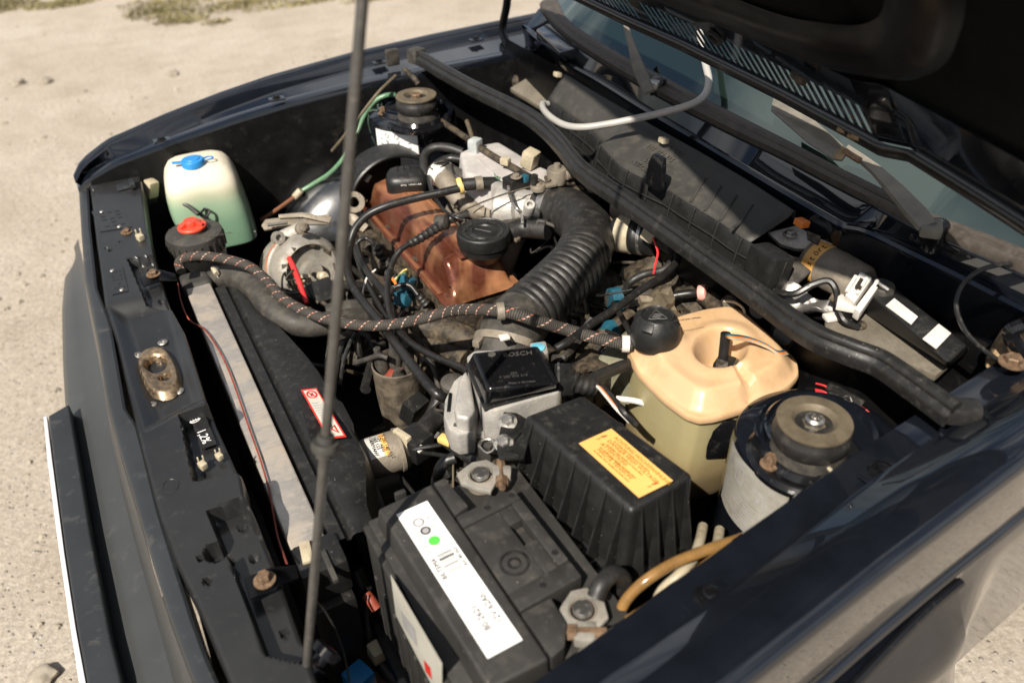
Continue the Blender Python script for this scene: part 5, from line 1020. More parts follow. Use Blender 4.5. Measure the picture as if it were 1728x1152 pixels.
# ================================================================ engine
def engine():
    t = thing('engine', 'transverse engine with a copper brown valve cover and greasy cylinder head', 'engine', (.39, .24, .35))
    rows = []; ny = 70
    fl = spline([(0.3391,0.4452,0.752),(0.3426,0.3183,0.748),(0.3445,0.186,0.745),(0.3362,0.0674,0.742),(0.3511,0.0237,0.742)], 6)
    def xl(y):
        return interp(sorted([(p.y, p.x) for p in fl]), y)[0]
    y0, y1 = .040, .425
    for i in range(ny):
        y = y1+(y0-y1)*i/(ny-1); e0 = sstep(y0-.004, y0+.045, y); e1 = sstep(y1+.004, y1-.03, y); e = min(e0**.75, e1**.75)
        a = .338+.010*sstep(.22, .23, y)*0; b = .452-.024*sstep(.13, .165, y)
        hl = .052*e; hr = .056*e; wl = .013+.020*(1-e); wr = .012+.02*(1-e); mid = (a+b)/2
        rr = [(a-.010, y, .741), (a-.010, y, .7445), (a-.0085, y, .746), (a-.001, y, .7465), (a+.002, y, .748)]
        n = 6
        for k in range(n+1): s = k/n*math.pi/2; rr.append((a+.003+wl*(.35*k/n+.65*(1-math.cos(s))), y, .748+hl*math.sin(s)))
        x0 = rr[-1][0]; x1 = b-.003-wr
        for k in range(1, 7): f = k/7; rr.append((x0+(x1-x0)*f, y, .748+hl+(hr-hl)*f+.0035*e*math.sin(math.pi*f)))
        for k in range(n+1): s = (1-k/n)*math.pi/2; rr.append((b-.003-wr*(.35*(1-k/n)+.65*(1-math.cos(s))), y, .748+hr*math.sin(s)))
        rr += [(b-.002, y, .748), (b+.001, y, .7465), (b+.009, y, .746), (b+.010, y, .7445), (b+.010, y, .741)]
        rows.append(rr)
    rows = [[(p[0], y1+.010, p[2] if p[2] < .747 else .7465) for p in rows[0]]]+rows+[[(p[0], y0-.010, p[2] if p[2] < .747 else .7465) for p in rows[-1]]]
    v = grid('valve_cover', rows, M_COVER, t)
    for dx in (.010, -.012): tube('cover_ridge', [(.395+dx, .20, .8035), (.395+dx, .30, .804), (.394+dx, .39, .8015)], .0026, M_COVER, v, 8, 4)
    slab('cover_pad', [(.372, .150, .8075), (.436, .150, .8075), (.434, .068, .8055), (.372, .068, .805)], .006, M_COVER, v, .0024, 3)
    strip = box('cover_strip', (.3335, .235, .7485), (.007, .33, .003), M_COPPER, v, .001)
    for p in [(0.3468,0.3167,0.75),(0.3455,0.187,0.75),(0.3486,0.0595,0.748),(0.3348,0.4334,0.752)]:
        s = bolt(p, .0062, M_GRIME, v, 'stud', (0, 0, 1), .008); lathe('stud_tip', Vector(p), [(.0034, .006), (.0034, .016), (0, .017)], M_WELL, s, 12)
    box('cylinder_head', (.392, .235, .68), (.125, .40, .12), M_GRIME, t, .006)
    box('engine_block', (.395, .225, .48), (.2, .43, .28), M_GRIME, t, .02)
    for k in range(4): box('exhaust_boss', (.322, .12+.085*k, .70), (.05, .05, .05), M_GRIME, t, .012, (0, 25, 0)); lathe('plug_well', (.318, .09+.085*k, .70), [(.014, 0), (.014, .02), (.011, .022)], M_GRIME, t, 16, (-.6, 0, .8))
    # filler cap on the far end
    c = Vector((0.3981,0.3481,0.806)); ringloft('oil_filler_cap', (c.x, c.y), .036, .028, [(1.0, .797, 0, 0), (1.06, .80, 0, 0), (1.06, .818, 0, 0), (1.0, .826, 0, .001), (.86, .831, 0, .003), (.5, .834, 0, .004), (.02, .8345, 0, .004)], M_PLAST, t, 3.2, 56, -.4)
    txt('OIL 10W-40', .007, M_WHITEW, (0.3664,0.2958,0.8335), (.85, -.35, 0), (.35, .85, 0), t)
    for k in range(3): box('cap_grip_rib', c+Vector((-.012+.01*k, .014-.004*k, .027)), (.005, .018, .006), M_PLAST, t, .002, (0, 0, -22))
    # upper timing belt cover: black arched band at the far end
    cc = Vector((.400, .45, .738)); rows = []
    for i in range(40):
        a = R(200-i*4.9); r = .084+.012*math.sin(R(i*4.5)); o = []
        for dr, dy in ((.0, -.03), (.004, -.031), (.007, -.028), (.007, .028), (.004, .03), (0, .03)): o.append((cc.x+(r+dr)*math.cos(a), cc.y+dy, cc.z+(r+dr)*math.sin(a)*.95))
        rows.append(o)
    tb = grid('timing_belt_cover', rows, M_PLAST, t); 
    rows2 = [[(cc.x+.09*q*math.cos(R(200-i*4.9)), cc.y+.026, cc.z+.09*q*math.sin(R(200-i*4.9))) for q in (0, .5, 1.05)] for i in range(40)]; grid('cover_back', rows2, M_PLAST, tb)
    box('cover_clip', (0.3485,0.4395,0.8), (.016, .03, .012), M_PLASTG, tb, .002, (0, -50, 0))
    g = lathe('lifting_eye', (0.3077,0.3985,0.772), [(.010, -.004), (.020, -.004), (.021, 0), (.020, .004), (.010, .004), (.010, -.004)], M_ALUD, t, 32, (-.1, -.75, .66)); slab('eye_plate', [(0.2894,0.3964,0.762),(0.3037,0.3844,0.755),(0.3183,0.3603,0.74),(0.3046,0.3583,0.73),(0.2875,0.384,0.74)], .006, M_ALUD, g, .002)
    # crankcase breather: wide round cap
    c = Vector((0.4151,0.071,0.84)); r = .0405
    b = lathe('breather_cap', c, [(r*.6, -.05), (r*.82, -.036), (r*.95, -.032), (r*.97, -.022), (r*1.03, -.020), (r*1.04, -.006), (r*1.02, -.001), (r*.97, .0008), (r*.92, -.0012), (r*.58, -.0028), (r*.54, -.0012), (r*.44, .0002), (r*.40, -.002), (r*.1, -.0034), (0, -.0034)], M_PLAST, t, 64)
    u = Vector((.6, -.8, 0)); tube('cap_ridge', [c+u*-.014+Vector((0, 0, -.001)), c+u*.014+Vector((0, 0, -.001))], .0011, M_EMB, b, 6, 2)
    for k, ch in enumerate('OIL SEPARATOR NOT TO BE OPENED MADE IN W GERMANY'):
        if ch == ' ': continue
        a = R(250-k*6.6); d = Vector((math.cos(a), math.sin(a), 0)); txt(ch, .0062, M_EMB, c+d*r*.68+Vector((0, 0, -.0012)), (d.y, -d.x, 0), d, b, 'lettering', .0004)
    tube('breather_outlet', [(0.4519,0.073,0.82),(0.4863,0.0667,0.825),(0.5115,0.0344,0.83)], .017, M_RUB, t, 14, 6)
    # cover side plate with the notch beside the breather
    slab('breather_bracket', [(0.3937,0.2065,0.8),(0.4171,0.1924,0.8),(0.3942,0.1274,0.795),(0.4044,0.1091,0.79),(0.3846,0.1131,0.785),(0.3773,0.1476,0.79)], .004, M_COPPER, t, .001)
engine()
def intake():
    t = thing('intake_manifold', 'pale rough cast intake manifold with throttle body and linkage', 'intake manifold', (.55, .22, .70))
    top = [(0.4905,0.3133,0.862),(0.5219,0.3245,0.862),(0.572,0.3185,0.862),(0.5756,0.279,0.862),(0.5826,0.1983,0.862),(0.5894,0.169,0.862),(0.5684,0.1307,0.862),(0.5419,0.126,0.862),(0.5088,0.1617,0.862),(0.4721,0.1946,0.862),(0.4618,0.2332,0.862)]
    frus('plenum', top, [((p[0]-.548)*1.06+.548-.004, (p[1]-.23)*1.06+.23-.004, .80) for p in top], M_ALUP, t, .009, 4)
    for k in range(4): tube('runner', [(.545, .30-.062*k, .81), (.50, .30-.062*k, .80), (.462, .30-.065*k, .74), (.45, .30-.065*k, .70)], .021, M_ALUD, t, 14, 6)
    tube('casting_seam', [(0.5008,0.2618,0.8635),(0.4987,0.2207,0.8635),(0.4992,0.1862,0.863)], .0016, M_ALUP, t, 6, 3)
    # throttle body facing the intake boot
    c = Vector((0.5207,0.1129,0.83)); ax = (Vector((0.551,0.0835,0.835))-c).normalized()
    lathe('throttle_body', c, [(.032, -.055), (.036, -.05), (.036, -.02), (.030, -.015), (.030, .012), (.036, .014), (.037, .05)], M_ALU, t, 40, ax)
    box('throttle_flange', (0.5041,0.1341,0.825), (.02, .085, .075), M_ALU, t, .006, (0, 0, 25))
    lathe('throttle_boss', (0.4858,0.0488,0.868), [(.009, -.01), (.0095, .012), (.008, .014), (.0045, .014), (.004, .006), (0, .006)], M_ALU, t, 24, (-.2, -.5, .8))
    g = box('linkage_box', (0.5119,0.1378,0.87), (.042, .026, .022), M_PLAST, t, .002, (0, 0, 14)); bolt((0.5058,0.1279,0.884), .006, M_ALUD, g); box('box_plug', (0.522,0.1276,0.878), (.01, .012, .012), M_BLUEC, g, .002, (0, 0, 14))
    a = tube('linkage_lever', [(0.4874,0.1204,0.875),(0.4738,0.0868,0.872),(0.471,0.0622,0.866),(0.477,0.058,0.858),(0.4732,0.0478,0.845)], .0026, M_STEEL, t, 8, 6); 
    tube('throttle_cable', [(0.3884,0.122,0.85),(0.4213,0.1128,0.862),(0.4682,0.1,0.875),(0.5189,0.0847,0.885),(0.5526,0.0771,0.892)], .0014, M_GRIME, t, 6, 8)
    tube('cable_end', [(0.5467,0.0782,0.891),(0.5602,0.0751,0.893),(0.5688,0.0749,0.894)], .0042, M_ORANGE, t, 10, 4); p = spline([(0.5653,0.0746,0.894),(0.5776,0.0748,0.895),(0.5928,0.0706,0.895)], 8); sweep('cable_spring', p, lambda s, i: .0075+.0018*(i % 2), M_ALUD, t, 12)
    s = lathe('linkage_pivot', (0.5193,0.0795,0.885), [(.012, -.006), (.0125, 0), (.011, .003), (.006, .0035), (.005, .006), (0, .006)], M_ALUD, t, 24); box('pivot_arm', (0.531,0.0773,0.884), (.034, .014, .005), M_ALUD, s, .0015, (0, 0, -8))
    tube('return_spring', [(0.5287,0.0829,0.875),(0.5616,0.0828,0.875),(0.5941,0.0813,0.88)], .005, M_GRIME, t, 8, 6); box('linkage_arm', (0.564,0.0869,0.88), (.05, .02, .006), M_GRIME, t, .002, (0, 10, -20)); box('linkage_arm', (0.5649,0.0605,0.87), (.05, .016, .006), M_GRIME, t, .002, (0, -10, -10)); box('linkage_arm', (0.5394,0.0638,0.87), (.016, .035, .01), M_GRIME, t, .002)
    lathe('dashpot', (0.5572,0.085,0.9), [(.015, -.02), (.0165, 0), (.015, .004), (.006, .005), (.005, .012), (0, .0125)], M_ALUD, t, 24); tube('stub', [(0.5128,0.0813,0.89),(0.5129,0.0793,0.905)], .0058, M_RUB, t, 10, 3)
    bolt((0.6002,0.0563,0.87), .008, M_CREAM, t, 'bolt', (.6, -.3, .7), .02); box('link_bracket', (0.6065,0.0587,0.86), (.03, .012, .016), M_ALUD, t, .003, (0, 0, 20))
intake()
# ================================================================ long rubber seal on the plenum wall
def seal():
    t = thing('bonnet_seal', 'long black rubber seal running across the bay below the windscreen', 'rubber seal', (.57, 0, .92))
    P = spline([(0.5486,0.6408,0.942),(0.5562,0.5914,0.942),(0.5586,0.5302,0.942),(0.5688,0.4059,0.942),(0.5815,0.3121,0.942),(0.5898,0.2342,0.942),(0.586,0.1629,0.942),(0.5744,0.0962,0.942),(0.5592,0.032,0.942),(0.5522,-0.0175,0.942),(0.5531,-0.0864,0.942),(0.5523,-0.1729,0.942),(0.551,-0.2983,0.942),(0.5492,-0.396,0.942),(0.5463,-0.4468,0.942),(0.5488,-0.4843,0.942),(0.5609,-0.5183,0.942),(0.5723,-0.5472,0.942),(0.5726,-0.5843,0.942),(0.5699,-0.6384,0.942)], 8)
    P = [p.copy() for p in P]
    sweep('seal_bulb', P, lambda s, i: .0070, M_SEAL, t, 16)
    rows = []
    for i, p in enumerate(P):
        T = (P[min(i+1, len(P)-1)]-P[max(i-1, 0)]).normalized(); s = Vector((-T.y, T.x, 0)); s = -s if s.x > 0 else s
        rows.append([p+s*a+Vector((0, 0, z)) for a, z in ((.002, .000), (.0072, -.002), (.0086, -.0042), (.0106, -.0058), (.0116, -.009), (.0112, -.020), (.009, -.021), (.0078, -.009), (.002, -.005))])
    grid('seal_channel', rows, M_SEAL, t)
    e = box('seal_end', Vector((0.5497,0.6356,0.936)), (.03, .03, .03), M_RUBD, t, .006, (0, 0, 20)); box('seal_foot', Vector((0.5834,-0.6363,0.93)), (.034, .022, .022), M_RUB, t, .006, (0, 0, -35))
seal()
# ================================================================ plenum: rain tray, wiper motor, fan control box and their neighbours
def tray():
    t = thing('rain_tray', 'long black plastic rain tray with raised lettering under the wiper cowl', 'rain tray', (.69, 0, .86))
    # shelf: rear edge under the cowl, front edge along the ribbed wall
    rear = [(0.7393,0.4281,0.938),(0.7331,0.2782,0.938),(0.7303,0.1424,0.938),(0.729,0.0563,0.938),(0.7294,-0.0494,0.938),(0.7256,-0.1616,0.938),(0.7178,-0.2538,0.938),(0.712,-0.3057,0.938)]
    ys = [.36-.0125*i for i in range(56)]
    rr = sorted([(p[1], p[0]) for p in rear])
    step = sorted([(p[1], p[0]) for p in [(0.6784,0.3228,0.915),(0.6671,0.1816,0.915),(0.6327,0.0187,0.915),(0.6383,-0.0412,0.915),(0.6472,-0.0884,0.915),(0.6464,-0.1385,0.915),(0.6485,-0.2013,0.915),(0.6457,-0.2569,0.915),(0.6512,-0.2873,0.915),(0.6581,-0.3752,0.915)]])
    rows = []; wall = []
    for y in ys:
        a = interp(rr, y)[0]; b = min(interp(step, y)[0], a-.012); fl = sstep(.13, .10, y)
        if y > .115: b = b+.02
        rows.append([(a+.004, y, .93), (a+.003, y, .940), (a-.001, y, .9415), (a-.004, y, .938), (a-.008, y, .9345)]+[(a-.008-(a-.008-b)*k/6, y, .9345-(.020*fl+.035*(1-fl))*(k/6)) for k in range(1, 7)])
        e = rows[-1][-1]
        wall.append([e, (e[0]-.002, y, e[2]-.002), (e[0]-.007, y, e[2]-.022), (e[0]-.014, y, e[2]-.05), (e[0]-.03, y, e[2]-.075)])
    hole = Vector((0.675,-0.3104,0.93))
    def cut(rws):
        return rws
    kk = [i for i, y in enumerate(ys) if y > -.275]
    s = grid('tray_shelf', [rows[i] for i in kk], M_PLASTG, t, .002); w = grid('tray_wall', [wall[i] for i in range(len(ys))], M_PLAST, t, .002)
    k = 0
    for i, y in enumerate(ys):                     # ribs on the wall
        if i % 4 == 1:
            q = wall[i]; tube('tray_rib', [Vector(p)+Vector((-.002, 0, .001)) for p in q], .0022, M_PLAST, w, 6, 3)
    for z0 in (.36, .72):
        tube('tray_ledge', [Vector(wall[i][1]).lerp(Vector(wall[i][3]), z0)+Vector((-.003, 0, 0)) for i in range(0, len(ys), 3)], .0018, M_PLAST, w, 6, 2)
    def onshelf(px):
        p = Vector(px); i = min(range(len(ys)), key=lambda j: abs(ys[j]-p.y)); r = rows[i]
        for a, b in zip(r[3:], r[4:]):
            if (a[0]-p.x)*(b[0]-p.x) <= 0: f = (a[0]-p.x)/(a[0]-b[0]+1e-9); return Vector((p.x, p.y, a[2]+(b[2]-a[2])*f+.0012))
        return Vector((p.x, p.y, r[7][2]+.0012))
    for a, b in (((0.6966,-0.1057,0.925), (0.6487,-0.1355,0.915)), ((0.6984,-0.1385,0.925), (0.649,-0.1673,0.915)), ((0.6977,-0.173,0.925), (0.6496,-0.2,0.915)), ((0.6977,-0.2065,0.925), (0.6369,-0.2386,0.915))):
        tube('tray_bead', [onshelf(a), onshelf(Vector(a).lerp(Vector(b), .5)), onshelf(b)], .0026, M_PLASTG, s, 8, 3)
    xd = Vector((0.6778,-0.0316,0.92))-Vector((0.6786,0.0321,0.92)); yd = Vector((0.7073,0.0415,0.93))-Vector((0.6555,0.0072,0.92)); up = Vector((0, 0, .0015)); xd.z = 0
    yd = (onshelf((0.6997,0.0244,0.93))-onshelf((0.6432,-0.0104,0.92)))
    for p, q, z in (((0.7095,0.0374,0.925), '(V) OOOO', .014), ((0.6889,0.0338,0.92), '165 819 415', .0135), ((0.6625,0.0029,0.92), 'W.XE', .0135), ((0.6475,0.0096,0.916), 'W-GERMANY', .0135)): txt(q, z, M_EMBG, onshelf(p)+up, xd, yd, s, 'lettering', .0006)
    # upright tab
    p = onshelf((0.631,-0.0785,0.915)); g = [p+Vector(v) for v in ((-.010, .017, -.004), (-.010, -.017, -.004), (-.008, -.0165, .03), (-.006, -.012, .045), (-.006, .010, .045), (-.008, .0155, .03))]
    frus('tray_tab', [q+Vector((.010, 0, 0)) for q in g], g, M_GLOSSP, t, .0025)
    for p in ((0.7055,0.0095,0.945), (0.7202,0.3597,0.945)): box('tray_clip', p, (.012, .014, .008), M_CREAM, t, .0015, (0, 10, 0))
    box('tray_clip', (0.6985,-0.2978,0.945), (.014, .016, .009), M_ORANGE, t, .0015, (0, 10, 0)); box('tray_peg', (0.6659,0.0613,0.916), (.006, .006, .008), M_WHITEW, t, .0015)
    box('tray_end', (0.6473,-0.3018,0.895), (.035, .05, .05), M_PLAST, t, .004, (0, 10, 0))
tray()
def wiper_motor():
    t = thing('wiper_motor', 'grey wiper motor drum with a yellow lettered band in the plenum', 'wiper motor', (.70, -.36, .84))
    a = Vector((0.7283,-0.3025,0.885)); b = Vector((0.7288,-0.383,0.885)); ax = (b-a).normalized(); L = (b-a).length
    lathe('motor_drum', a, [(.026, -.002), (.029, .004), (.029, L*.34), (.0285, L*.36), (.0285, L), (.024, L+.006), (0, L+.006)], M_ALUD, t, 48, ax)
    lathe('motor_label', a, [(.0294, .006), (.0294, .026)], M_YLAB, t, 48, ax)
    side = Vector((0, 0, 1)).cross(ax).normalized(); nn = side*(-.25 if side.x > 0 else .25)+Vector((0, 0, 1)); nn = (nn-ax*nn.dot(ax)).normalized()
    yd = -ax
    circ = ax.cross(nn).normalized()
    circ = circ if circ.x > 0 else -circ
    for k, ch in enumerate('stört nah'):
        if ch == ' ': continue
        an = (k-4.2)*.25; n2 = (nn*math.cos(an)+circ*math.sin(an)); tx = (circ*math.cos(an)-nn*math.sin(an)); up_ = n2.cross(tx)
        txt(ch, .0125, M_INK, a+ax*(.022 if up_.dot(ax) < 0 else .010)+n2*.0297, tx, up_, t)
    pl = [(0.6851,-0.2562,0.915),(0.7276,-0.265,0.918),(0.725,-0.2975,0.918),(0.7375,-0.3279,0.915),(0.7424,-0.3215,0.905),(0.7048,-0.2932,0.902),(0.6914,-0.2766,0.905)]
    g = slab('motor_plate', pl, .012, M_ALU, t, .004, 3); bolt((0.7027,-0.2784,0.917), .006, M_STEEL, g); slab('motor_plate_far', [(0.7112,-0.2958,0.93),(0.7163,-0.3171,0.93),(0.7047,-0.325,0.925),(0.704,-0.3067,0.925)], .004, M_GRIME, t, .001)
    slab('rubber_flap', [(0.6936,-0.2674,0.885),(0.7006,-0.289,0.892),(0.6974,-0.3288,0.89),(0.6726,-0.3327,0.88),(0.6677,-0.3073,0.875)], .004, M_RUBD, t, .001)
    grid('foil_duct', [[Vector((0.6612,-0.3178,0.87))+Vector((.05*u-.028*v, -.09*u-.03*v, .008*math.sin(9*u+4*v)+.006*math.sin(13*v))) for u in [i/14 for i in range(15)]] for v in [j/10 for j in range(11)]], mat('crumpled_foil', (.16, .15, .14), .35, .6, var=.4, bump=.8, bsc=40), t, .002)
    tube('motor_lead', [(0.6277,-0.338,0.885),(0.6371,-0.3622,0.892),(0.6563,-0.3716,0.905),(0.6692,-0.3826,0.912),(0.6706,-0.3957,0.905),(0.6612,-0.4106,0.895),(0.657,-0.428,0.885),(0.6698,-0.4412,0.878)], .0045, M_WIRE, t, 8, 8)
    tube('motor_lead', [(0.6749,-0.234,0.885),(0.6857,-0.2541,0.89),(0.7018,-0.2723,0.885)], .004, M_STEEL, t, 8, 5)
    slab('duct_piece', [(0.6939,-0.2774,0.89),(0.7055,-0.3084,0.895),(0.7001,-0.3132,0.89),(0.6897,-0.2832,0.885)], .004, M_TRAYG, t, .001)
wiper_motor()
def plenum_parts():
    t = thing('plenum_panel', 'bare grey brown metal panel below the fan control box', 'metal panel', (.68, -.47, .84))
    slab('panel_top', [(0.6508,-0.4058,0.872),(0.6937,-0.3702,0.874),(0.7117,-0.3921,0.876),(0.702,-0.4394,0.876),(0.7073,-0.5404,0.876),(0.6807,-0.5454,0.872),(0.6653,-0.4921,0.872),(0.6503,-0.466,0.872),(0.6408,-0.4428,0.872),(0.6386,-0.4191,0.872)], .01, M_TRAYG, t, .002)
    lathe('dark_stain_plug', (0.675,-0.4366,0.8768), [(.009, 0), (.008, .002), (0, .003)], M_GRIME, t, 14); box('panel_tab', (0.6586,-0.4084,0.877), (.020, .014, .006), M_WHITEW, t, .002, (0, 0, -15))
    slab('panel_side', [(0.6546,-0.4004,0.9),(0.674,-0.3915,0.905),(0.6785,-0.4219,0.9),(0.6844,-0.4177,0.878)], .003, M_DISC, t, .001)
    t = thing('fan_control_box', 'long black box with two white stickers in the near end of the plenum', 'control box', (.70, -.47, .86))
    b = frus('box_body', [(0.6914,-0.4294,0.912),(0.7275,-0.42,0.912),(0.7083,-0.5513,0.908),(0.6676,-0.5612,0.904)], [(0.7018,-0.4027,0.872),(0.7824,-0.3862,0.872),(0.7547,-0.5333,0.872),(0.7006,-0.5432,0.872)], M_PLAST, t, .005, 3)
    lathe('round_boss', (0.7093,-0.4281,0.913), [(.0155, -.01), (.0155, .004), (.014, .006), (0, .0062)], M_RUBD, t, 36)
    for q in ([(0.7067,-0.4503,0.9128),(0.7009,-0.4899,0.912),(0.6826,-0.4966,0.9118),(0.6874,-0.4554,0.9122)], [(0.7098,-0.5112,0.9118),(0.7077,-0.5299,0.911),(0.6711,-0.5408,0.9103),(0.6725,-0.5212,0.911)]):
        s = slab('sticker', q, .001, M_PAPER if q[0][1] > -.45 else M_WHITEW, t, 0)
        if q[0][1] > -.43:
            f = Face(q[3], q[2], q[0])
            for k in range(4): f.patch('sticker_print', .18+.2*k, .26+.2*k, .2, .8-.1*(k % 2), M_GREY, s, .0004, .0003)
    w = slab('white_frame', [(0.6517,-0.4414,0.912),(0.6948,-0.4251,0.922),(0.6968,-0.4324,0.922),(0.6537,-0.4491,0.91)], .016, M_WHITEW, t, .0015)
    slab('white_frame_plug', [(0.6613,-0.4168,0.914),(0.7023,-0.3989,0.924),(0.7042,-0.4158,0.924),(0.6611,-0.4324,0.912)], .012, M_WHITEW, w, .0015); slab('white_frame_slot', [(0.6724,-0.419,0.9242),(0.6914,-0.4092,0.9245),(0.6914,-0.4185,0.9245),(0.6722,-0.4275,0.924)], .002, M_GRIME, w, 0)
    for k in range(3): tube('frame_rib', [Vector((0.6639,-0.417,0.9175))+Vector((-.002+.012*k*.6, -.010*k, .001)), Vector((0.687,-0.4072,0.9265))+Vector((-.002+.012*k*.6, -.010*k, .001))], .0022, M_WHITEW, w, 6, 1)
    box('frame_tab', (0.6663,-0.4177,0.9), (.026, .022, .008), M_WHITEW, w, .0015, (0, 0, 40)); tube('frame_bar', [(0.6997,-0.4243,0.925),(0.7015,-0.4442,0.922)], .0025, M_STEEL, w, 6, 2)
plenum_parts()
# ================================================================ free hoses, wires and cables
def hose(name, lab, cat, pts, r, m, seg=12, n=8, grp=None, uvs=False):
    return info(tube(name, pts, r, m, None, seg, n, uvs), lab, cat, grp)
# prop rod with its rubber clip
ROD0 = Vector((-0.0472,-0.4981,0.8)); ROD1 = Vector((0.1114,-0.4129,1.3294)); RU = (ROD1-ROD0).normalized()
ROD = thing('prop_rod', 'thin steel prop rod standing at the front and holding the hood up', 'prop rod', ROD0)
tube('rod', [ROD0-RU*.005, ROD0+RU*.25, ROD0+RU*.86], .0042, M_ROD, ROD, 16, 6)
rc = ROD0+RU*((Vector((0.0198,-0.4343,1.004))-ROD0).dot(RU)); lathe('rod_clip', rc, [(.0045, -.010), (.0068, -.010), (.0072, -.004), (.0105, -.004), (.0115, 0), (.0105, .004), (.0072, .004), (.0068, .010), (.0045, .010)], M_PLASTG, ROD, 28, RU)
pv = lathe('rod_pivot', (-0.0345,-0.4901,0.785), [(.004, -.014), (.014, -.013), (.014, -.006), (.008, -.005), (.008, .003), (.015, .004), (.015, .012), (.010, .014), (0, .014)], M_GLOSSP, ROD, 28, (.85, .3, .4)); tube('rod_foot', [ROD0-RU*.005, ROD0+Vector((.006, .004, -.010)), Vector((-0.0345,-0.4901,0.785))], .0042, M_ROD, pv, 10, 4)
# braided hose from radiator to coolant tank
hose('braided_hose', 'black braided hose flecked with pale red, crossing from radiator to coolant tank', 'hose',
     [(-0.0178,0.3194,0.768),(-0.0154,0.3373,0.776),(-0.0003,0.3304,0.784),(0.0228,0.3094,0.79),(0.0538,0.2741,0.792),(0.0798,0.237,0.79),(0.0944,0.1867,0.786),(0.1007,0.136,0.784),(0.1159,0.09,0.784),(0.1413,0.0398,0.786),(0.1793,-0.0078,0.79),(0.2167,-0.0425,0.8),(0.2489,-0.0776,0.82),(0.2781,-0.105,0.838),(0.2876,-0.1633,0.872),(0.3076,-0.2165,0.893),(0.3353,-0.2415,0.885),(0.3708,-0.2533,0.866),(0.3947,-0.2843,0.864),(0.4177,-0.3086,0.862),(0.4275,-0.3171,0.862)], .0078, M_BRAID, 16, 8, None, True)
for nm, lab, p, ax, r in (('hose_clamp', 'small white clamp closing the braided hose at the coolant tank', (0.4206,-0.3119,0.863), (.8, -.5, 0), .0105), ('hose_clip', 'grey metal clip holding the braided hose on the ribbed duct', (0.3019,-0.2117,0.893), (.8, -.3, 0), .0112)):
    info(lathe(nm, p, [(r*.9, -.0045), (r, -.0045), (r*1.02, 0), (r, .0045), (r*.9, .0045)], M_WHITEW if 'white' in lab else M_ALUD, None, 24, ax), lab, 'hose clamp')
# big intake duct
def duct():
    t = thing('intake_duct', 'large ribbed black rubber intake duct curving down to the air flow meter', 'intake duct', (.42, -.1, .80))
    P = spline([(0.5319,0.095,0.835),(0.5441,0.0716,0.84),(0.555,0.0398,0.845),(0.5499,-0.0089,0.85),(0.527,-0.0571,0.852),(0.497,-0.0935,0.852)], 10)
    sweep('duct_elbow', P, lambda s, i: .0355+.0045*sstep(0, .09, s), M_RUB, t, 40)
    Q = spline([(0.51,-0.0775,0.852),(0.4768,-0.1083,0.852),(0.437,-0.1323,0.85),(0.3937,-0.1533,0.846),(0.358,-0.1664,0.84),(0.342,-0.176,0.838)], 34); 
    sweep('ribbed_section', Q, lambda s, i: .0368+.0034*abs(math.sin(s*math.pi/.0118))**.7, M_RUB, t, 48)
    C = spline([(0.354,-0.1705,0.84),(0.3355,-0.1815,0.838),(0.3196,-0.1977,0.832),(0.3086,-0.2097,0.82),(0.305,-0.2069,0.8)], 8); sweep('duct_collar', C, lambda s, i: (.0405 if s < .02 else .0425), M_RUBD, t, 40)
    lathe('duct_clamp', (0.541,0.0759,0.84), [(.0385, -.006), (.0405, -.006), (.041, 0), (.0405, .006), (.0385, .006)], M_STEEL, t, 48, Vector((0.5672,0.0186,0.845))-Vector((0.5319,0.095,0.835)))
    d = Vector((0.3053,-0.2102,0.81))-Vector((0.3316,-0.1855,0.838)); g = lathe('duct_clamp', (0.316,-0.2029,0.83), [(.0445, -.005), (.0468, -.005), (.047, 0), (.0468, .005), (.0445, .005)], M_ALUD, t, 48, d)
    box('clamp_screw', (0.2764,-0.2009,0.852), (.024, .010, .010), M_ALUD, g, .002, (0, 0, 35)); box('clamp_tag', (0.2907,-0.2413,0.876), (.012, .010, .003), M_WHITEW, g, .0006, (0, 0, -10))
duct()
hose('radiator_hose', 'thick black radiator hose bending from the radiator towards the engine', 'hose', [(0.031,0.3444,0.725),(0.0516,0.3225,0.735),(0.0739,0.2851,0.74),(0.0854,0.242,0.738),(0.0913,0.1963,0.73),(0.1064,0.1622,0.722),(0.1328,0.1413,0.715),(0.1693,0.1357,0.71),(0.2101,0.1419,0.7),(0.2541,0.1527,0.69)], [.0185, .0205, .0205, .0205, .0195, .0195, .019], M_RUBD, 24)
info(lathe('hose_clamp', (0.0417,0.3314,0.731), [(.019, -.005), (.0212, -.005), (.0212, .005), (.019, .005)], M_STEEL, None, 32, (.9, .1, .3)), 'steel clamp at the radiator end of the thick hose', 'hose clamp')
tube('clamp_screw', [(0.0325,0.3271,0.755),(0.0341,0.31,0.752)], .0045, M_CREAM, bpy.data.objects['hose_clamp.001'], 8, 2)
info(tube('cable_tie', [Vector((0.0951,0.1974,0.728))+Vector((.021*math.cos(q)*.75, -.021*math.cos(q)*.5, .0225*math.sin(q))) for q in [i*.45 for i in range(15)]], .0012, M_WIRE), 'thin black cable tie round the thick radiator hose', 'cable tie')
hose('coolant_hose', 'dusty hose stub with a clamp behind the prop rod', 'hose', [(0.1726,0.1755,0.7),(0.209,0.1682,0.7),(0.2448,0.1702,0.69),(0.2822,0.1907,0.67)], .019, M_RUBD, 20)
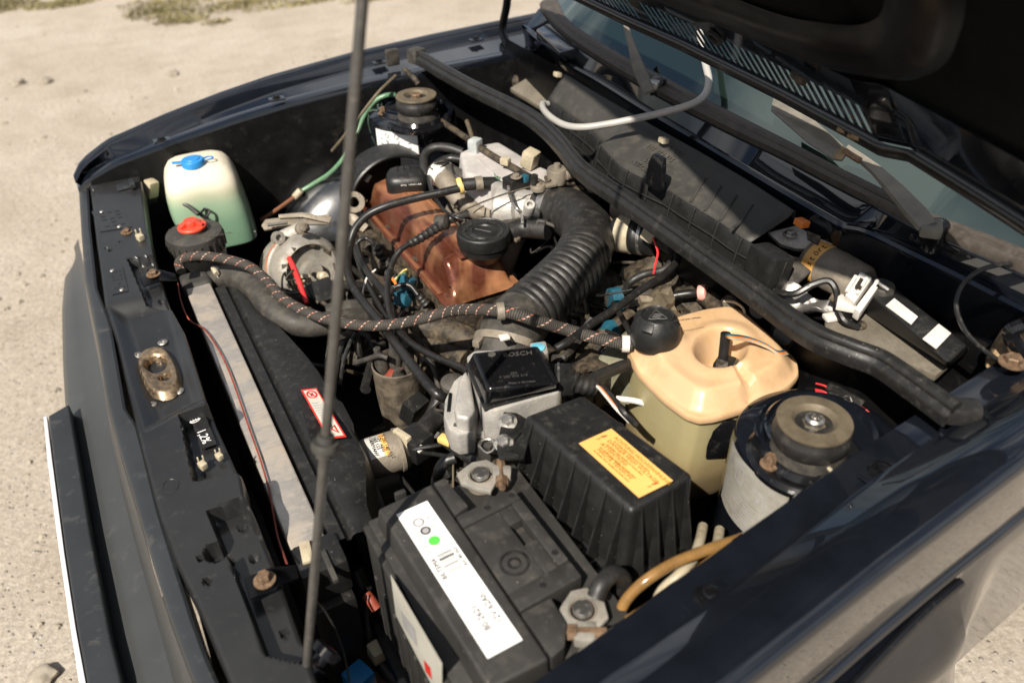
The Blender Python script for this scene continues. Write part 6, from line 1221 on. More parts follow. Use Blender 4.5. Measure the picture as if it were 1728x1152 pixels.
# ignition leads and breather hoses around the valve cover
hose('vacuum_hose', 'black hose looping from the yellow ring over the valve cover to the distributor side', 'hose', [(0.4303,0.188,0.858),(0.4009,0.195,0.855),(0.358,0.2076,0.85),(0.3137,0.2161,0.845),(0.2806,0.2221,0.835),(0.2539,0.2164,0.82),(0.2353,0.2007,0.8),(0.2169,0.1654,0.785),(0.2098,0.1267,0.775),(0.2104,0.0734,0.77),(0.2111,0.005,0.775),(0.206,-0.0819,0.79),(0.2035,-0.1597,0.8),(0.2071,-0.2087,0.8),(0.2176,-0.2144,0.79)], .0068, M_WIRE, 12)
r_ = info(lathe('yellow_ring', (0.4358,0.195,0.858), [(.006, -.004), (.0135, -.004), (.0145, 0), (.0135, .004), (.006, .004)], M_YELLOW, None, 28, (.9, -.25, .2)), 'yellow plastic ring on the black hose before the intake manifold', 'ring')
hose('connector_hose', 'black hose with green zip tie running beside the pale manifold', 'hose', [(0.4428,0.1959,0.858),(0.4634,0.1886,0.858),(0.4884,0.1832,0.855),(0.5101,0.1821,0.85)], .0105, M_RUB, 16)
info(tube('green_tie', [Vector((0.5014,0.1826,0.852))+Vector((.004*math.sin(q*3), -.0115*math.cos(q), .0115*math.sin(q))) for q in [i*.5 for i in range(14)]]+[Vector((0.4888,0.1652,0.872)), Vector((0.4908,0.1775,0.874))], .0011, M_GREENT), 'bright green wire tie wound round the black hose', 'wire tie')
info(lathe('hose_clamp', (0.466,0.187,0.858), [(.0106, -.006), (.0125, -.006), (.0125, .006), (.0106, .006)], M_ALUD, None, 24, (.9, -.25, 0)), 'metal clamp on the black hose beside the yellow ring', 'hose clamp')
hose('coolant_pipe', 'grey pipe with clamps running under the pale manifold', 'hose', [(0.4455,0.3175,0.83),(0.4453,0.2809,0.83),(0.4486,0.2336,0.815),(0.4623,0.2041,0.805),(0.4841,0.1804,0.795),(0.4989,0.165,0.79)], [.017, .0185, .0165, .0175, .0165, .016], M_ALUD, 20)
info(lathe('pipe_collar', (0.4419,0.3008,0.833), [(.017, -.014), (.020, -.012), (.020, .012), (.017, .014)], M_WHITEW, None, 28, (.5, -.8, -.1)), 'white plastic collar on the grey pipe beside the filler cap', 'pipe collar')
hose('manifold_hose', 'upper black hose arching to the far end of the pale manifold', 'hose', [(0.5094,0.3408,0.845),(0.4905,0.3639,0.85),(0.4688,0.3826,0.848),(0.4496,0.3785,0.84),(0.4353,0.3529,0.83),(0.4308,0.3283,0.82)], .0088, M_RUB, 12)
hose('manifold_hose', 'lower black hose arching to the far end of the pale manifold', 'hose', [(0.4943,0.3138,0.845),(0.4753,0.3314,0.845),(0.4489,0.3309,0.84),(0.4297,0.3147,0.835),(0.4022,0.2426,0.84),(0.3866,0.1649,0.845),(0.3904,0.1271,0.845),(0.4045,0.1134,0.84)], [.0075, .0075, .006, .003, .0026, .0026], M_WIRE, 10)
hose('black_harness', 'tangled black wiring beside the white pipe collar', 'wiring', [(0.4285,0.3029,0.84),(0.4498,0.3059,0.845),(0.4622,0.283,0.842),(0.476,0.2516,0.84),(0.4787,0.2335,0.84)], [.011, .013, .009, .007], M_RUBD, 9)
def plug_lead(lab, boot, lead, r=.0042):
    t = info(tube('ignition_lead', lead, r, M_WIRE, None, 10, 8), lab, 'ignition lead', 'ignition leads at the front of the engine')
    p = spline(boot, 8); sweep('plug_boot', p, lambda s, i: .0078+.0014*(i % 3 == 0)-.002*(i/len(p)), M_RUB, t, 14)
    return t
L1 = plug_lead('ignition lead crossing the valve cover with a ribbed boot', [(0.3764,0.138,0.83),(0.3517,0.1296,0.828),(0.3275,0.1215,0.825),(0.3094,0.1229,0.82)], [(0.3094,0.1229,0.82),(0.2938,0.1206,0.815),(0.2773,0.1122,0.805),(0.2566,0.0825,0.795),(0.2392,0.0441,0.79),(0.2247,-0.0107,0.785),(0.2241,-0.0766,0.79),(0.2345,-0.1367,0.8),(0.246,-0.1992,0.82),(0.2457,-0.2273,0.83)], .0046)
lathe('boot_elbow', (0.3766,0.1405,0.832), [(.009, -.012), (.0125, -.010), (.0125, .008), (.009, .010)], M_RUBD, L1, 20, (.6, -.7, .2)); tube('elbow_stub', [(0.3846,0.1469,0.83),(0.4026,0.1393,0.835),(0.421,0.1377,0.835)], .008, M_RUB, L1, 12, 4)
plug_lead('ignition lead plugged in highest beside the valve cover flange', [(0.3014,0.2606,0.74),(0.2947,0.2607,0.755)], [(0.2947,0.2607,0.755),(0.2887,0.2781,0.76),(0.2765,0.2806,0.76),(0.2649,0.2766,0.75),(0.2558,0.2408,0.745),(0.2467,0.1803,0.745),(0.2393,0.1142,0.75),(0.2342,0.0415,0.75)], .0040)
plug_lead('ignition lead with a ribbed boot beside the blue connector', [(0.3118,0.0828,0.73),(0.3037,0.0892,0.745)], [(0.3037,0.0892,0.745),(0.2978,0.107,0.755),(0.2829,0.1158,0.755),(0.2702,0.116,0.75),(0.2441,0.0813,0.745),(0.2215,0.0292,0.74)], .0042)
plug_lead('ignition lead with its boot low below the near stud', [(0.3299,0.0875,0.7),(0.3175,0.0904,0.712)], [(0.3175,0.0904,0.712),(0.2965,0.0931,0.72),(0.2735,0.087,0.72),(0.2476,0.054,0.715),(0.2237,0.005,0.71)], .0042)
hose('plug_lead_bundle', 'two black leads tied together left of the engine', 'wiring', [(0.2776,0.3126,0.75),(0.2611,0.2469,0.752),(0.2525,0.1754,0.755),(0.2526,0.1122,0.758),(0.2455,0.0549,0.76),(0.2392,0.0019,0.755),(0.233,-0.0443,0.75)], .0058, M_WIRE, 10)
hose('white_tie', 'thin white tie hanging beside the bundled leads', 'cable tie', [(0.2663,0.1785,0.757),(0.2483,0.1707,0.752),(0.235,0.1538,0.745),(0.2294,0.1457,0.74)], .0018, M_WHITEW, 6)
g = info(box('blue_connector', (0.3023,0.1307,0.745), (.020, .022, .024), M_BLUEC, None, .003, (10, 20, 25)), 'small blue connector with yellow and green wires beside the engine', 'connector')
tube('connector_wire', [(0.3047,0.1282,0.757),(0.3105,0.1352,0.765),(0.3037,0.1448,0.762),(0.2935,0.1483,0.752),(0.2848,0.1494,0.745)], .0016, M_YELLOW, g, 6, 6); tube('connector_wire', [(0.303,0.1292,0.757),(0.3043,0.136,0.762),(0.2935,0.1413,0.758),(0.2867,0.1428,0.748)], .0014, M_GREENT, g, 6, 6); tube('connector_wire', [(0.2843,0.1526,0.748),(0.2842,0.1373,0.745),(0.2766,0.1301,0.74)], .0024, M_ORANGE, g, 6, 4)
box('connector_foot', (0.2951,0.13,0.72), (.032, .026, .024), M_BLUEC, g, .004, (0, 15, 25))
for p, s, wh in (((0.3019,0.2611,0.742), 1., 'highest on the head'), ((0.2917,0.1808,0.735), .9, 'beside the blue connector'), ((0.3088,0.2577,0.72), .8, 'lowest on the head')): info(lathe('sender_unit', p, [(.010*s, -.02), (.012*s, -.008), (.012*s, .004), (.008*s, .006), (.007*s, .014), (0, .015)], M_RUB, None, 20, (-.4, -.3, .85)), 'small black sender screwed into the greasy engine front, '+wh, 'sender unit', 'senders on the cylinder head')
# distributor
M_DISTR = mat('dusty_brown_casting', (.085, .068, .05), .65, var=.5, sc=50, dirt=(.16, .13, .09), da=.4, dsc=20, bump=.4, bsc=160)
def distributor():
    t = thing('distributor', 'grimy distributor with plug boots standing in its open shield', 'distributor', (.235, .01, .55))
    c = Vector((0.2211,-0.0156,0.7)); r = .0375
    lathe('shield', c, [(r*.9, -.085), (r*.98, -.05), (r, .0), (r*1.02, .012), (r*.96, .013), (r*.92, .0), (r*.9, -.03), (0, -.03)], M_DISTR, t, 48)
    lathe('distributor_cap', c, [(r*.8, -.03), (r*.7, -.008), (r*.4, 0), (0, .002)], M_DKRED, t, 32)
    for x, y, h in ((-.018, .010, .034), (.012, -.012, .030), (.02, .016, .036), (-.006, -.02, .02), (.0, .006, .038)):
        k = lathe('lead_boot', c+Vector((x, y, -.012)), [(.0095, 0), (.0105, h*.7), (.0085, h*1.05), (.006, h*1.25), (.0055, h*1.5), (0, h*1.52)], M_RUBD, t, 18, (x*6, y*6, 1))
    lathe('distributor_body', c+Vector((0, 0, -.085)), [(r*.85, 0), (r*.8, -.05), (r*.5, -.09)], M_DISTR, t, 32)
    g = box('hall_plug', c+Vector((.004, -.042, -.05)), (.036, .026, .04), M_PLAST, t, .004, (20, 0, 25)); tube('plug_wire', [(0.1958,-0.0328,0.665),(0.2032,-0.0307,0.672),(0.2135,-0.0344,0.675),(0.2215,-0.0417,0.67)], .0016, M_CREAM, g, 6, 5); tube('plug_wire', [(0.197,-0.033,0.66),(0.206,-0.0318,0.667),(0.2163,-0.0355,0.67)], .0016, M_DKRED, g, 6, 5)
distributor()
for lab, pts in (('black lead leaving the distributor to the far side', [(0.2052,-0.0285,0.735),(0.1959,-0.0165,0.735),(0.1828,0.0036,0.72),(0.1707,0.0302,0.7)]), ('black lead leaving the distributor towards the engine', [(0.2196,-0.0146,0.74),(0.2355,-0.0044,0.745),(0.2574,-0.0057,0.74),(0.2658,-0.0175,0.72),(0.2727,-0.0288,0.7)]), ('black lead leaving the near side of the distributor', [(0.2513,-0.0435,0.725),(0.2589,-0.0545,0.725),(0.2617,-0.0666,0.71),(0.2601,-0.0772,0.69)])):
    hose('ignition_lead', lab, 'ignition lead', pts, .0042, M_RUBD, 10, 8, 'ignition leads at the front of the engine')
# alternator
def alternator():
    t = thing('alternator', 'cast aluminium alternator with a red cable and an orange band', 'alternator', (.21, .42, .58))
    c = Vector((0.1965,0.4026,0.66)); ax = Vector((.15, -.92, .36)).normalized()
    lathe('alternator_body', c, [(.05, -.075), (.066, -.065), (.069, -.02), (.069, -.012), (.0655, -.010), (.0655, .006), (.068, .008), (.066, .025), (.056, .038), (.05, .042), (.046, .03), (.02, .028), (.018, .045), (0, .046)], M_ALUM, t, 56, ax)
    lathe('alternator_band', c, [(.0696, -.019), (.0702, -.019), (.0702, -.013), (.0696, -.013)], mat('faded_orange_tape', (.45, .16, .08), .6, var=.3, dirt=(.25, .2, .15), da=.3), t, 56, ax)
    q = Vector((0, 0, 1)).rotation_difference(ax).to_matrix()
    for k in range(9):
        a = R(40*k); p = c+q@Vector((.05*math.cos(a), .05*math.sin(a), .034)); box('vent_slot', p, (.012, .014, .010), M_GRIME, t, .002, (25, 0, 40*k))
    for p in ((0.1764,0.3046,0.7), (0.2043,0.2972,0.7), (0.2329,0.2781,0.7)): lathe('terminal', p, [(.008, -.01), (.0085, .006), (.006, .008), (.0055, .014), (0, .0145)], M_CREAM, t, 18, ax)
    slab('ear', [(0.1529,0.4438,0.725),(0.1706,0.4437,0.73),(0.2036,0.4315,0.745),(0.2186,0.4252,0.745),(0.2179,0.4073,0.74),(0.1856,0.4243,0.72),(0.1635,0.4323,0.71),(0.1517,0.4343,0.715)], .018, M_ALUM, t, .005, 3)
    lathe('ear_bush', (0.2023,0.3887,0.752), [(.0105, -.008), (.011, .004), (.008, .0055), (.0045, .006), (.004, .012), (0, .0125)], M_ALUD, t, 24, ax); lathe('ear_bush', (0.1623,0.4161,0.732), [(.0115, -.004), (.012, .006), (.006, .0065), (.005, .0), (0, 0)], M_ALUM, t, 24, ax)
    tube('red_cable', [(0.1586,0.327,0.735),(0.157,0.2958,0.735),(0.1546,0.2623,0.73),(0.1529,0.2385,0.72),(0.1511,0.2114,0.71)], [.0045, .0052, .0048, .004], M_REDW, t, 10, 6)
    box('regulator', (0.1909,0.2655,0.68), (.05, .05, .04), M_PLAST, t, .008, (20, 0, 10))
    g = slab('tension_bracket', [(0.1471,0.4735,0.735),(0.1584,0.4829,0.74),(0.1765,0.4731,0.742),(0.2317,0.4497,0.745),(0.2679,0.4346,0.742),(0.2593,0.4116,0.735),(0.2235,0.4267,0.738),(0.1704,0.4596,0.73),(0.1487,0.462,0.73)], .004, M_ALUD, t, .001); tube('bracket_slot', [(0.1559,0.4555,0.741),(0.1893,0.4417,0.743)], .0028, M_INK, g, 6, 2); slab('bracket_arm', [(0.1814,0.4689,0.75),(0.222,0.4511,0.752),(0.2674,0.4174,0.745),(0.2585,0.4067,0.74),(0.2193,0.4463,0.745),(0.1793,0.4649,0.745)], .003, M_ALUD, g, .001)
alternator()
# idle valve with a yellow and grey label
def valve():
    t = thing('boost_valve', 'grey cylindrical valve with a yellow and silver label behind the battery', 'valve', (.14, -.16, .60))
    a = Vector((0.1159,-0.155,0.68)); b = Vector((0.1727,-0.1596,0.68)); ax = (b-a).normalized(); L = (b-a).length; r = .0285
    lathe('valve_body', a, [(0, -.006), (r*.9, -.004), (r, .004), (r, L*.78), (r*1.08, L*.8), (r*1.08, L*.88), (r, L*.9), (r*.8, L), (0, L)], M_ALUD, t, 44, ax)
    up = Vector((-.1, -.35, 1)); up = (up-ax*up.dot(ax)).normalized(); sd = ax.cross(up)
    def patch(nm, a0, a1, h0, h1, m, par, rr):
        return grid(nm, [[a+ax*h+(up*math.cos(q)+sd*math.sin(q))*rr for h in (h0, h1)] for q in [a0+(a1-a0)*i/10 for i in range(11)]], m, par)
    lb = patch('valve_label', -.75, .55, L*.08, L*.55, mat('silver_label', (.55, .54, .5), .4, dirt=(.3, .27, .2), da=.25, dsc=50), t, r*1.012); patch('label_band', -.75, .55, L*.42, L*.55, M_YLAB, lb, r*1.02)
    dy = 1
    for k, s in enumerate(('0 280 140 512', '12V  AEG', '165 133', 'GERMANY')):
        q = -.08; n2 = up*math.cos(q)+sd*math.sin(q); tx = (sd*math.cos(q)-up*math.sin(q))
        txt(s, .0065, M_INK, a+ax*(L*(.47-.095*k))+(up*math.cos(-.05)+sd*math.sin(-.05))*r*1.03-tx*.014, tx, n2.cross(tx), lb)
    g = box('valve_plug', (0.1854,-0.1695,0.69), (.036, .04, .036), M_PLAST, t, .004, (0, 0, 20)); box('plug_clip', (0.1794,-0.2032,0.711), (.012, .009, .002), M_WHITEW, g, .0005, (0, 0, 20)); box('valve_collar', (0.1694,-0.1646,0.7), (.010, .03, .026), M_CREAM, t, .003, (0, 0, 20))
    tube('valve_hose', [(0.1965,-0.1665,0.7),(0.2174,-0.1508,0.7),(0.2335,-0.143,0.7),(0.2459,-0.1356,0.7)], .015, M_RUB, t, 14, 6)
valve()
# brake booster corner, clutter at the firewall
def firewall_bits():
    t = thing('vacuum_unit', 'round black unit with a white plug and a red wire on the firewall', 'vacuum unit', (.58, -.13, .80))
    c = Vector((0.5935,-0.0988,0.86)); lathe('unit_body', c, [(.012, -.045), (.022, -.044), (.027, -.036), (.027, -.010), (.0285, -.008), (.0285, -.002), (.027, 0), (.027, .022), (.024, .026), (0, .027)], M_PLAST, t, 44, (.5, -.8, .1)); lathe('unit_ring', c, [(.0275, -.034), (.029, -.034), (.029, -.012), (.0275, -.012)], M_CREAM, t, 44, (.5, -.8, .1)); lathe('unit_strap', c, [(.0276, .002), (.0284, .002), (.0284, .007), (.0276, .007)], M_STEEL, t, 44, (.5, -.8, .1))
    box('white_plug', (0.5806,-0.1372,0.888), (.022, .02, .022), M_CREAM, t, .003, (20, 0, 30)); tube('red_wire', [(0.5713,-0.1555,0.89),(0.5677,-0.1682,0.885),(0.5648,-0.1771,0.878),(0.5566,-0.1843,0.868),(0.5521,-0.1879,0.855)], .0016, M_REDW, t, 6, 6); tube('unit_hose', [(0.5942,-0.1343,0.875),(0.5963,-0.1554,0.875),(0.5935,-0.1792,0.88)], .0125, M_RUBD, t, 14, 4)
    box('unit_bracket', (0.5969,-0.052,0.86), (.012, .05, .06), M_ALUD, t, .003, (0, 0, 30))
    hose('fuel_line', 'long dark pipe running from the firewall down to the air flow meter', 'pipe', [(0.5901,-0.1905,0.88),(0.5675,-0.2137,0.88),(0.5298,-0.2317,0.88),(0.4881,-0.2438,0.88),(0.4432,-0.2564,0.875),(0.4038,-0.2628,0.87),(0.3625,-0.2742,0.865),(0.3441,-0.274,0.86)], .0052, M_WIRE, 12)
    hose('fuel_line', 'second dark pipe curving beneath the firewall unit', 'pipe', [(0.5941,-0.1825,0.87),(0.5654,-0.1925,0.86),(0.5479,-0.1761,0.85),(0.5281,-0.1695,0.84),(0.5246,-0.1619,0.82)], .0055, M_RUB, 10)
    hose('heater_hose', 'dusty heater hose with a blue collar below the firewall unit', 'hose', [(0.5133,-0.1487,0.8),(0.532,-0.1454,0.8),(0.5524,-0.1609,0.8),(0.5654,-0.1864,0.8),(0.5777,-0.1994,0.79)], .0165, M_RUBD, 18)
    info(lathe('blue_collar', (0.5179,-0.1479,0.8), [(.015, -.008), (.0182, -.008), (.0182, .008), (.015, .008)], M_BLUEC, None, 24, (.9, -.2, 0)), 'blue collar at the end of the dusty heater hose', 'collar')
    hose('heater_hose', 'short brown pipe stub with a blue collar beside the coolant cap', 'hose', [(0.4504,-0.2159,0.8),(0.4644,-0.2162,0.805),(0.4859,-0.2126,0.81),(0.5044,-0.207,0.81)], .0125, M_GRIME, 16)
    info(lathe('blue_collar', (0.4636,-0.2173,0.806), [(.012, -.008), (.0145, -.008), (.0145, .008), (.012, .008)], M_BLUEC, None, 24, (.7, .6, 0)), 'blue collar on the brown stub next to the coolant cap', 'collar')
    g = hose('gear_cable', 'black cable with a pink rubber end behind the coolant tank', 'cable', [(0.4658,-0.2569,0.83),(0.49,-0.2398,0.83),(0.5255,-0.2233,0.835),(0.5503,-0.2351,0.845),(0.5703,-0.2472,0.85),(0.5828,-0.2528,0.85)], [.0032, .0032, .0042, .0058, .0058, .0045], M_WIRE, 10)
    lathe('pink_end', (0.5845,-0.2556,0.851), [(.006, -.006), (.0105, -.005), (.0115, 0), (.0105, .005), (.005, .006), (.004, .002), (0, .002)], M_PINK, g, 28, (.6, -.75, .3))
    hose('gear_cable', 'grey pipe passing behind the pink rubber end', 'pipe', [(0.5937,-0.2484,0.84),(0.588,-0.282,0.845),(0.5773,-0.3238,0.85),(0.57,-0.3496,0.85)], .013, M_GRIME, 14)
    hose('thin_cable', 'thin dark cable beside the coolant cap', 'cable', [(0.4847,-0.1908,0.83),(0.4738,-0.2226,0.835),(0.4599,-0.2619,0.84),(0.4463,-0.2917,0.845)], .004, M_WIRE, 8)
    info(frombm('rag_of_insulation', (lambda bm: (bmesh.ops.create_icosphere(bm, subdivisions=3, radius=.02), [setattr(v, 'co', Vector((0.496,-0.2734,0.865))+v.co*(1+.7*noise.noise(v.co*90))*Vector((1.2, .8, .6))[0]) for v in bm.verts], bm)[2])(bmesh.new()), M_DISC), 'ragged brown clump of insulation behind the coolant cap', 'insulation')
    for i, (p, s) in enumerate((((0.6276,-0.1456,0.8), .05), ((0.5974,-0.1287,0.79), .04), ((0.6022,-0.2224,0.79), .05), ((0.6335,-0.2225,0.83), .03), ((0.5722,-0.0233,0.74), .06), ((0.4511,-0.1719,0.74), .035), ((0.4051,-0.2063,0.76), .03))):
        bm = bmesh.new(); bmesh.ops.create_icosphere(bm, subdivisions=3, radius=s)
        for v in bm.verts: v.co = Vector(p)+v.co*(1+.45*noise.noise(v.co*(1.6/s)+Vector((i, 0, 0))))
        o = info(frombm('greasy_casting', bm, M_GRIME), 'lumpy greasy casting '+('under the pink cable end', 'above the heater hose', 'behind the pink cable end', 'beside the cream tie', 'deep below the ribbed duct', 'left of the clear fluid bottle', 'behind the ribbed boot')[i], 'casting', 'castings below the firewall')
    g = info(box('clear_reservoir', (0.46,-0.2702,0.78), (.085, .06, .07), M_CLEAR, None, .014, (0, 0, 25), 4), 'dusty clear plastic brake fluid bottle behind the air flow meter', 'fluid bottle')
    hose('tank_hose', 'black hose from the rubber boot to the coolant tank', 'hose', [(0.3577,-0.3364,0.85),(0.3838,-0.3287,0.845),(0.4094,-0.3229,0.84),(0.431,-0.3199,0.835)], .0075, M_RUB, 12)
    for k, (m_, nm) in enumerate(((M_WHITEW, 'white'), (M_ORANGE, 'orange'), (M_WIRE, 'black'))): hose('boot_wire', nm+' wire coming out of the ribbed boot', 'wire', [Vector(p)+Vector((.002*k, -.004*k, 0)) for p in [(0.3522,-0.3424,0.852),(0.3486,-0.3627,0.86),(0.3435,-0.3849,0.866),(0.3402,-0.4111,0.868),(0.3493,-0.4242,0.855)]], .0017 if k < 2 else .0038, m_, 8)
    lathe('brake_union', (0.3688,-0.3002,0.82), [(.014, -.03), (.014, -.01), (.011, -.01), (.011, .004), (.007, .004), (.006, .02), (0, .02)], M_GRIME, g, 6)
    # far firewall pipes
    hose('wall_pipe', 'long thin pipe along the far firewall with pale clips', 'pipe', [(0.5224,0.4651,0.86),(0.5195,0.3383,0.87),(0.5246,0.2533,0.87),(0.5338,0.1828,0.87),(0.5465,0.1341,0.865),(0.5583,0.1056,0.86)], .0058, M_GRIME, 10)
    for p, l in (((0.5256,0.2033,0.878), 'lower'), ): info(box('pipe_clip', p, (.012, .016, .012), M_CREAM, None, .002, (0, 0, 30)), 'small cream clip on the thin far firewall pipe', 'clip')
    t = info(box('cream_block', (0.5641,0.1856,0.88), (.026, .024, .03), M_CREAM, None, .004, (15, 0, 30)), 'cream plastic block standing behind the pale manifold', 'plastic block')
    hose('thin_pipe', 'thin upright pipe rising at the far end of the pale manifold', 'pipe', [(0.5438,0.3928,0.88),(0.5327,0.3549,0.876),(0.5234,0.3265,0.87),(0.521,0.3181,0.86)], .0042, M_DISC, 10); info(box('pale_fitting', (0.5158,0.301,0.872), (.022, .02, .026), mat('pale_grey_plastic', (.4, .42, .42), .5), None, .004, (0, 0, 30)), 'pale grey fitting on the far corner of the manifold', 'fitting')
    hose('clutch_cable', 'short dark cable end sticking out behind the far strut mount', 'cable', [(0.5013,0.585,0.93),(0.5033,0.566,0.928),(0.5038,0.5437,0.925),(0.509,0.5347,0.915)], .0055, M_GRIME, 10)
    hose('green_tube', 'green tube curving round the front of the far strut tower', 'tube', [(0.4765,0.5836,0.885),(0.4568,0.5883,0.885),(0.4355,0.595,0.875),(0.4124,0.5998,0.85),(0.3893,0.5928,0.82),(0.357,0.574,0.79),(0.324,0.5852,0.755),(0.2883,0.6039,0.73),(0.2567,0.6114,0.715)], .0050, M_GREENT, 10)
    hose('grey_cable', 'thin grey cable beside the green tube', 'cable', [(0.4843,0.5896,0.92),(0.4373,0.5629,0.905),(0.3993,0.566,0.87),(0.365,0.5796,0.83),(0.3359,0.6039,0.79)], .0032, M_DISC, 8)
    g = hose('copper_pipe', 'thin copper brown pipe behind the washer tank', 'pipe', [(0.2621,0.6057,0.72),(0.2475,0.6014,0.715),(0.2058,0.5939,0.7),(0.1659,0.592,0.685)], .0042, M_COPPER, 8); lathe('pipe_union', (0.2503,0.6012,0.717), [(.006, -.012), (.0075, -.01), (.0075, .008), (.005, .012)], M_CREAM, g, 16, (-.6, .2, -.6))
    info(box('dark_actuator', (0.4057,-0.2648,0.78), (.05, .05, .06), M_GRIME, None, .008, (0, 0, 20)), 'grimy block under the ribbed boot of the air flow meter', 'actuator')
firewall_bits()
def near_bits():
    hose('washer_tube', 'grey washer hose hanging from the hood across the rain tray', 'hose', [(0.8411,0.113,1.07),(0.8206,0.0815,1.055),(0.8039,0.0452,1.035),(0.7887,0.0163,1.02),(0.7711,0.0032,1.005),(0.7477,0.0051,0.995),(0.7185,0.0317,0.98),(0.689,0.0602,0.967),(0.6554,0.0847,0.957),(0.6209,0.1092,0.95),(0.6069,0.1412,0.945),(0.6098,0.1901,0.94),(0.6229,0.2412,0.935),(0.6416,0.2781,0.93),(0.6553,0.285,0.925)], .0058, M_GREYW, 14)
    lathe('hose_fitting', (0.8373,0.108,1.069), [(.005, -.012), (.0064, -.010), (.0064, .006), (.005, .010)], M_GLOSSP, bpy.data.objects['washer_tube'], 16, (.1, .1, 1))
    hose('amber_tube', 'amber translucent tube curving from the battery to the near strut tower', 'tube', [(0.2146,-0.6046,0.8),(0.22,-0.6001,0.815),(0.232,-0.5973,0.83),(0.2515,-0.5988,0.845),(0.2807,-0.5991,0.85),(0.3191,-0.6025,0.85),(0.3607,-0.6048,0.845),(0.4152,-0.6044,0.835)], .0054, M_AMBER, 14)
    for k, (a, l) in enumerate(((0, 'outer'), (1, 'inner'))): hose('cream_cable', l+' cream cable of the pair behind the amber tube', 'cable', [Vector(p)+Vector((.012*a, -.012*a, 0)) for p in [(0.2614,-0.5998,0.8),(0.2675,-0.6011,0.82),(0.2824,-0.6035,0.835),(0.3069,-0.593,0.83),(0.3324,-0.5732,0.82),(0.3611,-0.546,0.8)]], .0052, M_CREAM, 10)
    t = thing('wire_splice', 'taped bundle of black wires with red ends beside the near strut mount', 'wiring', (.6, -.55, .82))
    for k in range(3):
        o = Vector((.008*k-.008, .008*k-.008, .002*k)); tube('crimp_sleeve', [Vector(p)+o for p in [(0.5631,-0.5029,0.86),(0.5657,-0.5235,0.862),(0.5712,-0.5443,0.86)]], .0062, M_WIRE, t, 8, 4)
    for k in range(4):
        o = Vector((.005*k-.008, .005*k-.006, .003*(k % 2))); tube('red_wire_end', [Vector(p)+o for p in [(0.5569,-0.4911,0.86),(0.5595,-0.4989,0.862),(0.5618,-0.5073,0.862)]], .0011, M_REDW, t, 6, 4); tube('red_wire_end', [Vector(p)+o for p in [(0.5674,-0.5414,0.862),(0.5706,-0.5507,0.86),(0.5748,-0.5598,0.855)]], .0011, M_REDW if k != 2 else M_CREAM, t, 6, 4)
    tube('bare_strand', [(0.563,-0.5184,0.868),(0.5696,-0.523,0.872),(0.5675,-0.5306,0.87)], .0009, M_STEEL, t, 5, 4)
    hose('dry_stalk', 'thin dry stalk lying on the near strut tower', 'stalk', [(0.468,-0.574,0.876),(0.4658,-0.5912,0.877),(0.4623,-0.6103,0.88)], .0022, M_CREAM, 6)
    hose('cowl_cable', 'thin black cable arching over the near end of the cowl', 'cable', [(0.787,-0.5368,0.98),(0.7578,-0.5291,0.985),(0.7317,-0.5214,0.98),(0.7205,-0.5161,0.96),(0.7115,-0.524,0.94),(0.7039,-0.5475,0.925),(0.7066,-0.5711,0.915),(0.7099,-0.5921,0.91)], .0028, M_WIRE, 8)
    for k, p in enumerate(((0.6089,-0.3449,0.87), (0.6055,-0.3935,0.86))): info(lathe('grommet', p, [(.012, -.004), (.022, -.002), (.023, .002), (.018, .006), (.012, .02), (0, .021)], M_RUB, None, 28, (-.8, -.3, .4)), ('smaller looking flared black grommet behind the coolant tank', 'flared black rubber grommet where the tank sensor wires end')[k], 'grommet', 'grommets on the near firewall')
    info(lathe('firewall_bush', (0.5868,-0.307,0.86), [(.012, -.02), (.012, .01), (.009, .016), (0, .017)], M_GRIME, None, 20, (-.5, -.4, .7)), 'grimy bush with a cream tie behind the coolant tank', 'bush')
    hose('cream_tie', 'cream tie looped round the bush behind the coolant tank', 'cable tie', [(0.5736,-0.3089,0.872),(0.5791,-0.3222,0.876),(0.5836,-0.3335,0.872),(0.5815,-0.3419,0.865)], .0018, M_CREAM, 6)
    hose('shroud_wire', 'thin dark wire running from the radiator end tank down beside the fan shroud', 'wire', [(-0.0179,-0.4024,0.76),(-0.0116,-0.4017,0.74),(-0.007,-0.4169,0.72),(-0.0062,-0.4341,0.7),(-0.0104,-0.4563,0.68)], .0013, M_WIRE, 6)
    # loom low in front of the battery
    hose('loom', 'black wiring loom dropping in front of the battery', 'wiring', [(0.0463,-0.3055,0.66),(0.0471,-0.3293,0.63),(0.0391,-0.3482,0.6),(0.0398,-0.3722,0.57),(0.0498,-0.3994,0.55)], .010, M_RUB, 12)
    hose('loom_branch', 'thin black branch with a red sleeve in front of the battery', 'wiring', [(0.0512,-0.3378,0.66),(0.0406,-0.3388,0.64),(0.0271,-0.3433,0.62),(0.0236,-0.3536,0.6)], .0045, M_WIRE, 8)
    info(tube('red_sleeve', [(0.0449,-0.3475,0.662),(0.0475,-0.3549,0.658),(0.0507,-0.3631,0.65)], .0065, M_DKRED), 'dull red sleeve on the loom in front of the battery', 'sleeve')
    info(box('blue_plug', (0.0079,-0.3936,0.58), (.03, .03, .03), M_BLUE, None, .005, (0, 0, 20)), 'blue plug at the bottom in front of the battery', 'plug'); info(box('rusty_plate', (0.0745,-0.3715,0.53), (.09, .08, .01), M_RUST, None, .002, (0, 0, 15)), 'rusty plate low in front of the battery', 'plate'); info(box('cream_plug', (0.0359,-0.3831,0.6), (.016, .02, .026), M_CREAM, None, .003, (10, 0, 10)), 'cream plug on the loom in front of the battery', 'plug')
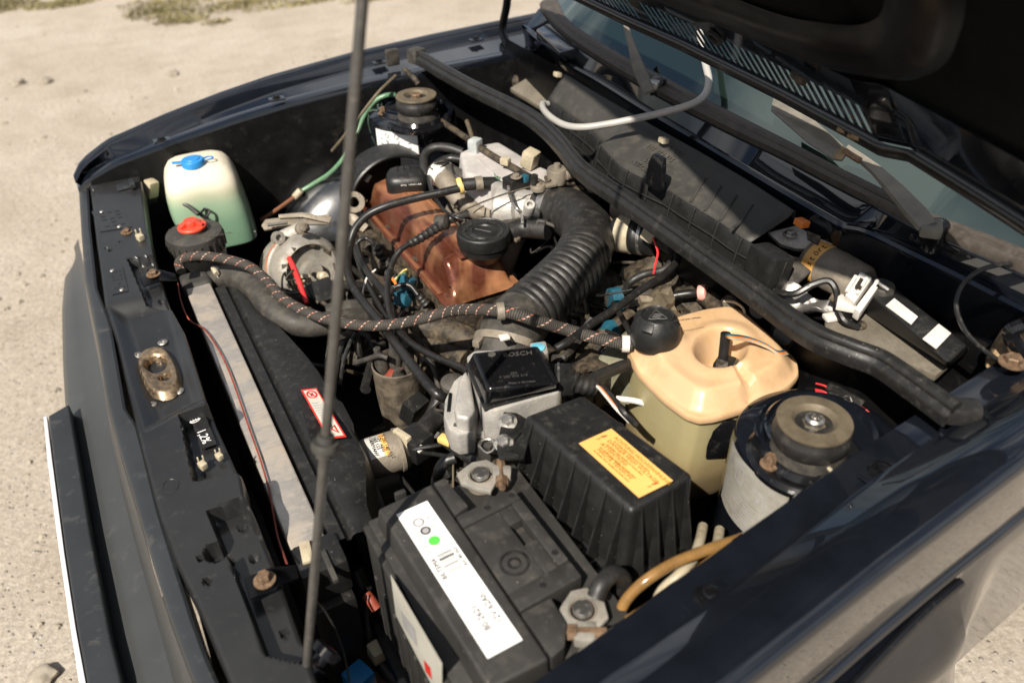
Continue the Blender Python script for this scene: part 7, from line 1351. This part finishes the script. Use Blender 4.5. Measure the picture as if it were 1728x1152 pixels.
    # connector and loom between battery and airflow meter
    g = info(box('grey_connector', (0.2221,-0.3238,0.8), (.032, .03, .026), M_PLASTG, None, .004, (0, 0, 30)), 'grey wiring connector with a wire clip behind the battery terminal', 'connector'); tube('connector_clip', [(0.2043,-0.34,0.818),(0.2119,-0.3355,0.82),(0.2207,-0.3405,0.82),(0.2178,-0.3521,0.818),(0.2082,-0.353,0.816),(0.2043,-0.34,0.818)], .0014, M_STEEL, g, 6, 4)
    hose('connector_loom', 'black sleeve running left of the grey connector', 'wiring', [(0.1991,-0.2499,0.76),(0.2033,-0.2731,0.765),(0.2043,-0.315,0.78),(0.2097,-0.3321,0.79)], [.011, .012, .009, .006], M_RUB, 10); info(box('yellow_lug', (0.1928,-0.2659,0.772), (.012, .018, .008), M_YELLOW, None, .002, (0, 0, 30)), 'yellow lug on the sleeve behind the far battery clamp', 'cable lug'); info(box('green_plug', (0.2251,-0.2796,0.775), (.024, .02, .016), M_GREENT, None, .004), 'green plug under the air flow meter flange', 'plug')
    info(lathe('round_cap', (0.2355,-0.2006,0.8), [(.016, -.05), (.017, -.02), (.0165, 0), (.012, .004), (0, .005)], M_RUBD, None, 28, (0, -.1, 1)), 'dusty round cap on a dark sender left of the air flow meter', 'cap')
    hose('fan_lead', 'pair of black leads rising left of the distributor', 'wiring', [(0.1414,0.0577,0.66),(0.1602,0.0869,0.68),(0.1776,0.1002,0.7),(0.1883,0.1039,0.71)], .0045, M_WIRE, 8); hose('fan_lead', 'second black lead rising left of the distributor', 'wiring', [(0.1432,0.04,0.66),(0.1617,0.0685,0.68),(0.1789,0.0813,0.7),(0.1932,0.09,0.71)], .0035, M_WIRE, 8)
    hose('water_pipe', 'grimy metal water flange behind the distributor', 'pipe', [(0.2878,0.0772,0.7),(0.3156,0.0458,0.7),(0.3389,0.0064,0.7),(0.3502,-0.0118,0.69)], .024, M_GRIME, 16); hose('water_pipe', 'second grimy water pipe in front of the ribbed duct', 'pipe', [(0.3005,0.0509,0.68),(0.3142,0.0119,0.68),(0.3308,-0.0294,0.68)], .021, M_GRIME, 16)
    hose('lower_hose', 'dark hose running down between distributor and air flow meter', 'hose', [(0.2704,-0.0693,0.68),(0.2492,-0.0848,0.66),(0.2294,-0.0931,0.64),(0.2096,-0.1013,0.62)], .012, M_RUB, 12); hose('lower_hose', 'second dark hose deep beside the distributor', 'hose', [(0.274,-0.0836,0.66),(0.2562,-0.0934,0.64),(0.24,-0.1041,0.62)], .010, M_RUBD, 12)
    rnd = random.Random(5)
    t = thing('engine_loom', 'tangle of dark wires deep between the radiator shroud and the engine', 'wiring', (.2, .1, .5))
    for i in range(26):
        p = Vector((rnd.uniform(.13, .30), rnd.uniform(-.25, .38), rnd.uniform(.48, .64))); pts = [p]
        for k in range(3): pts.append(pts[-1]+Vector((rnd.uniform(-.07, .07), rnd.uniform(-.1, .1), rnd.uniform(-.05, .05))))
        tube('wire_strand', pts, rnd.choice((.0025, .004, .006, .009)), rnd.choice((M_WIRE, M_RUB, M_RUBD, M_GRIME)), t, 8, 6)
    for i in range(20):                          # finer leads nearer the surface
        p = Vector((rnd.uniform(.15, .31), rnd.choice((rnd.uniform(-.18, -.12), rnd.uniform(.12, .32))), rnd.uniform(.62, .70))); pts = [p]
        for k in range(3): pts.append(pts[-1]+Vector((rnd.uniform(-.05, .05), rnd.uniform(-.07, .07), rnd.uniform(-.03, .03))))
        tube('wire_strand', pts, rnd.choice((.0015, .002, .003, .0045)), rnd.choice((M_WIRE, M_WIRE, M_RUBD, M_GRIME, M_RUBD, M_DISC, M_WIRE)), t, 7, 6)
    for i in range(22):
        p = (rnd.uniform(.16, .32), rnd.choice((rnd.uniform(-.18, -.09), rnd.uniform(.10, .32))), rnd.uniform(.60, .68)); q = rnd.uniform(.5, 1.2)
        box('wire_joint', p, (.022*q, .018*q, .02*q), rnd.choice((M_PLAST, M_GRIME, M_ALUD, M_GRIME, M_RUBD)), t, .003, (rnd.uniform(-40, 40), rnd.uniform(-40, 40), rnd.uniform(0, 90)))
    t = thing('firewall_loom', 'dusty wires, clips and unions crowded between the ribbed duct and the coolant tank', 'wiring', (.5, -.2, .7))
    for i in range(30):
        p = Vector((rnd.uniform(.42, .60), rnd.uniform(-.30, -.08), rnd.uniform(.73, .82))); pts = [p]
        for k in range(3): pts.append(pts[-1]+Vector((rnd.uniform(-.05, .05), rnd.uniform(-.06, .06), rnd.uniform(-.025, .025))))
        tube('wire_strand', pts, rnd.choice((.0015, .0025, .0035, .006)), rnd.choice((M_WIRE, M_RUBD, M_GRIME, M_WIRE, M_DISC)), t, 7, 6)
    for i in range(18):
        p = (rnd.uniform(.40, .58), rnd.uniform(-.30, -.10), rnd.uniform(.72, .80)); q = rnd.uniform(.5, 1.2)
        box('loom_clip', p, (.02*q, .018*q, .022*q), rnd.choice((M_PLAST, M_GRIME, M_ALUD, M_GRIME, M_DISC)), t, .003, (rnd.uniform(-40, 40), rnd.uniform(-40, 40), rnd.uniform(0, 90)))
    t = thing('intake_loom', 'small wires, clips and brackets packed between valve cover and pale manifold', 'wiring', (.48, .2, .75))
    for i in range(20):
        p = Vector((rnd.uniform(.46, .54), rnd.uniform(.06, .30), rnd.uniform(.78, .84))); pts = [p]
        for k in range(3): pts.append(pts[-1]+Vector((rnd.uniform(-.035, .035), rnd.uniform(-.05, .05), rnd.uniform(-.02, .02))))
        tube('wire_strand', pts, rnd.choice((.0013, .002, .003, .004)), rnd.choice((M_WIRE, M_RUBD, M_GRIME, M_STEEL, M_DISC)), t, 7, 6)
    for i in range(20):
        p = (rnd.uniform(.46, .55), rnd.uniform(.05, .28), rnd.uniform(.76, .83)); q = rnd.uniform(.4, 1.)
        box('loom_clip', p, (.018*q, .016*q, .02*q), rnd.choice((M_PLAST, M_GRIME, M_ALUD, M_ALUM, M_DISC)), t, .002, (rnd.uniform(-40, 40), rnd.uniform(-40, 40), rnd.uniform(0, 90)))
    t = thing('gearbox', 'dark grimy gearbox casing below the air flow meter and battery tray', 'gearbox', (.4, -.2, .35))
    for p, s in (((.40, -.10, .52), (.22, .26, .26)), ((.44, -.30, .50), (.2, .2, .22)), ((.30, -.08, .55), (.12, .14, .18))): box('casing', p, s, M_GRIME, t, .04, (0, 8, 10), 4)
    box('battery_tray', (.16, -.50, .625), (.24, .29, .02), M_WELL, CAR, .004)
near_bits()
# ================================================================ turn lettering into meshes
bpy.context.view_layer.update(); dg = bpy.context.evaluated_depsgraph_get()
fonts = [o for o in bpy.data.objects if o.type == 'FONT']; done = []
for o in fonts: done.append((o, bpy.data.meshes.new_from_object(o.evaluated_get(dg), depsgraph=dg)))
for o, me in done:
    n = bpy.data.objects.new('raised_lettering', me); COL.objects.link(n); n.parent = o.parent; n.matrix_parent_inverse = o.matrix_parent_inverse; n.matrix_basis = o.matrix_basis
    bpy.data.objects.remove(o)
